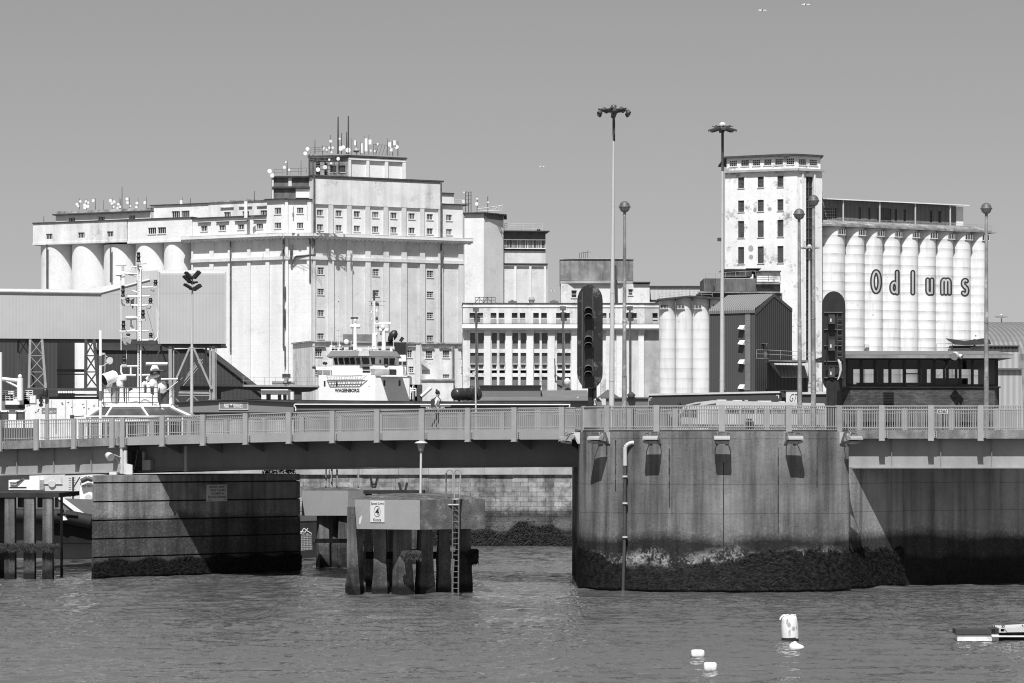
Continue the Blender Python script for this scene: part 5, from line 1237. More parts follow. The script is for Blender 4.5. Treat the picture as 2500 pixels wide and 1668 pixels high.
mb = MB(); facade(mb, tl2, tl2.u(1774), 0, z_c + .4, zcap, uh, 0, .3, 0, None, 15); facade(mb, tr2, 0, tr2.u(2003), z_c + .4, zcap, rh, 0, .3, 0, None, 13); mb.build('wall', 'flaking', tw)
for h in uh: window(tw, tl2, h, 0, .3, 4, 3, 'frame', 'glass', bw=.06)
for h in rh: window(tw, tr2, h, 0, .3, 4, 3, 'frame', 'glass', bw=.06)
mb = MB(); L0, L1, R1 = TL.xy(TL.u(1770), .2), TL.xy(.1, .3), TR.xy(TR.u(2009), .2); bk = Vector((0, 16))
ap = (L0 + L1 + R1) / 3 + Vector((1.5, 8))
ring = [L0, L1, R1, R1 + bk, L0 + bk]
mb.add([(p.x, p.y, zcap) for p in ring] + [(p.x, p.y, zcap + .3) for p in ring] + [(ap.x, ap.y, zcap + 1.4)], [(0, 1, 2, 3, 4)] + [(i, (i + 1) % 5, 5 + (i + 1) % 5, 5 + i) for i in range(5)] + [(5 + i, 5 + (i + 1) % 5, 10) for i in range(5)]); mb.build('roof', 'roofdark', tw)
mb = MB()      # bricked-up round openings and a stain
for cx_, cy_, rx, ry in ((1833, 607, 6.5, 8), (1833.5, 628, 5.5, 6), (1843, 513, 4, 6), (1879, 511, 5, 5)):
    mb.add([TL.P(cx_ + rx * cos(2 * pi * k / 14), cy_ + ry * sin(2 * pi * k / 14), .004) for k in range(14)], [tuple(range(14))])
mb.build('patched_hole', 'bare_light', tw)
mb = MB(); mb.tube([TR.P(1951, 880, .5), TR.P(1951, 960, .5)], .1, 4); TR.pbox(mb, 1988, 600, 1992, 1000, .4, .8, 1988) if 0 else None; mb.build('conduit', 'steelp', tw)

# ================= lettered silo row =================
sb = thing('silo_row', 'row of nine tall white silos with large painted mill name and roof gallery', 'silos', P(2200, 1112, 530))
q0 = TR.xy(TR.u(2007)); WO = W(2007, q0.y + .6, 27.0)
be = [2006.5, 2061.6, 2107.4, 2151.1, 2194.5, 2237.9, 2280.9, 2323.3, 2365.7, 2405.9]
zO = WO.z(2015, 552)
sil = []
for a, b in zip(be[:-1], be[1:]):
    ua, ub = WO.u(a, -1.8), WO.u(b, -1.8); r = (ub - ua) / 2; c = WO.xy((ua + ub) / 2, -r); sil.append((c, r))
    mb = MB(); mb.lathe((c.x, c.y, gz), [(r, 0), (r, zO - gz)], 40); o = mb.build('silo', 'ring2', sb)
    wx = W(0, 1, 0); wx.O = Vector(WO.xy((ua + ub) / 2, 0)); wx.a = WO.a; wx.e = WO.e; wx.n = WO.n
    t = MB(); wx.box(t, -.2, 1.25, zO - 1.35, zO - .45, -1.0, .05); o2 = t.build('window', 'glass', o)
    t = MB()
    for k in range(5): wx.box(t, -.2 + k * .36, -.13 + k * .36, zO - 1.35, zO - .45, .052, .1)
    wx.box(t, -.3, 1.35, zO - 1.5, zO - 1.36, -.5, .15); t.build('frame', 'frame', o)
uEnd = WO.u(2430)
mb = MB(); WO.box(mb, WO.u(2007), uEnd, zO, zO + .22, -14, .35); A = [WO.xy(WO.u(2007), .3), WO.xy(uEnd - 1, .3), WO.xy(uEnd - 1, -2.5), WO.xy(WO.u(2007), -2.5)]; mb.prism([(p.x, p.y) for p in A], zO + .225, [zO + .35, zO + .35, zO + 1.3, zO + 1.3]); mb.build('roof_slab', 'bare', sb)
wg = WO.sub(0, -3.0); zg0, zg1 = zO + .5, wg.z(2100, 492.5)
gh = [(wg.u(2012), wg.u(2044), zg0 + 1.0, zg1 - 1.3), (wg.u(2141), wg.u(2176), zg0 + 1.0, zg1 - 1.0)] + [(wg.u(x), wg.u(x + 6), zg0 + 1.2, zg1 - 1.0) for x in (2096, 2119, 2184, 2206, 2270, 2291)]
M['gal'] = corrugated('gallery_cladding', .16, WO.a, .9, .02, amt=.12)
mb = MB(); facade(mb, wg, wg.u(2008), wg.u(2334), zg0, zg1, gh, 0, .25, 0, None, 6); mb.build('gallery_wall', 'gal', sb)
for i, h in enumerate(gh): window(sb, wg, h, 0, .25, 6 if i < 2 else 1, 4 if i < 2 else 3, 'framed' if i > 0 else 'steel', 'glass', sill=False, bw=.07)
mb = MB(); wg.box(mb, wg.u(2334) + .01, wg.u(2351), zg0, zg1 - .1, -6, .1); mb.build('gallery_end', 'smooth_white', sb)
mb = MB(); A = [wg.xy(wg.u(2008), 1.5), wg.xy(wg.u(2355), 1.5), wg.xy(wg.u(2355), -7), wg.xy(wg.u(2008), -7)]; mb.prism([(p.x, p.y) for p in A], [zg1, zg1, zg1 + .7, zg1 + .7], [zg1 + .18, zg1 + .18, zg1 + .95, zg1 + .95]); mb.build('gallery_roof', 'smooth_white', sb)
mb = MB()
for x in (2049, 2138, 2225, 2310): wg.box(mb, wg.u(x), wg.u(x) + .2, zg0, zg1 - .003, 1.0, 1.2)
mb.build('gallery_post', 'steelp', sb)
rails(sb, 'roof_railing', [WO.p(WO.u(2030), zO + .3, .2), WO.p(WO.u(2420), zO + .3, .2)], 1.1, 3, 'steel', .035)
# painted name, following the round silo faces
def stroke(pts, wpx):
    """flat ribbon polygons (in photo-pixel units) around a path"""
    out = []; n = len(pts)
    for (x0, y0), (x1, y1) in zip(pts[:-1], pts[1:]):
        L = math.hypot(x1 - x0, y1 - y0) or 1; nx, ny = -(y1 - y0) / L * wpx / 2, (x1 - x0) / L * wpx / 2
        out.append([(x0 + nx, y0 + ny), (x1 + nx, y1 + ny), (x1 - nx, y1 - ny), (x0 - nx, y0 - ny)])
    for x, y in pts: out.append([(x + wpx / 2 * cos(2 * pi * k / 10), y + wpx / 2 * sin(2 * pi * k / 10)) for k in range(10)])
    return out
def arc(cx, cy, rx, ry, a0, a1, n=14): return [(cx + rx * cos(radians(a0 + (a1 - a0) * k / n)), cy - ry * sin(radians(a0 + (a1 - a0) * k / n))) for k in range(n + 1)]
X4 = lambda u: 1700 + u / 2.904
Y4 = lambda v: 340 + v / 2.904
glyphs = [
    [arc(X4(1275), Y4(1010), 8.6, 24.5, 0, 360, 26)],
    [arc(X4(1404), Y4(1052), 6.6, 12, 0, 360, 20), [(X4(1424), Y4(942)), (X4(1424), Y4(1090))]],
    [[(X4(1535), Y4(944)), (X4(1535), Y4(1090))]],
    [[(X4(1640), Y4(997))] + arc(X4(1655), Y4(1070), 5.2, 8, 180, 360, 10) + [(X4(1670), Y4(997))], [(X4(1671), Y4(997)), (X4(1671), Y4(1092))]],
    [[(X4(1745), Y4(1092))] + arc(X4(1757), Y4(1020), 4.4, 8, 180, 0, 8) + [(X4(1769), Y4(1092))], [(X4(1770), Y4(1092))] + arc(X4(1782), Y4(1020), 4.4, 8, 180, 0, 8) + [(X4(1795), Y4(1092))]],
    [arc(X4(1906), Y4(1022), 5.0, 7.5, 50, 270, 10) + arc(X4(1904), Y4(1074), 5.4, 8.5, 90, -140, 10)[0:]]]
def on_silo(px, py, lift):
    k = (px - CX) / F; best = None
    for c, r in sil:       # nearest hit of the view column with the round wall, lifted a touch
        R_ = r + lift; A2 = k * k + 1; B2 = -2 * (k * c.x + c.y); C2 = c.x ** 2 + c.y ** 2 - R_ * R_; d = B2 * B2 - 4 * A2 * C2
        if d > 0:
            y = (-B2 - math.sqrt(d)) / (2 * A2)
            if best is None or y < best: best = y
    if best is None: best = WO.D(px, -2)
    return Vector((k * best, best, H - (py - YH) * best / F))
mb = MB()
for paths in glyphs:
    for wpx, lift, mi in ((12.6, .02, 0), (4.4, .06, 1)):
        for pth in paths:
            bm = bmesh.new()
            for poly in stroke(pth, wpx): bm.faces.new([bm.verts.new((x, y, 0)) for x, y in poly])
            x0 = min(p[0] for p in pth) - 8; x1 = max(p[0] for p in pth) + 8; x = x0
            while x < x1: bmesh.ops.bisect_plane(bm, geom=bm.verts[:] + bm.edges[:] + bm.faces[:], plane_co=(x, 0, 0), plane_no=(1, 0, 0)); x += 1.0
            bm.verts.ensure_lookup_table(); b = len(mb.v); idx = {}
            for i, v in enumerate(bm.verts): v.index = i
            jj = [0]
            vs = []; fs = []
            for fa in bm.faces:
                j = (fa.index % 7) * .0; o_ = len(vs)
                l2 = lift + (len(fs) % 97) * .00012
                vs += [on_silo(v.co.x, v.co.y, l2) for v in fa.verts]; fs.append(tuple(range(o_, o_ + len(fa.verts))))
            mb.add(vs, fs, mi); bm.free()
    if paths is glyphs[0] or paths is glyphs[1]: pass
mb.build('painted_name', ['letter', 'letterf'], sb)
mb = MB(); c = on_silo(2116, 845, .2); mb.box(c.x - .4, c.x + .4, c.y - .4, c.y, c.z - .25, c.z + .3); mb.build('lamp_box', 'steelp', sb)
# ================= street lamps, masts =================
def globe_lamp(px, py, pb, D, label, white_base=False):
    r = 12.5 * D / F * 1.02; top = P(px, py, D); base = Vector((P(pb, 0, D).x, D, 6.93))
    o = thing('street_lamp', label, 'street lamp', base, 'globe street lamps')
    mb = MB(); n = 4
    for k in range(n):
        a = base.lerp(top - Vector((0, 0, r)), k / n); b = base.lerp(top - Vector((0, 0, r)), (k + 1) / n); ra = .115 - .012 * k
        mb.cyl(a, b, ra, ra - (.0 if k < 1 else .012), 12)
        if k in (1, 2): mb.cyl(a - Vector((0, 0, .03)), a + Vector((0, 0, .03)), ra + .012, ra + .012, 12)
    mb.build('pole', M['lamppole'], o)
    mb = MB(); mb.lathe(top, [(r * sin(t) + 1e-4, -r * cos(t)) for t in [pi / 2 * k / 6 for k in range(7)]][:7], 18); mb.cyl(top - Vector((0, 0, r + .07)), top - Vector((0, 0, r - .02)), .07, .05, 8); mb.build('globe', 'globe_glass', o)
    mb = MB(); mb.lathe(top, [(r * 1.14, -.01), (r * 1.16, .03), (r * 1.0, .05)] + [(r * cos(t) + 1e-4, r * sin(t) + .04) for t in [pi / 2 * k / 6 for k in range(1, 7)]], 18); mb.build('hood', 'globe_top', o)
    mb = MB()
    for k in range(8): t = 2 * pi * k / 8; mb.tube([top + Vector((r * 1.01 * sin(q) * cos(t), r * 1.01 * sin(q) * sin(t), -r * 1.01 * cos(q))) for q in (0.2, .6, 1.0, 1.5)], .008, 3)
    mb.build('cage', 'steeld', o)
    return o
M['lamppole'] = paint('weathered_lamp_pole', .27, .3, 2.2, .55, .35, -.9, dsc=1.2, spec=.4)
M['mastp'] = paint('pale_tapered_mast', .52, .05, 1, .5, .05, spec=.4)
globe_lamp(1525, 506, 1524, 129, 'globe street lamp beside the pale high mast, between the two signal boards')
globe_lamp(1951, 524, 1953, 134, 'shortest globe street lamp, just left of the tower stair window')
globe_lamp(1986, 491, 1986, 129, 'globe street lamp in front of the dark stair window of the tower')
globe_lamp(2408, 510, 2408, 130, 'globe street lamp at the right end of the lettered silos, before the cabin')
# high mast with a ring of floodlights
def hmast(px_b, px_t, yt, D, rb, rt, label, n=4):
    base = Vector((P(px_b, 0, D).x, D, GZ)); top = P(px_t, yt, D)
    o = thing('lighting_mast', label, 'lighting mast', base, 'tall lighting masts')
    mb = MB()
    for k in range(n):
        a = base.lerp(top, k / n); b = base.lerp(top, (k + 1) / n); ra = rb + (rt - rb) * k / n; rb_ = rb + (rt - rb) * (k + 1) / n
        mb.cyl(a, b, ra, rb_, 16); mb.cyl(b - Vector((0, 0, .08)), b, rb_ * 1.08, rb_ * 1.08, 16)
    mb.build('pole', 'mastp', o); return o, top
D = 190; s = D / F
o, top = hmast(1492, 1498.5, 286, D, 7.6 * s, 2.6 * s, 'tallest pale lighting mast with a ring of dark floodlights, left of centre mast pair')
mb = MB(); hub = top + Vector((0, 0, 4 * s)); mb.lathe(hub, [(5 * s, -3 * s), (7 * s, 2 * s), (7 * s, 9 * s), (5.5 * s, 12 * s), (7 * s, 24 * s), (3 * s, 26 * s)], 10); 
mb.tube([hub + Vector((28 * s * cos(t), 28 * s * sin(t), 12 * s)) for t in [2 * pi * k / 16 for k in range(17)]], .07, 5)
for k in range(6): t = 2 * pi * k / 6 + .3; mb.tube([hub + Vector((0, 0, 10 * s)), hub + Vector((40 * s * cos(t), 40 * s * sin(t), 14 * s))], .06, 5)
mb.build('head_ring', 'steeld', o)
for k in range(12):
    t = 2 * pi * (k // 2) / 6 + .3 + (k % 2) * .22; rr_ = (39 if k % 2 else 24) * s; c = hub + Vector((rr_ * cos(t), rr_ * sin(t), (5 if k % 2 else 14) * s))
    mb = MB(); d = Vector((cos(t), sin(t), -.9)).normalized(); mb.lathe(c, [(.06, -.13), (.14, -.08), (.17, .06), (.18, .13)], 8, 0, d); mb.lathe(c + d * .131, [(.16, 0), (.16, .01)], 8, 1, d); mb.build('floodlight', ['steeld', 'glass2'], o)
mb = MB(); mb.tube([top - Vector((0, 0, 1.6)), top], .095, 6); mb.build('sleeve', 'steeld', o)
D = 250; s = D / F
o, top = hmast(1762, 1764, 318, D, 6.6 * s, 2.3 * s, 'slim lighting mast with flat disc head and dome left of the mill tower')
mb = MB(); mb.lathe(top, [(8 * s, -1 * s), (14 * s, 1 * s), (14 * s, 4 * s), (7 * s, 6 * s)], 12); mb.ball(top + Vector((0, 0, 12 * s)), 9 * s, 12, 1, .85)
for k in range(8): t = 2 * pi * k / 8; mb.bar(top + Vector((0, 0, 7 * s)), top + Vector((26 * s * cos(t), 26 * s * sin(t), 9 * s)), .07)
mb.build('head_ring', ['steeld', 'steelp'], o)
for k in range(8):
    t = 2 * pi * k / 8; c = top + Vector((24 * s * cos(t), 24 * s * sin(t), 1.5 * s)); e = Vector((cos(t), sin(t), -.15)); f_ = Vector((-sin(t), cos(t), 0)); u_ = Vector((0, 0, 1))
    mb = MB(); mb.hexa([c - e * .3 - f_ * .3 - u_ * .06, c + e * .4 - f_ * .2 - u_ * .1, c + e * .4 + f_ * .2 - u_ * .1, c - e * .3 + f_ * .3 - u_ * .06, c - e * .3 - f_ * .3 + u_ * .12, c + e * .4 - f_ * .2 + u_ * .03, c + e * .4 + f_ * .2 + u_ * .03, c - e * .3 + f_ * .3 + u_ * .12]); mb.build('floodlight', 'steeld', o)
mb = MB(); c = P(1758.5, 585, D); mb.box(c.x - .25, c.x + .2, c.y - .1, c.y + .1, c.z - .15, c.z + .15); mb.tube([top - Vector((0, 0, 3.6)), top], .12, 6); mb.build('fittings', 'steeld', o)
for px, py, D, w_, lab in ((1976, 597, 420, 20, 'far small lighting mast with disc head between the two globe lamps by the tower'), (2445, 765, 620, 13, 'tiny far lighting mast standing behind the barrel-roofed shed')):
    s = D / F; top = P(px, py + 8, D); o, top = hmast(px + .5, px, py + 10, D, 5.2 * s if D < 500 else 2 * s, 2.2 * s if D < 500 else 1.5 * s, lab, 2)
    mb = MB(); mb.ball(top + Vector((0, 0, 5 * s)), 5.5 * s if D < 500 else 3.5 * s, 10, 1, .9)
    for k in range(6): t = 2 * pi * k / 6; c = top + Vector((w_ * .8 * s * cos(t), w_ * .8 * s * sin(t), 1.5 * s)); mb.bar(top + Vector((0, 0, 2 * s)), c, .1); mb.box(c.x - .5, c.x + .5, c.y - .4, c.y + .4, c.z - .1, c.z + .12)
    mb.build('head_ring', ['steel', 'steelp'], o)
# floodlight mast on the left
D = 185; s = D / F; base = Vector((P(467.5, 0, D).x, D, GZ))
o = thing('lighting_mast', 'left lighting mast with four black tilted floodlights in front of the clad box', 'lighting mast', base, 'tall lighting masts')
mb = MB(); t0 = P(470, 668, D); mb.cyl(base, P(468.5, 850, D), 4.4 * s, 3.6 * s, 12); mb.cyl(P(468.5, 850, D), t0, 3.2 * s, 1.8 * s, 12); mb.cyl(P(468.5, 851, D), P(468.5, 847, D), 4 * s, 4 * s, 12); mb.build('pole', 'mastp', o)
for a, b, sx in ((461, 673, -1), (480, 671, 1), (460, 700, -1), (481, 702, 1), (457, 682, -1)):
    mb = MB(); c = P(a, b, D - .2); ex = Vector((sx * .75, -.3, .8 if b < 690 else .45)).normalized(); ey = Vector((0.3, .9, 0)).normalized(); ez = ex.cross(ey)
    h_ = .30 if b < 690 else .27; q = [c + ex * i * .29 + ey * j * .18 + ez * k * .10 for k in (-1, 1) for i, j in ((-1, -1), (1, -1), (1, 1), (-1, 1))]; mb.hexa(q); mb.build('floodlight', 'black', o)
mb = MB(); mb.tube([P(458, 690, D), P(483, 689, D)], .06, 5); mb.tube([P(462, 706, D), P(480, 708, D)], .05, 5); mb.tube([P(463, 682, D), P(468, 694, D), P(478, 690, D)], .05, 5); mb.build('crossbar', 'steeld', o)
# thin pole behind the main span
o = solo((lambda m: (m.cyl(P(1163, 1100, 150), P(1160.5, 905, 150), .055, .04, 6), m.lathe(P(1158, 912, 150), [(.1, -.1), (.1, .1)], 6), m)[-1])(MB()), 'pole', 'steelp', 'thin pale pole standing beside the black tank behind the railing', 'pole', P(1163, 1100, 150))

# ================= navigation signal boards =================
def oval(px0, px1, y0, y1, D):
    s = D / F; c = (px0 + px1) / 2; r = (px1 - px0) / 2; pts = []
    for k in range(13): t = pi - pi * k / 12; pts.append((c + r * cos(t), y0 + r * 1.25 - r * 1.25 * sin(t)))
    for k in range(13): t = pi * k / 12; pts.append((c + r * cos(t), y1 - r * 1.25 + r * 1.25 * sin(t)))
    return pts
def plate(mb, pts, D, th, mi=0):
    a = [P(x, y, D) for x, y in pts]; b = [v + Vector((0, th, 0)) for v in a]; n = len(a)
    mb.add(a + b, [tuple(range(n)), tuple(range(n, 2 * n))[::-1]] + [(i, (i + 1) % n, n + (i + 1) % n, n + i) for i in range(n)], mi)
DS1 = 126.6
o = thing('signal_board', 'black oval navigation signal board with six hooded lights facing the river', 'signal', (P(1447, 0, DS1).x, DS1, 6.93), 'oval bridge signals')
mb = MB(); plate(mb, oval(1409.5, 1471.5, 695, 950, DS1), DS1, .06); mb.build('backboard', 'blackworn', o)
mb = MB(); c0 = P(1421.5, 949, DS1); c1 = P(1447, 701, DS1); mb.box(c0.x, c1.x, DS1 - .16, DS1 - .003, c0.z, c1.z); mb.build('light_housing', 'black', o)
mb = MB(); 
for px in (1421, 1447.5): q = P(px, 700, DS1); mb.box(q.x - .012, q.x + .012, DS1 - .2, DS1 - .15, P(0, 948, DS1).z, P(0, 704 if px > 1440 else 712, DS1).z)
mb.build('edge_trim', 'infill', o)
for i, y in enumerate((757, 772, 827, 842, 898, 912)):
    c = P(1436, y, DS1 - .16); r_ = 10.5 * DS1 / F; mb = MB(); m = 10; L = .42
    vs = []
    for t in [pi * 1.05 - pi * 1.1 * k / m for k in range(m + 1)]:
        for (yy, rr2, dz) in ((0, r_, 0), (-L, r_ * .98, -.08), (-L, r_ * .92, -.09), (0, r_ * .93, -.005)): vs.append((c.x + rr2 * cos(t), c.y + yy, c.z + rr2 * sin(t) * .9 + dz))
    fs = []
    for k in range(m):
        for j in range(4): a = k * 4; fs.append((a + j, a + (j + 1) % 4, a + 4 + (j + 1) % 4, a + 4 + j))
    mb.add(vs, fs, 0, True); mb.build('hood', 'hoodgrey', o) if 'hoodgrey' in M else mb.build('hood', 'steeld', o)
    mb = MB(); mb.lathe(c - Vector((0, .002, 0)), [(r_ * .8, 0), (r_ * .6, .04), (.01, .06)], 14, 0, (0, -1, 0)); mb.build('lens', 'glass', o)
mb = MB(); a, b = P(1436, 950, DS1), P(1457, 950, DS1); mb.box(a.x, (a.x + b.x) / 2 - .02, DS1 + .08, DS1 + .4, 6.9, a.z + .6); mb.box((a.x + b.x) / 2 + .02, b.x, DS1 + .08, DS1 + .4, 6.9, a.z + .6); mb.box(a.x + .1, b.x - .1, DS1 + .15, DS1 + .3, 6.9, a.z + .5)
mb.build('post', 'black', o)
wq = W(1449, DS1 + .07, 0); mb = MB()
ptext(mb, 'SO', wq, 1450, 973, 1455.5, 990, .0, .02); mb.build('painted_mark', 'inkw', o)
DS2 = 129.0
o = thing('signal_board', 'black oval navigation signal board seen from behind, with cable boxes and rungs', 'signal', (P(2030, 0, DS2).x, DS2, 6.93), 'oval bridge signals')
mb = MB(); plate(mb, oval(2007, 2064, 711, 957, DS2), DS2, .06); mb.build('backboard', 'black', o)
mb = MB()
for y in (763.5, 805, 845, 883, 923): mb.tube([P(2012, y, DS2 - .06), P(2057, y, DS2 - .06)], .035, 5)
for px in (2044, 2056): mb.tube([P(px, 768, DS2 - .1), P(px, 880, DS2 - .1)], .03, 5)
for k in range(8): mb.tube([P(2044, 780 + k * 13, DS2 - .1), P(2056, 780 + k * 13, DS2 - .1)], .02, 4)
mb.build('frame', 'steeld', o)
for y0, y1 in ((769, 792), (830, 857), (898, 922)):
    mb = MB(); a, b = P(2021, y1, DS2), P(2036, y0, DS2); mb.box(a.x, b.x, DS2 - .34, DS2 - .05, a.z, b.z); x = P(2025, 0, DS2).x; mb.box(x, x + .05, DS2 - .36, DS2 - .342, (a.z + b.z) / 2 - .12, (a.z + b.z) / 2 + .03, 1); mb.build('control_box', ['steeld', 'inkw'], o)
mb = MB(); mb.tube([P(2022, 796, DS2 - .2), P(2028, 780, DS2 - .3), P(2038, 776, DS2 - .2)], .03, 5); mb.tube([P(2020, 905, DS2 - .2), P(2028, 897, DS2 - .35), P(2046, 897, DS2 - .2)], .03, 5); mb.tube([P(2019, 810, DS2 - .12), P(2018, 905, DS2 - .12)], .03, 5); mb.tube([P(2024, 935, DS2 - .2), P(2030, 926, DS2 - .35), P(2042, 940, DS2 - .2)], .03, 5); mb.build('cable', 'rubber', o)
mb = MB(); a, b = P(2018, 990, DS2), P(2039, 930, DS2); mb.box(a.x, b.x, DS2 - .3, DS2 - .02, 6.9, b.z); mb.box(a.x - .04, a.x + .05, DS2 - .38, DS2 - .2, 6.9, b.z - .02); mb.box(b.x - .05, b.x + .04, DS2 - .38, DS2 - .2, 6.9, b.z - .02); mb.build('post', 'black', o)
mb = MB(); pts = [P(2046, 878, DS2 - .5), P(2051, 888, DS2 - .5), P(2052.5, 905, DS2 - .5), P(2049, 920, DS2 - .5), P(2045, 928, DS2 - .5)]
for i, (p_, q_) in enumerate(zip(pts[:-1], pts[1:])): mb.cyl(p_, q_, (.05, .075, .06, .035)[i], (.075, .06, .035, .02)[i], 8)
mb.build('hanging_sleeve', 'steelp', o)
wpst = thing('flag_pole', 'slim pale leaning pole on the left end of the cabin roof', 'pole', P(2044, 858, 132)); mb = MB(); mb.cyl(P(2044, 862, 132), P(2037, 740, 132), .045, .03, 6); mb.build('pole', 'steelp', wpst)

# ================= bridge control cabin =================
gc = G('cabin_glass'); g = gc
tr = g.t.nodes.new('ShaderNodeBsdfTransparent'); tr.inputs[0].default_value = (.42, .42, .42, 1); gl = g.t.nodes.new('ShaderNodeBsdfGlossy'); gl.inputs['Roughness'].default_value = .03; gl.inputs[0].default_value = (.8, .8, .8, 1)
fr = g.t.nodes.new('ShaderNodeFresnel'); mx = g.t.nodes.new('ShaderNodeMixShader'); g.t.links.new(fr.outputs[0], mx.inputs[0]); g.t.links.new(tr.outputs[0], mx.inputs[1]); g.t.links.new(gl.outputs[0], mx.inputs[2]); g.t.links.new(mx.outputs[0], g.out.inputs[0])
M['cabin_glass'] = g.m
g = G('dark_brick'); br = g.t.nodes.new('ShaderNodeTexBrick'); cb = g.t.nodes.new('ShaderNodeCombineXYZ'); g.put(cb.inputs[0], g.add(g.x, g.y)); g.put(cb.inputs[1], g.z); g.t.links.new(cb.outputs[0], br.inputs['Vector'])
for i, v in (('Color1', .055), ('Color2', .10), ('Mortar', .035)): br.inputs[i].default_value = (v, v, v, 1)
br.inputs['Scale'].default_value = 1; br.inputs['Brick Width'].default_value = .225; br.inputs['Row Height'].default_value = .075; br.inputs['Mortar Size'].default_value = .006
M['brickd'] = g.done(g.mul(br.outputs[0], g.rmp(g.noise(1.2, 5), .3, .7, .75, 1.3)), .9)
DC = 133.0; wcab = W(2060, DC, 0)
cb_ = thing('control_cabin', 'long low bridge control cabin with brick base, dark windows and flat overhanging roof', 'cabin', (P(2250, 0, DC).x, DC, 6.93))
x0, x1 = P(2058, 0, DC).x, P(2444, 0, DC).x; zs = P(0, 947, DC).z; zr_ = P(0, 876, DC).z; yb = DC + 5.2
mb = MB(); mb.prism([(x0, DC + .5), (x0 + .35, DC), (x1 - .3, DC), (x1, DC + .5), (x1, yb), (x0, yb)], 6.935, zs); mb.build('brick_base', 'brickd', cb_)
mb = MB(); mb.prism([(x0 + .0, DC + .4), (x0 + .32, DC - .07), (x1 - .28, DC - .07), (x1 + .05, DC + .4), (x1 + .05, yb + .05), (x0, yb + .05)], zs + .003, zs + .07); mb.build('sill', 'steeld', cb_)
wx0, wx1 = P(2068, 0, DC).x, P(2435, 0, DC).x
mull = [2068, 2103, 2137, 2173, 2208, 2245, 2282, 2314, 2345, 2375, 2434.5]
for yy in (DC + .12, yb - .2):
    mb = MB()
    for m in mull: x = P(m, 0, DC).x; mb.box(x - .06, x + .06, yy - .05, yy + .08, zs + .075, zr_ + .3)
    mb.box(wx0, wx1, yy - .03, yy + .06, zs + .076, zs + .17); mb.box(wx0, wx1, yy - .03, yy + .06, zr_ - .06, zr_ + .3); mb.build('window_frame', 'black', cb_)
mb = MB()
for m in (2173, 2282): x = P(m, 0, DC).x; mb.box(x - .02, x + .25, yb - 1.0, yb - .8, zs, zr_)
mb.box(wx0 + 1.0, wx1 - 1.0, yb - .6, yb - .5, zs, zs + .35)
mb.build('console', 'black', cb_)
mb = MB(); a = P(2209.5, 0, DC).x; b = P(2243.5, 0, DC).x; z0, z1 = P(0, 943, DC).z, P(0, 911, DC).z
for (p, q, r_, t_) in ((a, b, z1 - .05, z1), (a, b, z0, z0 + .05), (a, a + .05, z0, z1), (b - .05, b, z0, z1)): mb.box(p, q, DC + .02, DC + .1, r_, t_)
mb.build('opening_light_frame', 'infill', cb_)
for i, (a, b) in enumerate(zip(mull[:-1], mull[1:])):
    mb = MB(); xa, xb = P(a, 0, DC).x + .06, P(b, 0, DC).x - .06
    mb.quad((xa, DC + .14, zs + .1), (xb, DC + .14, zs + .1), (xb, DC + .14, zr_), (xa, DC + .14, zr_)); mb.build('window_pane', 'cabin_glass', cb_)
mb = MB()
for i, (a, b) in enumerate(zip(mull[:-1], mull[1:])):
    xa, xb = P(a, 0, DC).x, P(b, 0, DC).x
    if i in (0,): mb.box(xa, xa + .9, yb - .16, yb - .14, zs, zr_)
mb.box(wx0, wx0 + .05, DC + .2, yb - .2, zs, zr_); mb.box(wx1 - .05, wx1, DC + .2, yb - .2, zs, zr_); mb.box(wx0, wx1, DC + .2, yb - .3, zr_ + .1, zr_ + .15); mb.box(wx0, wx1, yb - .13, yb - .1, zr_ - .35, zr_ + .2)
mb.box(P(2300, 0, DC).x, P(2380, 0, DC).x, DC + 2, DC + 2.8, zs, zs + .5); mb.build('interior', 'steeld', cb_)
rx0, rx1 = P(2028, 0, DC - .9).x, P(2474, 0, DC - .9).x; zf0, zf1 = P(0, 874.5, DC - .9).z, P(0, 866.5, DC - .9).z; zt_p = P(0, 857, DC + .3).z
mb = MB(); mb.prism([(rx0, DC - .9), (rx1, DC - .9), (rx1, yb + .9), (rx0, yb + .9)], zf0, zf1); mb.build('fascia', 'bare', cb_)
mb = MB(); A = [(rx0 - .01, DC - .91, zf1 + .003), (rx1 + .01, DC - .91, zf1 + .003), (rx1 + .01, yb + .91, zf1 + .003), (rx0 - .01, yb + .91, zf1 + .003)]; B = [(rx0 + .55, DC + .3, zt_p), (rx1 - .55, DC + .3, zt_p), (rx1 - .55, yb - .3, zt_p), (rx0 + .55, yb - .3, zt_p)]; mb.hexa(A + B); mb.build('roof', 'roofgrey', cb_)
mb = MB(); wcab.pbox(mb, 2156, 957, 2183, 986, .003, .05, 2160); 
for k in range(7): wcab.pbox(mb, 2158, 959 + k * 3.8, 2181, 960.5 + k * 3.8, .051, .08, 2160)
mb.build('louvre_panel', 'black', cb_)
mb = MB(); c = P(2332, 868, DC - 1.2); mb.lathe(c, [(.05, .2), (.14, .14), (.2, -.05), (.2, -.12)], 12, 0, (.5, .6, .3)); mb.lathe(c + Vector((.2, 0, -.02)), [(.05, .1), (.1, .0), (.12, -.14)], 10, 0, (-.7, .5, .4)); mb.tube([c + Vector((-.22, 0, .08)), c, c + Vector((0, .35, .02))], .04, 6); mb.build('twin_spotlight', 'steelp', cb_)
mb = MB(); mb.lathe(P(2283, 875, DC - .7), [(.06, -.03), (.07, .04)], 8); mb.tube([P(2326, 873, DC - .9), P(2315, 892, DC - .3), P(2290, 920, DC - .05)], .008, 3); mb.build('cable', 'steelp', cb_)
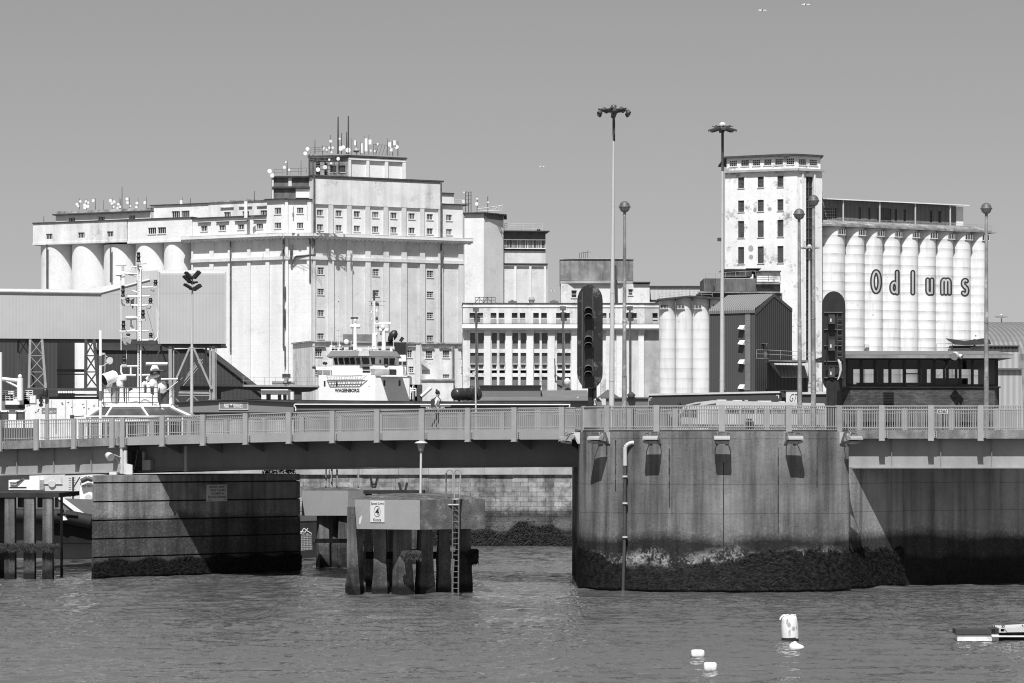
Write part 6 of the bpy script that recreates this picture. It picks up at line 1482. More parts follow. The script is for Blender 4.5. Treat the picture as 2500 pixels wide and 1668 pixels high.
# pale sign glimpsed between the bars on the roadway
mb = MB(); ws = W(2290, 131, 0); ws.pbox(mb, 2289, 999, 2314, 1010, 0, .04)
ws.pbox(mb, 2290.5, 1000.5, 2312.5, 1008.5, .041, .045, None, 1); ptext(mb, 'N ETY', ws, 2292, 1001.5, 2311, 1007.5, .05, .01, 0); ws.pbox(mb, 2300.5, 1009, 2302, 1060, -.03, -.002, None, 1)
solo(mb, 'small_sign', ['inkw', 'terminald'], 'small white-lettered sign glimpsed between railing bars before the cabin', 'sign', P(2301, 1050, 131))

# ================= coach and hoarding behind the right railing =================
DV = 188.0; s = DV / F
cv = thing('coach', 'white coach with raked windscreen and roof vents passing behind the pier railing', 'coach', (P(1830, 0, DV).x, DV, GZ))
zc = lambda y: P(0, y, DV).z; xc = lambda x: P(x, 0, DV).x
prof = [(1663, 1045), (1661, 1012), (1668, 998), (1680, 987), (1700, 982), (1722, 980), (1740, 977.5), (1760, 978), (2012, 985), (2016, 992), (2016, 1045)]
mb = MB(); n = len(prof); a = [Vector((xc(x), DV, zc(y))) for x, y in prof]; b = [v + Vector((0, 2.5, 0)) for v in a]; mb.add(a + b, [tuple(range(n)), tuple(range(n, 2 * n))[::-1]] + [(i, (i + 1) % n, n + (i + 1) % n, n + i) for i in range(n)]); mb.build('body', M.setdefault('coachw', paint('coach_paint', .5, .06, .8, .4, spec=.5)), cv)
def cplate(pts, off, name, mat):
    mb = MB(); a = [Vector((xc(x), DV - off, zc(y))) for x, y in pts]; mb.add(a, [tuple(range(len(a)))]); return mb.build(name, mat, cv)
cplate([(1684, 989), (1712, 984), (1708, 988.5), (1680, 993)], .004, 'windscreen_top', 'glass2')
cplate([(1720, 989), (1748, 984.5), (1748, 992), (1712, 992)], .004, 'window', 'glass2')
for k in range(6): cplate([(1772 + k * 38, 997), (1806 + k * 38, 998), (1806 + k * 38, 1011), (1772 + k * 38, 1010)], .004, 'window', 'glass2')
cplate([(1668, 1003), (1700, 1001), (1700, 1020), (1664, 1018)], .004, 'windscreen', 'glass')
cplate([(1664, 1036), (2014, 1038), (2014, 1044), (1664, 1044)], .006, 'skirt', 'steeld')
for x in (1705, 1925, 1960):
    mb = MB(); c = Vector((xc(x), DV + .28, GZ + .52)); mb.lathe(c, [(.5, -.32), (.5, 0)], 18, 0, (0, 1, 0)); w_ = mb.build('wheel', 'rubber', cv); mb = MB(); mb.lathe(c, [(.25, -.34), (.27, -.325)], 12, 0, (0, 1, 0)); mb.build('rim', 'steelp', w_)
mb = MB(); mb.tube([P(1676, 992, DV - .1), P(1664, 988, DV - .4), P(1655, 992, DV - .5)], .05, 5); mb.build('mirror_arm', 'steeld', cv)
mb = MB(); a = P(1662, 982, DV - .5); b = P(1650, 996, DV - .5); mb.bar(a, b, .12); mb.build('mirror', 'black', cv)
for x0, x1, y in ((1753, 1775, 975.5), (1792, 1828, 976.5), (1852, 1885, 978), (1905, 1918, 979.5)):
    mb = MB(); mb.box(xc(x0), xc(x1), DV + .6, DV + 1.9, zc(y + 6), zc(y)); mb.build('roof_vent', 'steelp', cv)
mb = MB(); mb.tube([P(1812, 978, DV + .3), P(1822, 981, DV + .3), P(1832, 979, DV + .3)], .06, 5); mb.build('roof_hose', 'rubber', cv)
DH = 232.0
hd = thing('hoarding', 'long dark hoarding with a pale top rail behind the white coach', 'hoarding', (P(1820, 0, DH).x, DH, GZ)); whd = W(1584, DH, 0)
mb = MB(); A = [(1584, 963.5), (1908, 957.5), (1908, 1045), (1584, 1045)]
def hp(mb, pts, off, th=.15, mi=0):
    a = [whd.P(x, y, off) for x, y in pts]; b = [v + Vector((0, th, 0)) for v in a]; n = len(a); mb.add(a + b, [tuple(range(n)), tuple(range(n, 2 * n))[::-1]] + [(i, (i + 1) % n, n + (i + 1) % n, n + i) for i in range(n)], mi)
hp(mb, A, 0); hp(mb, [(1908.3, 958), (2060, 958), (2060, 1045), (1908.3, 1045)], -.2); mb.build('panel', 'terminald', hd)
mb = MB(); hp(mb, [(1583, 961.5), (1905, 955), (1905, 959.5), (1583, 966)], .1, .1); hp(mb, [(1957, 957.5), (2060, 956.5), (2060, 962), (1957, 963)], -.05, .1); mb.build('top_rail', 'steelp', hd)
mb = MB()
for pts in ([(1586, 971), (1592.5, 971), (1592.5, 972.3), (1587.3, 972.3), (1587.3, 979), (1586, 979)], [(1895, 964.5), (1901.5, 964.5), (1901.5, 972.5), (1900.2, 972.5), (1900.2, 965.8), (1895, 965.8)], [(2053, 966), (2060, 966), (2060, 967.3), (2053, 967.3)]): hp(mb, pts, .02, .01)
mb.build('corner_mark', 'inkw', hd)
mb = MB(); hp(mb, [(1919, 955), (1946, 954.5), (1946, 983), (1919, 983)], .3, .1); hp(mb, [(1905, 953), (1959, 952.5), (1959, 955), (1905, 955.5)], .35, .2, 1); hp(mb, [(1919, 956), (1921, 956), (1917, 964), (1914, 958)], .25, .1, 1)
ptext(mb, 'GT', whd, 1926, 962, 1944, 981, .31, .0, 1, .25); mb.build('script_sign', ['sign', 'terminald'], hd)

# ================= ferry terminal sheds =================
DT = 252.0; wtm = W(440, DT, 0)
ft = thing('ferry_terminal', 'low grey terminal shed with framed ferry company sign on its shallow gable', 'terminal', (P(570, 0, DT).x, DT, GZ))
def tp(mb, pts, off, th, mi=0):
    a = [wtm.P(x, y, off) for x, y in pts]; b = [v + Vector((0, th, 0)) for v in a]; n = len(a); mb.add(a + b, [tuple(range(n)), tuple(range(n, 2 * n))[::-1]] + [(i, (i + 1) % n, n + (i + 1) % n, n + i) for i in range(n)], mi)
mb = MB(); tp(mb, [(427, 984), (565, 976.5), (717, 983.5), (717, 1007), (427, 1007)], .1, 12); mb.build('gable_panel', 'terminal', ft)
mb = MB(); tp(mb, [(425, 981.5), (565, 973.5), (719, 981), (719, 983.3), (565, 976.3), (425, 983.8)], .35, 12.5); tp(mb, [(427, 1007.2), (717, 1007.2), (717, 1010), (427, 1010)], .0, 10); mb.build('roof', 'roofdark', ft)
mb = MB(); tp(mb, [(430, 1010.2), (717, 1010.2), (717, 1100), (430, 1100)], -.3, 10); mb.build('wall', 'bare_light', ft)
mb = MB(); wsn = wtm.sub(0, .1); wtm.pbox(mb, 534.5, 982.5, 606, 1000, .103, .16); 
for a in ((534.5, 982.5, 606, 983.9), (534.5, 998.8, 606, 1000.2), (534.5, 984, 535.8, 998.7), (604.7, 984, 606, 998.7)): wtm.pbox(mb, a[0], a[1], a[2], a[3], .161, .18, None, 1)
ptext(mb, 'P&O', wtm, 547, 986, 559.5, 995.5, .165, .02, 1); ptext(mb, 'FERRIES', wtm, 568, 986.5, 592.5, 995.5, .165, .0, 1)
tp(mb, [(560, 986.5), (564, 991), (568.5, 986.5), (568.5, 995.5), (564, 991.4), (560, 995.5)], .166, .002, 2); tp(mb, [(564, 991), (568.3, 986.5), (560.2, 986.5)], .168, .001, 1)
mb.build('company_sign', ['signgrey', 'inkw', 'ink'], ft)
fs_ = thing('terminal_shed', 'long low shed with dark roof and white gutter behind the main span railing', 'shed', (P(1050, 0, DT).x, DT, GZ))
mb = MB(); tp(mb, [(560, 975), (1392, 982.5), (1392, 987), (719, 984.5), (719, 981), (565, 973.6)], -.5, 14); tp(mb, [(722, 984.8), (1392, 987.2), (1392, 989), (722, 986.8)], .0, 13); mb.build('roof', 'roofdark', fs_)
mb = MB(); wtm.box(mb, wtm.u(719.5), wtm.u(1392), GZ, wtm.z(800, 998), -12, .05); mb.build('wall', 'terminal', fs_)
mb = MB(); wtm.box(mb, wtm.u(719.5), wtm.u(1390), wtm.z(800, 998) + .003, wtm.z(800, 988), -12, -.25); mb.build('fascia', 'terminald', fs_)
mb = MB(); mb.tube([wtm.P(722, 1004, .4), wtm.P(722, 996, .4), wtm.P(718, 991, .4), wtm.P(719, 987.5, .4), wtm.P(1392, 988.5, .4), wtm.P(1390, 994, .4)], .055, 6)
mb.build('gutter', 'inkw', fs_)
mb = MB(); ptext(mb, 'P&O FERRIES', wtm, 1040, 993.5, 1086, 998.5, .1, .01, 0); wtm.pbox(mb, 1026, 991, 1100, 992, .08, .09); mb.build('company_sign', 'inkw', fs_)
# grey pitched sheds to the right of it
gsd = thing('grey_shed', 'grey pitched-roof shed in front of the warehouse foot', 'shed', (P(1310, 0, 300).x, 300, GZ)); D = 290.0; wgs = W(1170, D, 0)
def sp_(mb, pts, off, th, mi=0):
    a = [wgs.P(x, y, off) for x, y in pts]; b = [v + Vector((0, th, 0)) for v in a]; n = len(a); mb.add(a + b, [tuple(range(n)), tuple(range(n, 2 * n))[::-1]] + [(i, (i + 1) % n, n + (i + 1) % n, n + i) for i in range(n)], mi)
mb = MB(); sp_(mb, [(1172, 942), (1320, 942), (1320, 990), (1172, 990)], -1.5, 8); sp_(mb, [(1130, 978), (1436, 978), (1436, 1090), (1130, 1090)], 0, 10); mb.build('wall', 'visor', gsd)
mb = MB(); sp_(mb, [(1170, 940.5), (1322, 940.5), (1322, 943), (1170, 943)], -1.2, 8.5); mb.build('roof_edge', 'roofdark', gsd)
mb = MB(); q = [wgs.P(1160, 976.5, .4), wgs.P(1438, 976.5, .4), wgs.P(1434, 953, -6), wgs.P(1240, 953.5, -6)]; mb.add(q + [v - Vector((0, 0, .12)) for v in q], [(0, 1, 2, 3), (4, 5, 6, 7), (0, 1, 5, 4), (1, 2, 6, 5), (3, 0, 4, 7)]); mb.build('roof', 'roofgrey', gsd)
gs2 = thing('grey_shed', 'lower shed with a small gable between the left signal board and the hoarding', 'shed', (P(1510, 0, 300).x, 300, GZ))
mb = MB(); sp_(mb, [(1437, 973), (1583, 973), (1583, 1090), (1437, 1090)], .2, 10); mb.build('wall', 'visor', gs2)
mb = MB(); sp_(mb, [(1436, 970), (1584, 970), (1584, 973), (1436, 973)], .4, 10); q = [(1460, 970), (1484, 951), (1512, 970)]; sp_(mb, q, .3, 6); mb.build('roof', 'roofgrey', gs2)
mb = MB(); sp_(mb, [(1466, 969.5), (1484.5, 955), (1505, 969.5)], .33, .02); mb.build('gable_panel', 'visor', gs2)
mb = MB(); mb.lathe(P(1541, 969, D - .5), [(.3, -.1), (.45, .2), (.1, .5)], 8); mb.build('roof_vent', 'roofdark', gs2)
mb = MB(); mb.box(P(1468, 0, D).x, P(1478, 0, D).x, D - 1.5, D - 1, P(0, 990, D).z, P(0, 974, D).z); mb.tube([P(1463, 972, D - 1.2), P(1470, 980, D - 1.2)], .1, 5); mb.build('junction_box', 'steelp', gs2)
# black tank
tkb = thing('oil_tank', 'black horizontal cylinder tank with riveted bands behind the railing', 'tank', P(1135, 979, 275)); D = 275; s = D / F
a, b = P(1112, 963, D - 1.2), P(1166, 963, D + 1.0); ax = (b - a).normalized(); L = (b - a).length; r_ = 15 * s
mb = MB(); mb.lathe(a, [(r_ * .3, -.28), (r_ * .75, -.2), (r_ * .96, -.05), (r_, .06), (r_, L), (r_ * .8, L + .15)], 28, 0, ax); mb.build('shell', 'tank', tkb)
mb = MB()
for k in range(1, 4): mb.lathe(a + ax * (L * k / 3.6), [(r_ + .01, -.04), (r_ + .03, -.03), (r_ + .03, .03), (r_ + .01, .04)], 28, 0, ax)
mb.build('band', 'black', tkb)
mb = MB(); mb.tube([P(1147, 950, D), P(1148, 943, D), P(1152, 942, D), P(1160, 948, D), P(1170, 968, D)], .05, 5); mb.build('vent_pipe', 'steeld', tkb)
mb = MB()
for x in (1118, 1150): mb.box(P(x, 0, D).x, P(x + 6, 0, D).x, D - .8, D + .8, GZ, a.z - r_ * .9)
mb.build('cradle', 'steeld', tkb)

# ================= clad conveyor gallery on trestles =================
M['corrG'] = corrugated('ribbed_grey_cladding', .47, 0, .15, .01, .5, 5.6, .10)
cgG = thing('clad_gallery', 'long ribbed grey conveyor gallery and box raised on steel trestles', 'gallery', (P(300, 0, 300).x, 300, GZ)); D = 300.0; wg_ = W(0, D, 0)
def gp(mb, pts, off, th, mi=0):
    a = [wg_.P(x, y, off) for x, y in pts]; b = [v + Vector((0, th, 0)) for v in a]; n = len(a); mb.add(a + b, [tuple(range(n)), tuple(range(n, 2 * n))[::-1]] + [(i, (i + 1) % n, n + (i + 1) % n, n + i) for i in range(n)], mi)
mb = MB(); gp(mb, [(-90, 711), (248, 716), (303, 700), (366, 683.5), (388, 681), (388, 829), (-90, 826)], 0, 9); mb.build('long_gallery', 'corrG', cgG)
mb = MB(); a = [wg_.P(-90, 711, .02), wg_.P(248, 716, .02), wg_.P(366, 683.5, .02), wg_.P(360, 678, -5), wg_.P(215, 707, -4), wg_.P(-90, 704, -4)]
mb.add(a, [(0, 1, 4, 5), (1, 2, 3, 4)])
for k in range(1): pass
o_ = mb.build('gallery_roof', 'steelp', cgG)
mb = MB(); mb.tube([wg_.P(-90, 710, .0), wg_.P(247, 715, .0)], .22, 8); mb.tube([wg_.P(247, 715, 0), wg_.P(366, 683, 0)], .12, 6); mb.build('eaves_trim', 'steelp', cgG)
mb = MB(); gp(mb, [(304, 664), (389, 660), (389, 829), (304, 828.5)], -2.5, 6); mb.build('rear_box', 'corrG', cgG)
x0, x1 = wg_.P(385, 0, 2).x, wg_.P(551.5, 0, 2).x; mb = MB(); nR = 8
zt, zb = wg_.z(0, 659, 2), wg_.z(0, 839.5, 2); rr_ = .5
prf = [(D - 2, zb)] + [(D - 2 + rr_ * (1 - cos(pi / 2 * k / 5)), zt - rr_ + rr_ * sin(pi / 2 * k / 5)) for k in range(6)] + [(D + 7, zt), (D + 7, zb)]
n = len(prf); vs = [(x0, y, z) for y, z in prf] + [(x1 * y / (D - 2), y, z) for y, z in prf]
mb.add(vs, [tuple(range(n)), tuple(range(n, 2 * n))[::-1]] + [(i, (i + 1) % n, n + (i + 1) % n, n + i) for i in range(n)]); mb.build('clad_box', 'corrG', cgG)
mb = MB(); mb.cyl((x0 + .1, D - 1.95, zb), (x0 + .1, D - 1.95, zt - .2), .16, .16, 8); mb.cyl((x1 - .03, D - 1.98, zb), (x1 - .03, D - 1.98, zt - .2), .07, .07, 6); mb.build('corner_trim', 'steelp', cgG)
mb = MB(); gp(mb, [(393, 841), (540, 841), (540, 845), (393, 845)], 1.7, 6); gp(mb, [(-90, 827), (300, 829), (300, 832), (-90, 830)], -.3, 7); mb.build('underframe', 'steeld', cgG)
mb = MB(); gp(mb, [(236, 830), (412, 833), (412, 856), (236, 854)], -6, 1); mb.build('rear_panel', 'smooth_white', cgG)
# trestles: each a frame of its own
def frame(lines, name='trestle', mat='steel', off=0):
    mb = MB()
    for x0, y0, x1, y1, w_ in lines: mb.bar(wg_.P(x0, y0, off), wg_.P(x1, y1, off), w_ * D / F)
    return mb.build(name, mat, cgG)
frame([(416, 843, 416, 1095, 8), (424, 846, 424, 1095, 3)], off=1.5); frame([(521, 843, 521, 1095, 8), (513, 846, 513, 1095, 4), (527.5, 845, 527.5, 1095, 2)], off=1.5)
frame([(464, 848, 424, 940, 4.5), (472, 848, 517, 950, 4.5)], off=1.8)
frame([(424, 958, 520, 960, 5), (424, 965, 520, 966, 2), (424, 968, 445, 990, 2), (445, 990, 470, 966, 2), (470, 966, 495, 990, 2), (495, 990, 518, 967, 2), (421, 850, 447, 870, 3), (510, 850, 540, 850, 1.5)], off=1.0)
frame([(395, 845, 372, 893, 3), (391, 845, 412, 900, 3)], mat='steeld', off=.5)
frame([(503, 850, 503, 940, 5), (495, 887, 523, 893, 3)], mat='steel', off=-1)
mb = MB()
for dx in (0, 6):
    for dy in (0, -8, -15): mb.bar(wg_.P(441 + dx, 942 + dy, 1), wg_.P(490 + dx, 884 + dy, 1), .06)
for k in range(12): mb.bar(wg_.P(441 + k * 4.1, 942 - k * 4.8, 1), wg_.P(447 + k * 4.1, 925 - k * 4.8, 1), .05)
mb.build('stair', 'steel', cgG)
def truss(xa, xb, y0, y1, mat, off, n=3, xa2=None, xb2=None, w_=4, wb=2):
    xa2 = xa if xa2 is None else xa2; xb2 = xb if xb2 is None else xb2
    L = [(xa, y0, xa2, y1, w_), (xb, y0, xb2, y1, w_)]
    for k in range(n):
        t0, t1 = k / n, (k + 1) / n; A = lambda t: xa + (xa2 - xa) * t; B = lambda t: xb + (xb2 - xb) * t; Y = lambda t: y0 + (y1 - y0) * t
        L += [(A(t0), Y(t0), B(t1), Y(t1), wb), (B(t0), Y(t0), A(t1), Y(t1), wb), (A(t1), Y(t1), B(t1), Y(t1), wb)]
    frame(L, 'trestle', mat, off)
truss(45, 67, 829, 948, 'steeld', -1, 3, 43, 85, 5, 2); truss(74, 103, 829, 948, 'steel', 0, 3, 71, 112, 6, 1.5); truss(210, 230, 829, 948, 'steeld', 0, 3, 209, 240, 7, 3)
frame([(139, 905, 208, 905, 7), (139, 914, 208, 914, 3)], 'cross_beam', 'steeld', -3)
# dark sheds behind
ds = thing('dark_shed', 'black-clad shed with one long sloping roof edge behind the trestles', 'shed', (P(420, 0, 350).x, 350, GZ)); D = 348.0
M['dshed'] = corrugated('near_black_cladding', .055, 0, .5, .03, .6, 0, .15)
def dp_(mb, pts, D, th, mi=0):
    a = [P(x, y, D) for x, y in pts]; b = [v + Vector((0, th, 0)) for v in a]; n = len(a); mb.add(a + b, [tuple(range(n)), tuple(range(n, 2 * n))[::-1]] + [(i, (i + 1) % n, n + (i + 1) % n, n + i) for i in range(n)], mi)
mb = MB(); dp_(mb, [(236, 855), (380, 855), (495, 852), (608, 940), (640, 966), (640, 1100), (236, 1100)], D, 14); mb.build('wall', 'dshed', ds)
mb = MB(); dp_(mb, [(234, 853.5), (380, 853.5), (496, 850.5), (642, 965), (640, 966), (495, 852), (380, 855), (234, 855)], D - .3, 14.5); mb.build('roof_edge', 'roofdark', ds)
ds = thing('dark_shed', 'black-clad shed at the left edge behind the lattice trestles', 'shed', (P(40, 0, 350).x, 352, GZ))
mb = MB(); dp_(mb, [(-120, 820), (140, 820), (140, 1100), (-120, 1100)], 352, 14); mb.build('wall', 'dshed', ds)
mb = MB(); dp_(mb, [(-120, 818), (141, 818), (141, 820), (-120, 820)], 351.8, 14.4); mb.build('roof_edge', 'roofdark', ds)
# raised walkway
wy_ = thing('raised_walkway', 'raised conveyor walkway with thin railing left of the white ship', 'walkway', (P(600, 0, 312).x, 312, GZ)); D = 312.0
mb = MB(); dp_(mb, [(440, 938), (776, 941), (776, 945.5), (440, 943)], D, 2.5); mb.build('deck_beam', 'steel', wy_)
mb = MB(); dp_(mb, [(440, 943.2), (776, 945.7), (774, 950), (757, 956), (735, 957), (735, 1090), (718, 1090), (718, 956), (620, 954), (575, 949), (540, 957), (536, 1090), (526, 1090), (526, 952), (440, 952)], D + .5, 1.5); mb.build('girder', 'steeld', wy_)
rails(wy_, 'walkway_railing', [P(386, 938, D), P(776, 941, D)], .85, 2, 'steel', .025, 1.1)
mb = MB(); dp_(mb, [(689, 913), (709, 913), (709, 924), (689, 924)], D, .2); mb.build('board', 'steeld', wy_)
mb = MB(); dp_(mb, [(664, 931), (718, 932), (718, 939), (664, 939)], D + .4, .8); mb.tube([P(699, 924, D), P(697, 935, D)], .25, 5); mb.build('machinery', 'steel', wy_)
kb = thing('site_hut', 'small white hut with dark doorway under the raised walkway', 'hut', (P(670, 0, 300).x, 300, GZ)); D = 300
wk_ = W(638, D, 0); mb = MB(); facade(mb, wk_, 0, wk_.u(702), GZ, wk_.z(0, 953), [(wk_.u(650), wk_.u(661), GZ + .4, wk_.z(0, 962)), (wk_.u(678), wk_.u(687), wk_.z(0, 978), wk_.z(0, 963)), (wk_.u(691), wk_.u(700), wk_.z(0, 978), wk_.z(0, 963))], 0, .4, 0, None, 4); mb.build('wall', 'smooth_white', kb)
mb = MB(); wk_.pbox(mb, 637, 950.5, 703, 953, -4.2, .3); mb.build('roof', 'smooth_white', kb); mb = MB(); wk_.box(mb, .2, wk_.u(701), GZ, wk_.z(0, 960), -.5, -.42); mb.build('window', 'glass', kb)

# ================= far right =================
brf = thing('barrel_shed', 'big grey shed with barrel roof beyond the right end of the silos', 'shed', (P(2480, 0, 560).x, 560, GZ)); D = 560.0
M['barrel'] = corrugated('ribbed_barrel_roof', .17, radians(20), .9, .05, .5, 0, .25)
mb = MB(); n = 10; xa, xb = P(2398, 0, D).x, P(2700, 0, D).x; prf = []
zt, z0 = P(0, 779, D).z, P(0, 880, D).z
for k in range(n + 1): t = pi / 2 * k / n; prf.append((D + 14 - 14 * cos(t), z0 + (zt - z0) * sin(t)))
for (y0, za), (y1, zb2) in zip(prf[:-1], prf[1:]): mb.quad((xa, y0, za), (xb, y0, za), (xb, y1, zb2), (xa, y1, zb2))
mb.add([(xa, y, z) for y, z in prf] + [(xa, D + 14, z0)], [tuple(range(n + 2))]); mb.build('roof', 'barrel', brf)
mb = MB(); mb.box(xa, xb, D, D + 14, GZ, z0 - .003); mb.build('wall', 'bare', brf)
ps = thing('pale_shed', 'pale corrugated shed with dark vented top at the far right behind the cabin', 'shed', (P(2470, 0, 240).x, 240, GZ)); D = 240.0
M['pcorr'] = corrugated('streaked_pale_sheet', .42, 0, .5, .03, .7, 0, .2)
mb = MB(); dp_(mb, [(2436, 903), (2494, 903), (2497, 1000), (2497, 1100), (2436, 1100)], D, 5); mb.build('wall', 'pcorr', ps)
mb = MB(); dp_(mb, [(2400, 846), (2487, 846), (2487, 899), (2400, 899)], D + .5, 5); mb.build('upper_wall', 'galv', ps) if 'galv' in M else mb.build('upper_wall', 'pcorr', ps)
mb = MB(); dp_(mb, [(2395, 843), (2490, 843), (2490, 845.7), (2395, 845.7)], D + .2, 5.5); dp_(mb, [(2434, 899.3), (2497, 899.3), (2497, 902.7), (2434, 902.7)], D - .3, 5.5); mb.build('roof_edge', 'roofgrey', ps)
mb = MB()
for k in range(8): dp_(mb, [(2417 + k * 8.7, 846.5), (2423 + k * 8.7, 846.5), (2423 + k * 8.7, 851.5), (2417 + k * 8.7, 851.5)], D + .42, .05)
mb.build('vent', 'black', ps)
tp_ = thing('covered_platform', 'rail-fenced platform under a sagging dark tarpaulin above the cabin roof', 'platform', P(2360, 860, 262)); D = 262.0
mb = MB(); top = [(2309, 826), (2330, 829), (2355, 832), (2382, 829), (2400, 826), (2416, 829)]; bot = [(2309, 827.5), (2322, 836), (2330, 842), (2360, 843), (2400, 842), (2420, 840)]
a = [P(x, y, D + (i % 2) * .6) for i, (x, y) in enumerate(top)]; b = [P(x, y, D - 1.5 + .3 * (i % 2)) for i, (x, y) in enumerate(bot)]; c_ = [P(x, y + 1, D + 3) for x, y in top]
mb.add(a + b + c_, [(i, i + 1, 7 + i, 6 + i) for i in range(5)] + [(i, i + 1, 13 + i, 12 + i) for i in range(5)]); mb.build('tarpaulin', 'tarp', tp_)
mb = MB(); mb.tube([P(2379, 828, D), P(2379, 858, D)], .1, 5); dp_(mb, [(2325, 843.5), (2405, 843.5), (2405, 849), (2325, 849)], D, 2); mb.build('post', 'steeld', tp_)
mb = MB(); dp_(mb, [(2322, 851), (2410, 851), (2410, 880), (2322, 880)], D + .3, 2); mb.build('cabin_wall', 'steelp', tp_)
rails(tp_, 'platform_railing', [P(2287, 858, D), P(2326, 858, D)], .7, 2, 'steel', .03, .9)
# ================= white cargo ship =================
DW = 322.0; s = DW / F
X5 = lambda u: 750 + u / 5.227
Y5 = lambda v: 700 + v / 5.227
sh = thing('cargo_ship', 'white cargo ship superstructure with grey wheelhouse visor and black lettering', 'ship', (P(850, 0, DW).x, DW, 0))
wf_ = W(777, DW, 0); wr_ = W(X5(868), DW, 24)
def sx(u, D=DW): return P(X5(u), 0, D).x
def sz(v, D=DW): return P(0, Y5(v), D).z
mb = MB(); xl, xm = sx(145), sx(868); R1_ = wr_.xy(wr_.u(X5(1305)))
mb.prism([(xl, DW), (xm, DW), (R1_.x, R1_.y), (R1_.x, R1_.y + 8), (xl, DW + 10)], 3.0, sz(1128)); mb.build('deckhouse', 'boat', sh)
mb = MB(); mb.prism([(xl - 1.5, DW - 2), (xm + .5, DW - 2.5), (R1_.x + 1, R1_.y - 1), (R1_.x + 1, R1_.y + 60), (xl - 1.5, DW + 60)], -1, 4.6); mb.build('hull', 'hulld', sh)
mb = MB(); mb.prism([(sx(105), DW + 1), (sx(315), DW + 1), (sx(315), DW + 5), (sx(105), DW + 5)], sz(1062), sz(1020)); mb.prism([(sx(112), DW + 2), (sx(315), DW + 2), (sx(315), DW + 5), (sx(112), DW + 5)], sz(1128) - .2, sz(1064)); mb.build('bridge_wing', 'boat', sh)
mb = MB(); mb.prism([(sx(315), DW + .5), (sx(860), DW + .5), (sx(1045), DW + 2), (sx(1210), DW + 3), (sx(1210), DW + 9), (sx(315), DW + 9)], sz(1130), sz(1005)); mb.build('upper_deckhouse', 'boat', sh)
mb = MB(); mb.prism([(sx(800), DW - .3), (sx(1045), DW + .8), (sx(1045), DW + 2), (sx(800), DW + .49)], sz(1050), sz(1015)); mb.build('wing_bulwark', 'boat', sh)
# wheelhouse: faceted front leaning out at the top
wp = [(sx(280), DW + 4), (sx(310), DW + 1.6), (sx(612), DW + .9), (sx(690), DW + .3), (sx(795), DW + .3), (sx(870), DW + .9), (sx(965), DW + 2), (sx(1135), DW + 3.2), (sx(1135), DW + 8), (sx(280), DW + 8)]
zA, zB = sz(1000), sz(885)
mb = MB(); mb.prism([(x + (0.15 if i < 3 else 0), y + .25) for i, (x, y) in enumerate(wp)], zA - .3, zB + .1); 
mb.build('wheelhouse', 'boat', sh)
def wpt(u, v): # point on the wheelhouse front at photo column u
    x = sx(u)
    for (a, b) in zip(wp[:-1], wp[1:]):
        if a[0] <= x <= b[0]: t = (x - a[0]) / (b[0] - a[0]); return Vector((x, a[1] + (b[1] - a[1]) * t + .21, sz(v)))
    return Vector((x, DW + 3, sz(v)))
for a, b, c, d in ((322, 368, 344, 378), (383, 448, 400, 460), (460, 522, 474, 534), (534, 596, 545, 606), (614, 662, 626, 676), (692, 782, 706, 794), (808, 862, 820, 858), (914, 934, 914, 934), (968, 1022, 970, 1020), (1036, 1105, 1036, 1098)):
    mb = MB(); v0, v1 = (905, 988) if b - a > 30 else (925, 975); mb.add([wpt(c, v1), wpt(d, v1), wpt(b, v0), wpt(a, v0)], [(0, 1, 2, 3)]); mb.build('wheelhouse_window', 'glass', sh)
vo = [(x, y - .5) for x, y in wp]
mb = MB(); n = len(wp)
low = [(sx(232), DW + 3)] + [(sx(240), DW + .9), (sx(640), DW), (sx(690), DW - .35), (sx(795), DW - .35), (sx(860), DW), (sx(1172), DW + 2.4), (sx(1172), DW + 8.5), (sx(232), DW + 8.5)]
up = [(sx(285), DW + 3.4)] + [(sx(290), DW + 1.6), (sx(655), DW + .7), (sx(668), DW + .3), (sx(785), DW + .3), (sx(800), DW + .7), (sx(1125), DW + 3), (sx(1125), DW + 8), (sx(285), DW + 8)]
n = len(low); mb.add([(x, y, sz(886)) for x, y in low] + [(x, y, sz(815)) for x, y in up], [tuple(range(n)), tuple(range(n, 2 * n))[::-1]] + [(i, (i + 1) % n, n + (i + 1) % n, n + i) for i in range(n)])
mb.build('visor', 'visor', sh)
mb = MB(); mb.add([(sx(650), DW - .36, sz(885.5)), (sx(795), DW - .36, sz(885.5)), (sx(785), DW + .27, sz(815.5)), (sx(662), DW + .27, sz(815.5))], [(0, 1, 2, 3)]); mb.build('visor_panel', 'steel', sh)
mb = MB(); ptext(mb, 'WAGENBORG', wf_, X5(350), Y5(1300), X5(665), Y5(1349), .02, .045); mb.build('ship_name', 'ink', sh)
for u in (222, 377, 790):
    mb = MB(); wf_.pbox(mb, X5(u - 10), Y5(1203), X5(u + 11), Y5(1272), .005, .03); mb.build('window', 'glass' if u < 700 else 'boat', sh)
wr2 = W(X5(868), DW, 24)
for u in (986, 1180):
    mb = MB(); wr2.pbox(mb, X5(u - 12), Y5(1195), X5(u + 12), Y5(1268), .005, .03); mb.build('window', 'glass', sh)
mb = MB(); wu = W(777, DW + .5, 0); wu.pbox(mb, X5(706), Y5(1018), X5(800), Y5(1098), .005, .04); mb.build('window', 'glass', sh)
mb = MB(); wu.pbox(mb, X5(706), Y5(1062), X5(800), Y5(1070), .045, .07); wu.pbox(mb, X5(703), Y5(1014), X5(804), Y5(1019), .005, .12); mb.build('window_bar', 'boat', sh)
mb = MB(); c0 = wr2.xy(0); 
mb.add([(sx(1045), DW + 1.9, sz(1125)), (sx(1128), DW + 2.4, sz(1125)), (sx(1128), DW + 2.4, sz(1050)), (sx(1045), DW + 1.9, sz(1050))], [(0, 1, 2, 3)]); mb.build('doorway', 'black', sh)
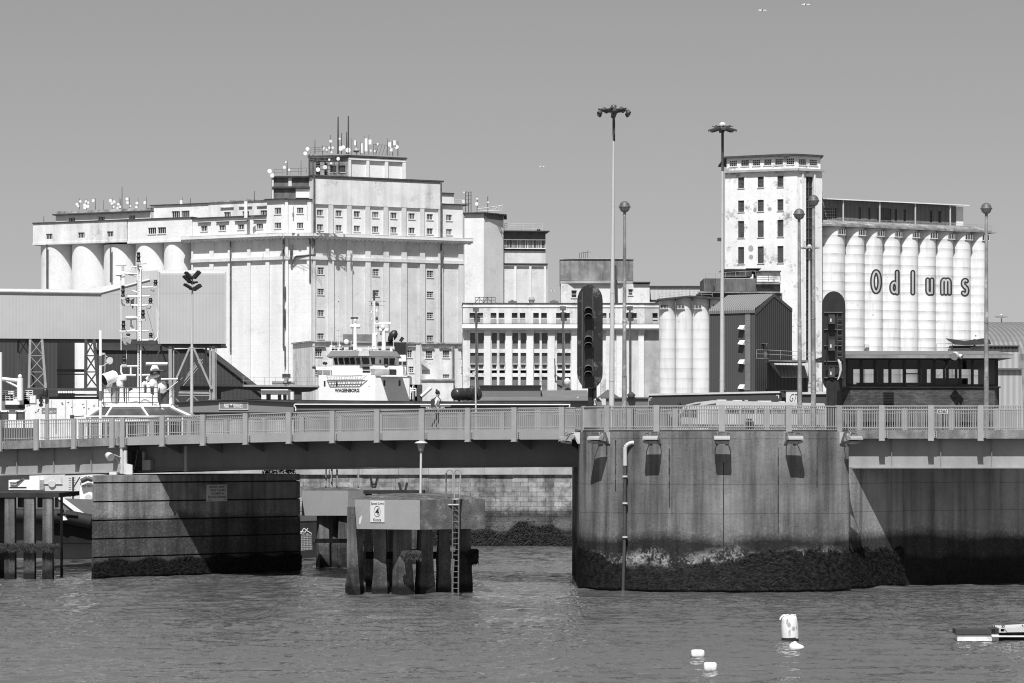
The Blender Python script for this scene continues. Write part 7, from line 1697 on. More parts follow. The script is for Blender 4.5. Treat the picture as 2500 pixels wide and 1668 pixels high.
# overhanging platform
mb = MB(); a, b = wr2.u(X5(935)), wr2.u(X5(1190)); z = wr2.z(X5(1060), Y5(1155)); wr2.box(mb, a, b + .2, z, z + .12, .003, 1.6); wr2.box(mb, wr2.u(X5(868)), wr2.u(X5(1305)), sz(1132), sz(1127), .002, .15); mb.build('platform', 'boat', sh)
# folded gangway lattice under the wheelhouse
mb = MB(); q = lambda u, v: P(X5(u), Y5(v), DW - .35)
for pts in (((245, 1133), (285, 1222)), ((285, 1218), (660, 1215)), ((245, 1135), (700, 1132)), ((255, 1155), (735, 1135)), ((660, 1215), (760, 1133)), ((270, 1190), (690, 1180))): mb.tube([q(*pts[0]), q(*pts[1])], .04, 4)
for k in range(12): u = 290 + k * 34; mb.tube([q(u, 1216), q(u + (28 if k % 2 else 18), 1145)], .035, 4)
mb.build('lattice', 'steel', sh)
# funnel
mb = MB(); mb.box(sx(1110, DW + 12), sx(1270, DW + 12), DW + 9, DW + 13, sz(870, DW + 9), sz(712, DW + 9)); mb.box(sx(918, DW + 12), sx(1110, DW + 12), DW + 10, DW + 13, sz(800, DW + 9), sz(698, DW + 9)); mb.build('funnel', 'black', sh)
mb = MB(); mb.box(sx(1112, DW + 12) , sx(1270, DW + 12), DW + 9, DW + 13, sz(1130, DW + 9), sz(870.5, DW + 9)); mb.build('funnel_base', 'boat', sh)
mb = MB(); mb.box(sx(1115, DW + 9), sx(1208, DW + 9), DW + 8.97, DW + 8.995, sz(998, DW + 9), sz(955, DW + 9)); mb.box(sx(1216, DW + 9), sx(1266, DW + 9), DW + 8.97, DW + 8.995, sz(1018, DW + 9), sz(955, DW + 9)); mb.build('funnel_opening', 'black', sh)
mb = MB(); a = P(X5(1045), Y5(705), DW + 10); b = P(X5(1135), Y5(560), DW + 10); ax = (b - a); L = ax.length; mb.lathe(a, [(.22, 0), (.42, L * .3), (.5, L * .6), (.4, L * .85), (.1, L)], 14, 0, ax); mb.bar(P(X5(1188), Y5(700), DW + 10), P(X5(1222), Y5(648), DW + 10), .35); mb.build('exhaust', 'black', sh)
def stick(pts, r, mat='boat', name='mast', D=DW + 4):
    mb = MB()
    for p_ in pts: mb.tube([P(X5(u), Y5(v), D) for u, v in p_], r, 6)
    return mb.build(name, mat, sh)
stick([[(612, 800), (612, 455)], [(555, 508), (675, 508)]], .30 * .8); stick([[(858, 800), (858, 600)]], .34); stick([[(858, 600), (855, 180)]], .12); stick([[(978, 812), (978, 560)], [(925, 558), (1035, 558)]], .26)
for q_ in ([(785, 188), (940, 183), (1005, 190)], [(790, 240), (990, 243)], [(795, 315), (905, 318)], [(800, 405), (905, 408)], [(870, 520), (935, 520)], [(385, 630), (450, 630)], [(830, 610), (900, 605)]): stick([q_], .04, 'steel', 'crossarm')
stick([[(790, 190), (795, 620)], [(905, 190), (905, 600)], [(1035, 460), (1035, 600)], [(830, 560), (830, 760)]], .03, 'steelp', 'stay')
stick([[(393, 760), (388, 570), (402, 165)], [(410, 800), (410, 570)], [(314, 800), (314, 650)], [(1100, 800), (1100, 650)], [(560, 800), (560, 690)]], .035, 'boat', 'whip_aerial')
stick([[(855, 180), (855, 70), (875, 90)], [(855, 120), (850, 150)]], .12, 'steeld', 'mast_top')
for u, v, r in ((875, 95, .3), (820, 215, .25), (885, 215, .4), (905, 225, .3), (888, 305, .4), (820, 322, .25), (888, 405, .4), (825, 410, .25), (905, 520, .3), (885, 600, .3), (940, 605, .25), (402, 190, .15), (393, 560, .15)):
    mb = MB(); r *= .5; c = P(X5(u), Y5(v), DW + 3.8); mb.lathe(c, [(r * .6, -r), (r * .7, 0), (r * .4, r)], 8); mb.build('mast_lamp', random.choice(['steeld', 'steeld', 'boat']), sh)
mb = MB(); a = P(X5(556), Y5(403), DW + 4); b = P(X5(650), Y5(400), DW + 4); mb.box(a.x, b.x, a.y - .1, a.y + .1, a.z - .1, a.z + .12); mb.build('radar_scanner', 'steeld', sh)
mb = MB(); a = P(X5(865), Y5(470), DW + 4); b = P(X5(1070), Y5(464), DW + 4); mb.hexa([a + Vector((0, -.1, -.12)), b + Vector((0, -.1, -.12)), b + Vector((0, .1, -.12)), a + Vector((0, .1, -.12)), a + Vector((0, -.1, .12)), b + Vector((0, -.1, .12)), b + Vector((0, .1, .12)), a + Vector((0, .1, .12))]); mb.build('radar_scanner', 'boat', sh)
for u, v, r in ((500, 702, 33), (965, 512, 27), (612, 428, 18)):
    mb = MB(); c = P(X5(u), Y5(v), DW + 3.8); rr3 = r / 5.227 * s; mb.lathe(c, [(rr3 * .7, -rr3), (rr3, -rr3 * .2), (rr3 * .8, rr3 * .6), (rr3 * .1, rr3)], 14); mb.build('radome', 'boat', sh)
rails(sh, 'deck_railing', [P(X5(285), Y5(808), DW + 1.8), P(X5(1110), Y5(812), DW + 3)], 50 / 5.227 * s, 3, 'boat', .035, 1.4)
rails(sh, 'deck_railing', [P(X5(200), Y5(1130), DW + 1), P(X5(300), Y5(1128), DW + 1)], 1.6, 2, 'boat', .03, 1.4)
rails(sh, 'deck_railing', [P(X5(1210), Y5(1122), DW + 3), P(X5(1295), Y5(1125), DW + 4)], 1.6, 3, 'boat', .03, 1.0)
random.seed(12)
for k in range(16): u = random.uniform(300, 1090); mb = MB(); c = P(X5(u), Y5(800), DW + random.uniform(2.5, 5)); w_ = random.uniform(.06, .28); mb.box(c.x - w_, c.x + w_, c.y, c.y + .4, c.z - .3, c.z + random.uniform(.0, .6)); mb.build('roof_locker', 'boat', sh)
for k in range(7): u = random.uniform(300, 1000); c = P(X5(u), Y5(800), DW + 2); mb = MB(); mb.box(c.x - .12, c.x + .12, c.y, c.y + .3, c.z - .1, c.z + random.uniform(.1, .4)); mb.build('roof_gear', 'steeld', sh)
mb = MB(); c = P(X5(85), Y5(1030), DW + .8); mb.lathe(c, [(.08, .2), (.2, 0), (.2, -.15)], 10, 0, (-.8, -.4, -.3)); c = P(X5(1012), Y5(1015), DW + .2); mb.lathe(c, [(.08, .2), (.2, 0), (.2, -.15)], 10, 0, (.8, -.4, -.3)); mb.build('searchlight', 'steeld', sh)
mb = MB(); mb.tube([P(X5(205), Y5(965), DW - .2), P(X5(222), Y5(992), DW - .2), P(X5(250), Y5(968), DW - .2)], .16, 5); mb.build('anchor_mark', 'black', sh)
mb = MB()
for pts in (((1455, 1400), (1580, 1290)), ((1310, 1400), (1355, 1255)), ((1300, 1300), (1390, 1300)), ((1310, 1330), (1390, 1330)), ((1388, 1400), (1388, 1300)), ((1320, 1440), (1320, 1280)), ((1350, 1440), (1350, 1290))): mb.tube([P(X5(pts[0][0]), Y5(pts[0][1]), DW + 2), P(X5(pts[1][0]), Y5(pts[1][1]), DW + 2)], .06 if pts[0][0] != 1455 else .22, 5)
for u in (1305, 1370, 1432): c = P(X5(u), Y5(1440), DW + 2); mb.box(c.x - .5, c.x + .3, c.y, c.y + 1, c.z - 1, c.z + 1.7, 1)
mb.build('deck_gear', ['boat', 'steeld'], sh)

# ================= tug behind the left of the bridge =================
tg = thing('tug_boat', 'white and grey tug with tall instrument mast moored behind the left bridge span', 'tug', (P(330, 0, 160).x, 160, 0))
DG = 157.0; s = DG / F
mb = MB()
def hp2(px, D): return (P(px, 0, D).x, D)
hullp = [hp2(-420, 158), hp2(-300, 156.8), hp2(60, 156.4), hp2(420, 156.4), hp2(700, 157.5), hp2(792, 160), hp2(792, 165), hp2(400, 167), hp2(-300, 166)]
mb.prism([(x, y + .5) for x, y in hullp], -1.0, .9); mb.build('lower_hull', 'hull', tg)
mb = MB(); zt = [P(0, 1213, DG).z] * 3 + [P(0, 1226, DG).z, P(0, 1256, DG).z, P(0, 1262, DG).z, P(0, 1262, DG).z, P(0, 1240, DG).z, P(0, 1214, DG).z]
mb.prism(hullp, .903, 2.1); mb.build('rubbing_strake', 'hulld', tg)
mb = MB(); mb.prism([(x, y - .05) for x, y in hullp], 2.1, zt); mb.build('bulwark', 'hull', tg)
mb = MB()
for a, b in ((-60, 155), (159, 224)): mb.cyl(P(a, 1256 if a < 0 else 1261, DG - 1.0), P(b, 1261 if a < 0 else 1274, DG - 1.0), .37, .40, 16)
mb.tube([P(140, 1253, DG - 1.4), P(190, 1259, DG - 1.4)], .08, 6); mb.build('roll_fender', 'rubber', tg)
mb = MB(); mb.add([P(138, 1214, DG - .75), P(153, 1214, DG - .75), P(226, 1268, DG - .75), P(226, 1284, DG - .75)], [(0, 1, 2, 3)]); mb.tube([P(158, 1256, DG - 1.0), P(159, 1270, DG - 1.0)], .42, 8); mb.build('white_stripe', 'boat', tg)
mb = MB()
for k in range(60): x = P(130 + k * 1.75, 0, DG).x; mb.box(x - .012, x + .012, DG - .8, DG - .6, .95, 2.05)
mb.build('fender_ribs', 'rubber', tg)
mb = MB(); mb.prism([hp2(72, 160), hp2(198, 160), hp2(198, 165), hp2(72, 165)], 2.2, P(0, 1120, 160).z); mb.prism([hp2(195, 159), hp2(420, 159), hp2(420, 165), hp2(195, 165)], 2.2, P(0, 1120, 160).z); mb.build('lower_deckhouse', M.setdefault('tuggrey', paint('pale_grey_deckhouse', .55, .04, .8, .5)), tg)
mb = MB(); a = P(197, 1223, 158.9); b = P(232, 1165, 158.9); mb.box(a.x, b.x, 158.7, 158.95, a.z - .6, b.z); mb.build('white_locker', 'boat', tg); mb = MB(); mb.box(P(25, 0, 159).x, P(100, 0, 159).x, 158.5, 160, P(0, 1196, 159).z, P(0, 1172, 159).z)
mb.build('white_locker', 'boat', tg)
wt_ = W(195, 158.69, 0); mb = MB(); ptext(mb, 'IMO 9874', wt_, 198, 1184, 226, 1190, .005); mb.build('hull_number', 'ink', tg)
mb = MB(); c = P(127, 1181, 159.95)
for r_ in (9, 7.8): pass
mb.lathe(c, [(9.5 * s, -.02), (9.5 * s, .03), (8.6 * s, .05)], 22, 0, (0, -1, 0)); mb.tube([P(73, 1181, 159.95), P(152, 1181, 159.95)], .03, 4); mb.tube([P(96, 1166, 159.95), P(96, 1180, 159.95)], .03, 4); mb.tube([P(150, 1166, 159.95), P(150, 1180, 159.95)], .03, 4); mb.lathe(P(216, 1216, 158.65), [(.2, -.02), (.2, .03)], 18, 0, (0, -1, 0)); mb.build('hatch_rim', 'steelp', tg)
mb = MB(); a, b = P(21, 0, 158).x, P(62, 0, 158).x; mb.box(a, b, 158.2, 158.4, P(0, 1193, 158).z, P(0, 1189, 158).z); mb.build('dark_slot', 'black', tg)
mb = MB()
for k in range(9): mb.tube([P(168, 1168 + k * 5.5, 158.6), P(174, 1168 + k * 5.5, 158.6)], .03, 4); mb.tube([P(176, 1168 + k * 5.5, 158.5), P(184, 1167 + k * 5.5, 158.5)], .025, 4)
mb.tube([P(178, 1165, 158.5), P(178, 1218, 158.5)], .06, 5); mb.tube([P(195, 1165, 158.5), P(178, 1192, 158.5)], .04, 5); mb.build('deck_ladder', 'steeld', tg); mb = MB(); mb.tube([P(60, 1168, 158.5), P(38, 1180, 158.4), P(24, 1179, 158.4)], .05, 5); mb.build('mooring_line', 'steeld', tg); mb = MB(); mb.tube([P(198, 1175, 158.4), P(214, 1168, 158.4), P(226, 1172, 158.4)], .14, 6); mb.build('deck_hose', 'steeld', tg)
# wheelhouse
DQ = 160.0; s = DQ / F
zr1, zr0 = P(0, 993, DQ).z, P(0, 1018, DQ - 1).z
topp = [P(243, 993, DQ), P(413, 993, DQ)]; 
T_ = [Vector((P(a, 0, DQ).x, y, zr1)) for a, y in ((243, DQ + .8), (275, DQ), (345, DQ), (413, DQ + .8), (413, DQ + 4.5), (243, DQ + 4.5))]
B_ = [Vector((P(a, 0, DQ - 1).x, y, zr0)) for a, y in ((200, DQ + .5), (259, DQ - 1), (362, DQ - 1), (464, DQ + .5), (464, DQ + 5.5), (200, DQ + 5.5))]
mb = MB(); ring = list(range(6)); mb.add(B_ + T_, [(i, (i + 1) % 6, 6 + (i + 1) % 6, 6 + i) for i in range(6)]); mb.build('raked_window', 'glass2', tg)
mb = MB(); o_ = Vector((0, -.04, .02))
for i in range(4): mb.bar(B_[i] + o_, T_[i] + o_, .10)
mb.bar(B_[3] + o_ + Vector((-1.2, -.2, 0)), B_[3] + Vector((-2.3, -.3, 1.0)) * .5 + o_ + Vector((-.6, 0, 0)), .05)
for i in range(3): mb.bar(T_[i] + o_, T_[i + 1] + o_, .08); mb.bar(B_[i] + o_ * 2, B_[i + 1] + o_ * 2, .07)
mb.add([t + Vector((0, 0, .03)) for t in T_] + [t + Vector((0, 0, .16)) for t in T_], [tuple(range(6)), tuple(range(6, 12))] + [(i, (i + 1) % 6, 6 + (i + 1) % 6, 6 + i) for i in range(6)]); mb.build('wheelhouse_frame', 'boat', tg)
mb = MB(); z1, z2 = zr0 - .25, zr0 - .02; pp = [(b.x, b.y) for b in B_]; mb.prism([(x * 1.0, y - .02) for x, y in pp], z1, z2); mb.prism([(x, y + .35) for x, y in pp], P(0, 1120, DQ).z, z1 - 1.0); mb.build('wheelhouse', 'boat', tg)
mb = MB(); mb.prism([(x, y + .5) for x, y in pp], z1 - 1.0, z1); mb.build('wheelhouse_window', 'glass', tg)
for px in (220, 258, 310, 362, 410, 445): mb = MB(); mb.bar(P(px, 1070, DQ - .9), P(px, 1020, DQ - .9), .09); mb.build('window_post', 'boat', tg)
mb = MB(); mb.bar(P(176, 1018, DQ - 1), P(205, 1016, DQ - 1), .05); mb.lathe(P(176, 1018, DQ - 1), [(.12, -.1), (.12, .1)], 8); mb.build('side_lamp', 'steeld', tg)
# roof gear
X6 = lambda u: 230 + u / 3.92
Y6 = lambda v: 600 + v / 3.92
q6 = lambda u, v, D=DQ + 1.2: P(X6(u), Y6(v), D)
mb = MB(); 
for v in (1358, 1408, 1455, 1500): mb.tube([q6(68, v, DQ + .3), q6(610, v, DQ + .3)], .025, 5)
for u in (68, 88, 210, 310, 435, 560, 625): mb.tube([q6(u, 1530, DQ + .3), q6(u, 1358, DQ + .3)], .028, 5)
mb.build('roof_railing', 'steeld', tg)
def gear(name, mat, fn): mb = MB(); fn(mb); return mb.build(name, mat, tg)
gear('searchlight', ['boat', 'glass'], lambda m: (m.lathe(q6(150, 1265), [(.26, .42), (.34, .3), (.36, -.2), (.38, -.38), (.36, -.4)], 18, 0, (.75, .5, .35)), m.lathe(q6(150, 1265) - Vector((.75, .5, .35)).normalized() * .405, [(.33, 0), (.33, .01)], 18, 1, (.75, .5, .35)), m.tube([q6(165, 1290), q6(160, 1350), q6(150, 1350)], .08, 6)))
for u, v, r, h in ((100, 1500, .11, .75), (138, 1520, .13, 1.1), (262, 1520, .12, 1.0), (312, 1520, .09, .9), (590, 1520, .11, 1.2), (388, 1520, .13, .9)):
    gear('vent_post', 'boat', lambda m: (m.lathe(q6(u, v), [(r * 1.9, -.05), (r * 1.1, .18), (r, .2), (r, h), (r * 1.1, h + .02)], 12)))
gear('grey_funnel', 'steel', lambda m: m.lathe(q6(185, 1525, DQ + 1.6), [(.28, 0), (.28, 1.0), (.24, 1.15), (.1, 1.22)], 16))
for u, v in ((245, 1330), (560, 1330)): gear('radome', 'boat', lambda m: m.lathe(q6(u, v), [(.17, -.1), (.2, 0), (.2, .18), (.14, .32), (.03, .37)], 14))
gear('radome', 'boat', lambda m: m.lathe(q6(270, 1285), [(.22, -.02), (.24, .05), (.22, .26), (.18, .28)], 14))
gear('satellite_drum', 'boat', lambda m: m.lathe(q6(405, 1520), [(.42, 0), (.42, .72), (.3, .8)], 18)); gear('satellite_drum', 'boat', lambda m: m.lathe(q6(495, 1525), [(.48, 0), (.48, .5), (.36, .62), (.1, .66)], 18))
gear('swan_neck_vent', 'boat', lambda m: m.tube([q6(520, 1500), q6(522, 1370)] + [q6(490 + 30 * cos(t), 1350 - 35 * sin(t)) for t in [pi * k / 6 for k in range(7)]] + [q6(460, 1400)], .12, 8))
gear('cowl', 'boat', lambda m: m.lathe(q6(645, 1355, DQ + 1.6), [(.30, .15), (.38, 0), (.32, -.2), (.1, -.3)], 16, 0, (-.9, .3, -.3)))
gear('cowl_stack', 'steeld', lambda m: m.lathe(q6(680, 1525, DQ + 1.8), [(.26, 0), (.24, .9), (.2, 1.2)], 14))
gear('life_raft', 'boat', lambda m: (m.lathe(q6(560, 1255), [(.08, -.4), (.13, -.3), (.13, .3), (.08, .4)], 10, 0, (.9, 0, .35)), m.tube([q6(590, 1500), q6(590, 1280)], .07, 6)))
gear('radar_scanner', 'boat', lambda m: (m.cyl(q6(495, 1130, DQ + .6), q6(700, 1130, DQ + .9), .09, .09, 8), m.lathe(q6(580, 1195), [(.25, -.02), (.27, .05), (.17, .25), (.12, .32)], 14)))
gear('radar_base', 'steeld', lambda m: (m.lathe(q6(580, 1215), [(.3, -.1), (.32, 0), (.25, .05)], 14), m.tube([q6(600, 1198), q6(685, 1198)], .05, 5)))
gear('whip_aerial', 'boat', lambda m: (m.tube([q6(258, 1000), q6(256, 300)], .03, 5), m.tube([q6(603, 830), q6(601, 600)], .03, 5), m.tube([q6(308, 1150), q6(308, 1000)], .02, 4)))
# mast
gear('mast', 'boat', lambda m: (m.box(q6(416, 0).x, q6(426, 0).x, DQ + 1.1, DQ + 1.35, q6(0, 1530).z, q6(0, 170).z), m.box(q6(442, 0).x, q6(453, 0).x, DQ + 1.0, DQ + 1.3, q6(0, 1530).z, q6(0, 225).z),
     m.box(q6(427, 0).x, q6(441, 0).x, DQ + 1.2, DQ + 1.25, q6(0, 880).z, q6(0, 225).z), m.tube([q6(345, 235), q6(360, 203), q6(460, 200), q6(478, 230)], .04, 5), m.tube([q6(455, 170), q6(500, 168)], .05, 5)))
gear('mast_rungs', 'boat', lambda m: [m.tube([q6(418, 240 + k * 24), q6(450, 240 + k * 24)], .03, 4) for k in range(40)])
for pts in (((455, 400), (585, 396)), ((320, 487), (530, 484)), ((360, 430), (410, 448)), ((285, 265), (415, 272)), ((262, 480), (262, 545), (275, 570), (415, 572)), ((450, 574), (510, 570), (545, 560)), ((245, 820), (415, 818)), ((455, 818), (520, 818)), ((262, 800), (262, 880), (275, 905), (320, 908)), ((606, 830), (606, 880), (585, 905), (450, 905)), ((258, 1150), (258, 1215), (275, 1238), (400, 1240)), ((255, 1155), (430, 1152)), ((430, 1240), (560, 1235)), ((350, 1240), (350, 1165))): gear('crossarm', 'boat', lambda m: m.tube([q6(*p_) for p_ in pts], .055, 6))
gear('mast_platform', 'steeld', lambda m: (m.box(q6(318, 0).x, q6(598, 0).x, DQ + .8, DQ + 1.8, q6(0, 948).z, q6(0, 912).z), m.tube([q6(462, 960), q6(560, 1120)], .04, 4)))
gear('cable_run', 'rubber', lambda m: (m.tube([q6(412, 330), q6(410, 600), q6(412, 1300)], .035, 5), m.tube([q6(436, 950), q6(438, 1380)], .03, 5), m.tube([q6(320, 270), q6(345, 283), q6(415, 275)], .02, 4), m.tube([q6(545, 575), q6(530, 605), q6(500, 595)], .02, 4), m.tube([q6(575, 420), q6(565, 440), q6(540, 420)], .02, 4), m.tube([q6(300, 520), q6(285, 505), q6(290, 480)], .025, 4), m.tube([q6(500, 600), q6(580, 890)], .01, 3), m.tube([q6(400, 300), q6(330, 275)], .01, 3)))
for u, v, h in ((424, 110, 95), (275, 435, 110), (322, 525, 55), (587, 355, 55), (539, 527, 55), (467, 655, 85), (280, 762, 90), (325, 855, 30), (542, 858, 48), (287, 1090, 85)):
    c = q6(u, v, DQ + 1); hh = h / 3.92 * s; gear('navigation_lamp', 'black', lambda m: (m.lathe(c, [(.12, -hh / 2), (.12, -hh * .38), (.09, -hh * .33), (.09, -.02), (.13, 0), (.13, .03), (.09, .06), (.09, hh * .36), (.11, hh * .4), (.07, hh / 2)], 10)))
    gear('lamp_bracket', 'steelp', lambda m: (m.box(c.x - .14, c.x + .14, c.y - .1, c.y + .1, c.z - hh / 2 - .14, c.z - hh / 2 - .003)))
gear('radome', 'boat', lambda m: (m.lathe(q6(356, 690), [(.2, -.12), (.34, -.08), (.35, .02), (.3, .08), (.1, .1)], 18), m.tube([q6(352, 700), q6(352, 810)], .05, 5, 0), m.hexa([q6(350, 810), q6(395, 815), q6(395, 815, DQ + 1.4), q6(350, 810, DQ + 1.4), q6(352, 750), q6(368, 760), q6(368, 760, DQ + 1.4), q6(352, 750, DQ + 1.4)])))
gear('radar_dish', 'steelp', lambda m: (m.hexa([q6(205, 192), q6(310, 190), q6(300, 196, DQ + 1.6), q6(215, 196, DQ + 1.6), q6(205, 184), q6(312, 182), q6(300, 188, DQ + 1.6), q6(215, 188, DQ + 1.6)]), m.box(q6(262, 0).x, q6(285, 0).x, DQ + 1.1, DQ + 1.3, q6(0, 240).z, q6(0, 197).z), m.lathe(q6(240, 282), [(.15, -.05), (.22, 0), (.12, .05)], 10), m.lathe(q6(270, 296), [(.1, -.05), (.16, 0), (.1, .06)], 10)))
gear('loudhailer', 'steelp', lambda m: m.dish(q6(320, 905, DQ + .9), .26, (-.2, -1, -.3), 0, 14, .5))
gear('pennant', 'steeld', lambda m: m.add([q6(345, 525), q6(385, 500), q6(372, 618), q6(350, 560)], [(0, 1, 2, 3)]))
gear('side_funnel', 'boat', lambda m: (m.lathe(q6(735, 1540, DQ + 1.6), [(.12, 0), (.12, 1.35), (.14, 1.36)], 12), m.tube([q6(740, 1540), q6(830, 1620)], .12, 6), m.tube([q6(640, 1278), q6(800, 1276)], .05, 5), m.tube([q6(700, 1380), q6(800, 1300)], .03, 4)))
# striped pole, mirror and traffic pole on the bridge
o = thing('striped_pole', 'slim white pole with dark bands rising behind the left railing', 'pole', (P(245, 0, 147.5).x, 147.5, 6.2)); D = 147.5
mb = MB(); mb.box(P(242.3, 0, D).x, P(248.3, 0, D).x, D - .05, D + .07, 6.2, P(0, 807, D).z); mb.build('pole', 'boat', o)
mb = MB()
for a, b in ((869, 892), (955, 978)): mb.box(P(242.0, 0, D).x, P(248.6, 0, D).x, D - .056, D + .076, P(0, b, D).z, P(0, a, D).z)
mb.build('band', 'infill', o)
mb = MB(); mb.lathe(P(268, 881, D), [(.19, -.02), (.19, .02)], 20, 0, (-.3, -1, 0)); mb.tube([P(248, 862, D), P(262, 872, D)], .025, 5); mb.tube([P(248, 895, D), P(276, 880, D)], .025, 5); mb.lathe(P(253, 864, D), [(.1, -.05), (.1, .05)], 10); mb.tube([P(257, 865, D), P(256, 915, D)], .025, 5); mb.build('round_mirror', ['steelp'], o)
o = thing('traffic_light', 'traffic light on a grey post beside the exit sign, left of the bridge', 'traffic light', (P(114, 0, 149).x, 149, 6.2)); D = 149
mb = MB(); mb.box(P(110, 0, D).x, P(118.5, 0, D).x, D, D + .15, 6.2, P(0, 955, D).z); mb.build('post', 'steel', o)
mb = MB(); mb.lathe(P(111, 955, D - .1), [(.14, -.3), (.16, 0), (.12, .12), (.05, .16)], 10)
for y in (966, 978, 989): mb.lathe(P(100, y, D - .1), [(.1, -.1), (.1, .1)], 10, 0, (0, 1, 0)); 
mb.box(P(98, 0, D).x, P(103, 0, D).x, D, D + .1, P(0, 993, D).z, P(0, 962, D).z); mb.build('lamp_head', 'black', o)
wex = W(102, 151, 0)
mb = MB(); wex.pbox(mb, 102, 996, 138, 1011, 0, .04); ptext(mb, 'EXIT', wex, 119, 1003, 129, 1008.5, .046, .01, 1)
for px in (107, 133.5): mb.lathe(wex.P(px, 1005, .045), [(.05, 0), (.05, .004)], 14, 1, (0, -1, 0)); mb.lathe(wex.P(px, 1005, .051), [(.03, 0), (.03, .004)], 12, 0, (0, -1, 0))
wex.pbox(mb, 136, 1011.2, 137.5, 1060, 0, .03)
solo(mb, 'exit_sign', ['terminal', 'inkw'], 'grey exit sign with two round emblems beside the traffic light', 'sign', P(120, 1060, 151))
o = thing('grey_barge_net', 'pale netting bundle hanging on the tug stern beside the old pier', 'netting', P(747, 1345, 155)); D = 155.4
mb = MB(); mb.hexa([P(733, 1344, D), P(762, 1342, D), P(760, 1341, D + .8), P(735, 1343, D + .8), P(732, 1303, D), P(761, 1301, D), P(759, 1302, D + .8), P(735, 1302, D + .8)])
mb.build('bundle', 'netting', o); mb = MB(); mb.tube([P(735, 1302, D - .05), P(742, 1290, D - .05), P(752, 1298, D - .05), P(758, 1301, D - .05)], .03, 5); mb.tube([P(733, 1298, D - .05), P(745, 1300, D - .05), P(752, 1290, D - .05)], .03, 5)
random.seed(2)
for k in range(9): y = 1305 + k * 4.3; mb.tube([P(733, y, D - .03), P(761, y - 1, D - .03)], .012, 4, 1)
for k in range(8): x = 734 + k * 3.7; mb.tube([P(x, 1303, D - .04), P(x, 1343, D - .04)], .012, 4, 1)
mb.build('rope', ['netting', 'steeld'], o)
o.name = 'net_bundle'

# left background: quay wall of the port, white deck gear, beam with rollers
D = 235.0
o = thing('white_hoarding', 'long white boarded wall with small marks behind the left railing', 'wall', (P(150, 0, D).x, D, GZ)); wh_ = W(0, D, 0)
mb = MB(); wh_.pbox(mb, 60, 975, 240, 1100, -.2, 0, 100); mb.build('boards', 'smooth_white', o)
mb = MB(); random.seed(21)
for k in range(16): x, y = random.uniform(64, 236), random.uniform(980, 1008); mb.tube([wh_.P(x, y, .03), wh_.P(x + 1.5, y + 1.0, .03), wh_.P(x + 3.6, y - .8, .03)], .018, 4)
for x in (126, 160, 176, 211): wh_.pbox(mb, x, 977, x + .7, 1040, .002, .02, 100)
mb.build('dark_mark', 'steeld', o)
o = thing('roller_beam', 'raised beam with a row of pale round rollers below the trestles', 'beam', (P(150, 0, 262).x, 262, GZ)); D = 262.0
mb = MB(); dp_(mb, [(55, 948), (240, 948), (240, 954), (55, 954)], D, 1); dp_(mb, [(66, 962), (240, 962), (240, 966), (66, 966)], D, 1); dp_(mb, [(120, 969), (242, 969), (242, 974), (120, 974)], D + .3, 1); mb.build('beam', 'steeld', o)
for k in range(11): mb = MB(); mb.lathe(P(144 + k * 6, 957.5, D - .1), [(.11, -.05), (.11, .05)], 10, 0, (0, -1, 0)); mb.build('roller', 'boat', o)
o = thing('workboat', 'white workboat with railed deck and small crane at the far left edge', 'boat', (P(30, 0, 175).x, 175, 0)); D = 176.0
mb = MB(); mb.prism([hp2(-60, D), hp2(82, D), hp2(95, D + 3), hp2(80, D + 6), hp2(-60, D + 6)], -.5, P(0, 1045, D).z); mb.build('hull', 'hulld', o)
mb = MB(); mb.prism([hp2(-60, D + .5), hp2(58, D + .5), hp2(58, D + 4), hp2(-60, D + 4)], P(0, 1045, D).z, P(0, 978, D).z); mb.build('deckhouse', 'boat', o)
mb = MB(); a = P(10, 988, D); mb.box(a.x, P(58, 0, D).x, D + .3, D + .49, P(0, 998, D).z, P(0, 988, D).z); mb.build('window', 'black', o)
mb = MB(); mb.tube([P(2, 925, D), P(48, 930, D)], .12, 6); mb.tube([P(8, 927, D), P(45, 946, D)], .07, 6); mb.tube([P(49, 978, D), P(49, 923, D)], .2, 8); mb.lathe(P(49, 922, D), [(.1, 0), (.14, .1), (.05, .2)], 8); mb.tube([P(0, 1010, D - .1), P(0, 860, D - .1)], .14, 8); mb.build('crane', 'boat', o)
rails(o, 'deck_railing', [P(-20, 978, D + .5), P(80, 978, D + .5)], .62, 5, 'boat', .025, .28)
mb = MB(); random.seed(31)
for k in range(14): x = random.uniform(0, 80); c = P(x, 976, D + 1); w_ = random.uniform(.08, .3); mb.box(c.x - w_, c.x + w_, c.y, c.y + .4, c.z - .3, c.z + random.uniform(.1, .55), random.choice((0, 0, 1)))
mb.build('deck_gear', ['boat', 'steeld'], o)
for px, lab in ((4, 'left'), (44, 'right')):
    D = 146.5; mb = MB(); c = P(px, 1000, D); mb.box(P(px - 6, 0, D).x, P(px + 18, 0, D).x, D, D + .15, P(0, 1006, D).z, P(0, 1002, D).z, 0)
    mb.tube([P(px - 4, 1060, D), P(px - 3, 1004, D)], .03, 5, 1); mb.tube([P(px + 14, 1060, D), P(px + 15, 1004, D)], .03, 5, 1); mb.box(P(px - 4, 0, D).x, P(px + 16, 0, D).x, D + .05, D + .1, P(0, 1025, D).z, P(0, 1006.5, D).z, 2)
    solo(mb, 'barrier_frame', ['boat', 'steeld', 'glass2'], 'small framed barrier board behind the railing, the ' + lab + ' one at the left edge', 'barrier', P(px + 5, 1060, D))

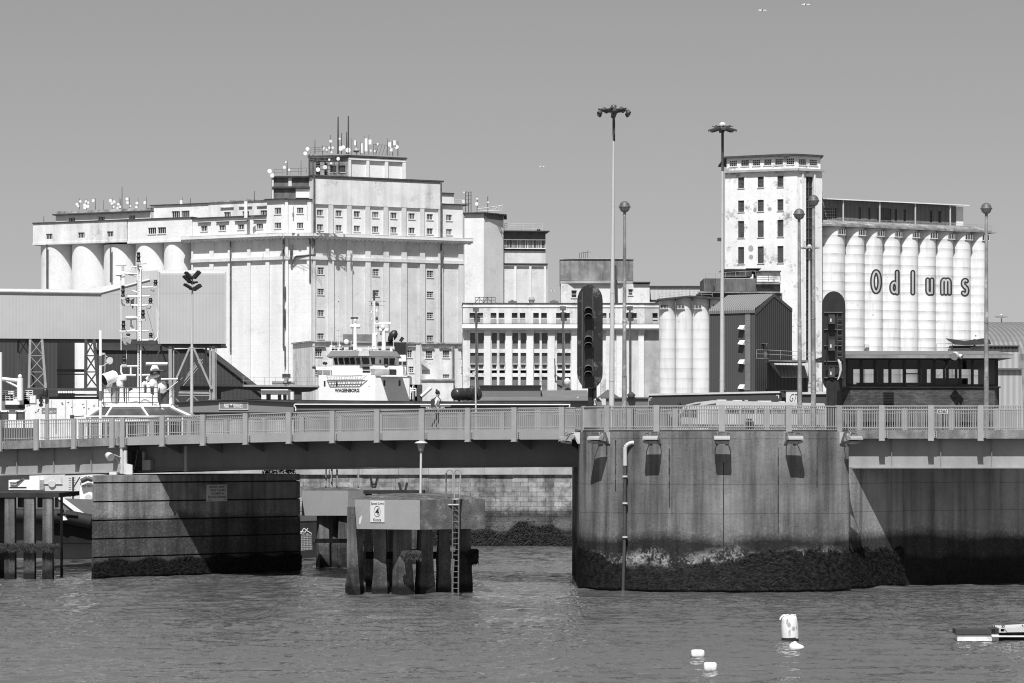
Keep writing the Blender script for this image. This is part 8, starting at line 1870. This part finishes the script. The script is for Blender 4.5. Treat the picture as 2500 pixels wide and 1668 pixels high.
# ================= moored floats, buoy, pontoon =================
def lump(mb, c, rx, ry, rz, z0=0, n=18, m=10, wob=.04, sq=3.2, mi=0, seed=0):
    rnd = random.Random(seed); vs = []; fs = []
    for j in range(m + 1):
        ph = -pi / 2 + pi * j / m
        for i in range(n):
            th = 2 * pi * i / n
            def se(v, e): return math.copysign(abs(v) ** (2 / e), v)
            x = se(cos(ph), sq) * se(cos(th), sq); y = se(cos(ph), sq) * se(sin(th), sq); z = se(sin(ph), sq); k = 1 + rnd.uniform(-wob, wob)
            vs.append((c[0] + rx * x * k, c[1] + ry * y * k, c[2] + rz * z * k))
    for j in range(m):
        for i in range(n): fs.append((j * n + i, j * n + (i + 1) % n, (j + 1) * n + (i + 1) % n, (j + 1) * n + i))
    mb.add(vs, fs, mi, True)
D = 90.6; s = D / F; c = P(1928, 1563, D)
o = thing('mooring_buoy', 'tall white plastic drum buoy floating upright with a dark algae waterline', 'buoy', (c.x, D, 0))
r_ = 20.5 * s
mb = MB(); ax = (-.055, 0, 1); mb.lathe((c.x + .02, D, .07), [(r_ * 1.0, 0), (r_ * 1.02, .18), (r_ * 1.0, .42), (r_ * .93, .62), (r_ * .86, .69), (r_ * .6, .72), (r_ * .1, .725)], 26, 0, ax); mb.build('drum', 'foam', o)
mb = MB(); mb.lathe((c.x + .025, D, -.2), [(r_ * 1.0, 0), (r_ * 1.02, .2), (r_ * 1.025, .31)], 26, 0, ax); mb.build('algae_band', 'algae', o)
mb = MB(); random.seed(8)
for k in range(9):
    th = random.uniform(-2.4, -.7); h0 = .12 + random.uniform(0, .45); w_ = random.uniform(.03, .09); hh_ = random.uniform(.02, .16); rr4 = r_ * 1.03
    mb.add([(c.x + .02 + rr4 * cos(th + a_ * w_ / r_), D + rr4 * sin(th + a_ * w_ / r_), .07 + h0 + b2 * hh_) for a_, b2 in ((-1, 0), (-.4, -.6), (.6, -.5), (1, .1), (.4, .9), (-.5, .7))], [(0, 1, 2, 3, 4, 5)])
mb.build('scuff_marks', M.setdefault('scuff', paint('grey_scuff', .45, .3, 9, .8)), o)
mb = MB(); t = Vector((c.x - .04, D - .05, .79)); 
for x in (.08, .17): mb.tube([t + Vector((x - .02, 0, 0)), t + Vector((x - .01, 0, .04)), t + Vector((x + .05, 0, .04)), t + Vector((x + .06, 0, 0))], .015, 5)
mb.tube([t + Vector((-.05, 0, 0)), t + Vector((-.16, 0, .03)), t + Vector((-.24, -.02, -.04)), t + Vector((-.28, -.05, -.12))], .03, 6); mb.tube([t + Vector((-.08, 0, .02)), t + Vector((-.02, 0, .05)), t + Vector((.04, 0, .0))], .022, 5); mb.build('handle', 'foam', o)
D = 87.3; s = D / F; c = P(1945, 1584, D); mb = MB(); lump(mb, (c.x, D, .02), .24, .2, .16, seed=4, sq=2.2); 
for i, v in enumerate(mb.v): mb.v[i] = (v[0], v[1], v[2] * (1.15 if v[0] < c.x else .8 - max(0, v[0] - c.x) * 1.2))
solo(mb, 'float', 'foam', 'half-sunk pale float lying just right of the upright drum buoy', 'float', (c.x, D, 0), 'small white floats')
for cx_, yb, D, lab, w_, h_ in ((1703.5, 1604, 83.6, 'upper of the two blocky white floats left of the drum buoy', 16.5, 17, ), (1734, 1636, 78.6, 'lowest of the blocky white floats, nearest the bottom edge', 16, 18.5)):
    s = D / F; c = P(cx_, yb, D); mb = MB(); lump(mb, (c.x, D, h_ * s * .42), w_ * s, w_ * s * .8, h_ * s * .6, seed=int(cx_), wob=.015, sq=5)
    o = thing('float', lab, 'float', (c.x, D, 0), 'small white floats'); mb.build('body', 'foam', o)
    mb = MB(); mb.prism([(c.x - w_ * s * 1.0, D - w_ * s * .8), (c.x + w_ * s, D - w_ * s * .8), (c.x + w_ * s, D + w_ * s * .7), (c.x - w_ * s, D + w_ * s * .7)], -.05, .018); mb.build('algae_band', 'algae', o)
D = 90.4; o = thing('work_pontoon', 'low grey and white work pontoon cut by the right edge', 'pontoon', (P(2420, 0, D).x, D, 0))
X7 = lambda u: 1660 + u / 2.798
Y7 = lambda v: 1440 + v / 2.798
def pb(mb, u0, v0, u1, v1, d0, d1, mi=0): a, b = P(X7(u0), Y7(v1), D), P(X7(u1), Y7(v0), D); mb.box(a.x, b.x, D + d0, D + d1, a.z, b.z, mi)
mb = MB(); pb(mb, 1885, 270, 2128, 304, 0, .7); pb(mb, 1883, 272, 1892, 300, -.02, .6); mb.build('grey_box', 'terminald', o)
mb = MB(); pb(mb, 2129, 268, 2190, 308, .1, .8); pb(mb, 2180, 290, 2700, 372, .15, 1.8); mb.build('dark_side', 'tar', o)
mb = MB(); pb(mb, 1897, 308, 2180, 352, .05, .65); pb(mb, 2130, 313, 2700, 322, -.1, 1.5); mb.build('white_float', 'foam', o)
mb = MB(); pb(mb, 2180, 262, 2190, 292, -.05, 1.4); pb(mb, 2190, 262, 2215, 267, -.05, 1.4); pb(mb, 2190, 286, 2215, 292, -.05, 1.4); pb(mb, 2215, 262, 2232, 292, -.05, 1.4); a = [P(X7(2215), Y7(262), D), P(X7(2700), Y7(232), D), P(X7(2700), Y7(284), D), P(X7(2233), Y7(290), D)]; mb.add([v + Vector((0, -.08, 0)) for v in a] + [v + Vector((0, 1.3, 0)) for v in a], [(0, 1, 2, 3), (4, 5, 6, 7), (0, 1, 5, 4), (2, 3, 7, 6)]); mb.build('pale_box', 'steelp', o)
mb = MB(); pb(mb, 1890, 352, 2700, 362, .1, 1.6); mb.build('algae_band', 'algae', o)
mb = MB()
for u in (2132, 2146, 2200, 2212, 2340): q_ = P(X7(u), Y7(262), D); mb.tube([q_, q_ + Vector((.02, 0, .07)), q_ + Vector((-.02, 0, .1))], .018, 5)
mb.build('cleat', 'steeld', o)

# ================= pedestrian on the bridge =================
wpn = WM.sub(0, -1.3); fx = wpn.xy(wpn.u(1066, 0)); g0 = Vector((fx.x, fx.y, 6.30 + 0.62))
fy = wpn.D(1066); zf = H - (955 - YH) * fy / F - 1.76; g0.z = zf
pe = thing('person', 'person in pale shirt and dark trousers with rucksack walking right behind the railing', 'person', g0)
J = {'pel': (0, 0, .95), 'wst': (0.01, 0, 1.10), 'chs': (0.03, 0, 1.32), 'nck': (0.04, 0, 1.47), 'nk2': (.05, 0, 1.53), 'hd1': (.065, 0, 1.60), 'hd2': (.06, 0, 1.69),
     'shL': (.03, -.17, 1.41), 'elL': (-.05, -.23, 1.14), 'wrL': (.05, -.24, .92), 'shR': (.03, .17, 1.41), 'elR': (.0, .23, 1.14), 'wrR': (.16, .22, .97),
     'hpL': (0, -.09, .88), 'knL': (.10, -.10, .50), 'anL': (-.02, -.10, .09), 'toL': (.14, -.11, .04), 'hpR': (0, .09, .88), 'knR': (-.02, .10, .50), 'anR': (-.25, .10, .14), 'toR': (-.12, .10, .04)}
keys = list(J); R_ = {'pel': (.15, .12), 'wst': (.13, .10), 'chs': (.16, .115), 'nck': .065, 'nk2': .055, 'hd1': .085, 'hd2': .09, 'shL': .07, 'elL': .045, 'wrL': .03, 'shR': .07, 'elR': .045, 'wrR': .03, 'hpL': .095, 'knL': .065, 'anL': .042, 'toL': .035, 'hpR': .095, 'knR': .065, 'anR': .042, 'toR': .035}
E_ = [('pel', 'wst'), ('wst', 'chs'), ('chs', 'nck'), ('nck', 'nk2'), ('nk2', 'hd1'), ('hd1', 'hd2'), ('chs', 'shL'), ('shL', 'elL'), ('elL', 'wrL'), ('chs', 'shR'), ('shR', 'elR'), ('elR', 'wrR'), ('pel', 'hpL'), ('hpL', 'knL'), ('knL', 'anL'), ('anL', 'toL'), ('pel', 'hpR'), ('hpR', 'knR'), ('knR', 'anR'), ('anR', 'toR')]
vs, fs = grow([J[k] for k in keys], [R_[k] for k in keys], [(keys.index(a), keys.index(b)) for a, b in E_], None, 2)
mb = MB()
for f_ in fs:
    pass
def matz(c):
    if c.z > 1.50: return 0
    if c.z < .95 and abs(c.y) < .19: return 2 if c.z > .1 else 3
    if c.z < 1.16 and abs(c.y) > .17: return 0
    return 1
b0 = len(mb.v); mb.v += [tuple(g0 + v) for v in vs]
for f_ in fs: c = sum((vs[i] for i in f_), Vector()) / len(f_); mb.f.append([b0 + i for i in f_]); mb.mi.append(matz(c)); mb.sm.append(True)
mb.build('body', ['skin', 'shirt', 'trouser', 'black'], pe)
def off(v): return [tuple(g0 + Vector(x)) for x in v]
mb = MB(); b = g0 + Vector((.052, 0, 1.685)); mb.lathe(b + Vector((-.012, 0, .0)), [(.085, -.06), (.104, -.01), (.100, .05), (.06, .098), (.01, .112)], 14); mb.ball(g0 + Vector((.0, 0, 1.80)), .05, 8); mb.build('hair', 'hair', pe)
mb = MB(); mb.box(g0.x + .125, g0.x + .165, g0.y - .07, g0.y + .07, g0.z + 1.655, g0.z + 1.685); mb.box(g0.x + .04, g0.x + .13, g0.y - .085, g0.y - .08, g0.z + 1.662, g0.z + 1.675); mb.build('sunglasses', 'black', pe)
mb = MB(); mb.hexa(off([(.15, -.012, 1.60), (.168, -.012, 1.61), (.168, .012, 1.61), (.15, .012, 1.60), (.14, -.008, 1.655), (.15, -.008, 1.655), (.15, .008, 1.655), (.14, .008, 1.655)])); mb.box(g0.x + .135, g0.x + .15, g0.y - .02, g0.y + .02, g0.z + 1.575, g0.z + 1.583); mb.build('face_detail', 'skin', pe)
for sy in (-1, 1):
    wv = Vector(J['wrL'] if sy < 0 else J['wrR']); base = g0 + wv; mb = MB(); hd = Vector((.25, 0, -1)).normalized(); mb.lathe(base, [(.022, -.01), (.03, .02), (.036, .05), (.033, .085)], 8, 0, hd)
    for k in range(4): p_ = base + hd * .08 + Vector((.024 - .016 * k, 0, 0)); L = (.05, .062, .06, .045)[k]; mb.tube([p_, p_ + hd * L * .6, p_ + hd * L + Vector((0, -sy * .012, 0))], .0085, 5)
    mb.tube([base + hd * .03 + Vector((.028, 0, 0)), base + hd * .06 + Vector((.052, 0, 0)), base + hd * .09 + Vector((.05, 0, 0))], .009, 5); mb.build('hand', 'skin', pe)
mb = MB(); mb.prism([(g0.x - .26, g0.y - .13), (g0.x - .10, g0.y - .15), (g0.x - .10, g0.y + .15), (g0.x - .26, g0.y + .13)], g0.z + 1.02, [g0.z + 1.36, g0.z + 1.44, g0.z + 1.44, g0.z + 1.36])
for sy in (-.12, .12): mb.tube(off([(-.12, sy, 1.40), (-.02, sy, 1.49), (.10, sy, 1.47), (.18, sy, 1.36), (.17, sy, 1.2), (.05, sy * 1.3, 1.08), (-.12, sy, 1.06)]), .017, 5)
mb.build('rucksack', 'trouser', pe)

# litter bin behind the pier railing
D = 126.0; mb = MB(); mb.prism([(P(1822, 0, D).x, D), (P(1840, 0, D).x, D), (P(1840, 0, D).x, D + .4), (P(1822, 0, D).x, D + .4)], 6.935, P(0, 1029, D).z); a = P(1823, 1028, D); b = P(1839, 1021, D); mb.box(a.x, b.x, D + .02, D + .35, a.z + .02, b.z - .01, 1); mb.box(a.x + .04, b.x - .04, D - .01, D + .019, a.z + .04, b.z - .04, 0)
solo(mb, 'litter_bin', ['black', 'steel'], 'dark litter bin standing behind the bars of the round pier railing', 'litter bin', (P(1831, 0, D).x, D, 6.935))
# gulls
def gull(px, py, D, span, label, flying=True):
    c = P(px, py, D); mb = MB(); L = span * .38
    mb.lathe(c - Vector((L / 2, 0, 0)), [(.01, 0), (span * .05, L * .25), (span * .06, L * .5), (span * .045, L * .8), (span * .03, L * .95), (.01, L * 1.08)], 8, 0, (1, 0, .1 if flying else .5))
    if flying:
        for sy in (-1, 1): mb.add([c + Vector((L * .15, 0, 0)), c + Vector((-L * .2, 0, 0)), c + Vector((-L * .35, sy * span * .25, span * .16)), c + Vector((L * .1, sy * span * .25, span * .18)), c + Vector((-L * .6, sy * span * .5, span * .05))], [(0, 1, 2, 3), (3, 2, 4)]); mb.add([c + Vector((L * .1, 0, 0)), c + Vector((-L * .1, 0, .01)), c + Vector((sy * span * .25, 0, span * .16)), c + Vector((sy * span * .48, .0, span * .06))], [(0, 1, 2), (2, 1, 3)])
    else: mb.tube([c, c - Vector((0, 0, span * .16))], .012, 4)
    solo(mb, 'gull', 'gull', label, 'gull', c, 'gulls')
gull(1861, 27, 160, .55, 'lower left of the two gulls flying high in the sky')
gull(1967, 13, 160, .55, 'upper right gull of the two flying high in the sky')
gull(1323, 408, 400, .9, 'tiny lone gull in the sky between the big silo and the high mast')
gull(2382, 821, 255, .7, 'gull landing on the dark tarpaulin above the cabin roof')
gull(2310, 823, 255, .6, 'gull perched at the left tip of the sagging tarpaulin', False)
gull(1411, 972, 285, .7, 'white gull standing on the grey shed roof left of the signal board', False)
gull(1349, 711, 470, .9, 'dark gull flying before the sky left of the tank tower')
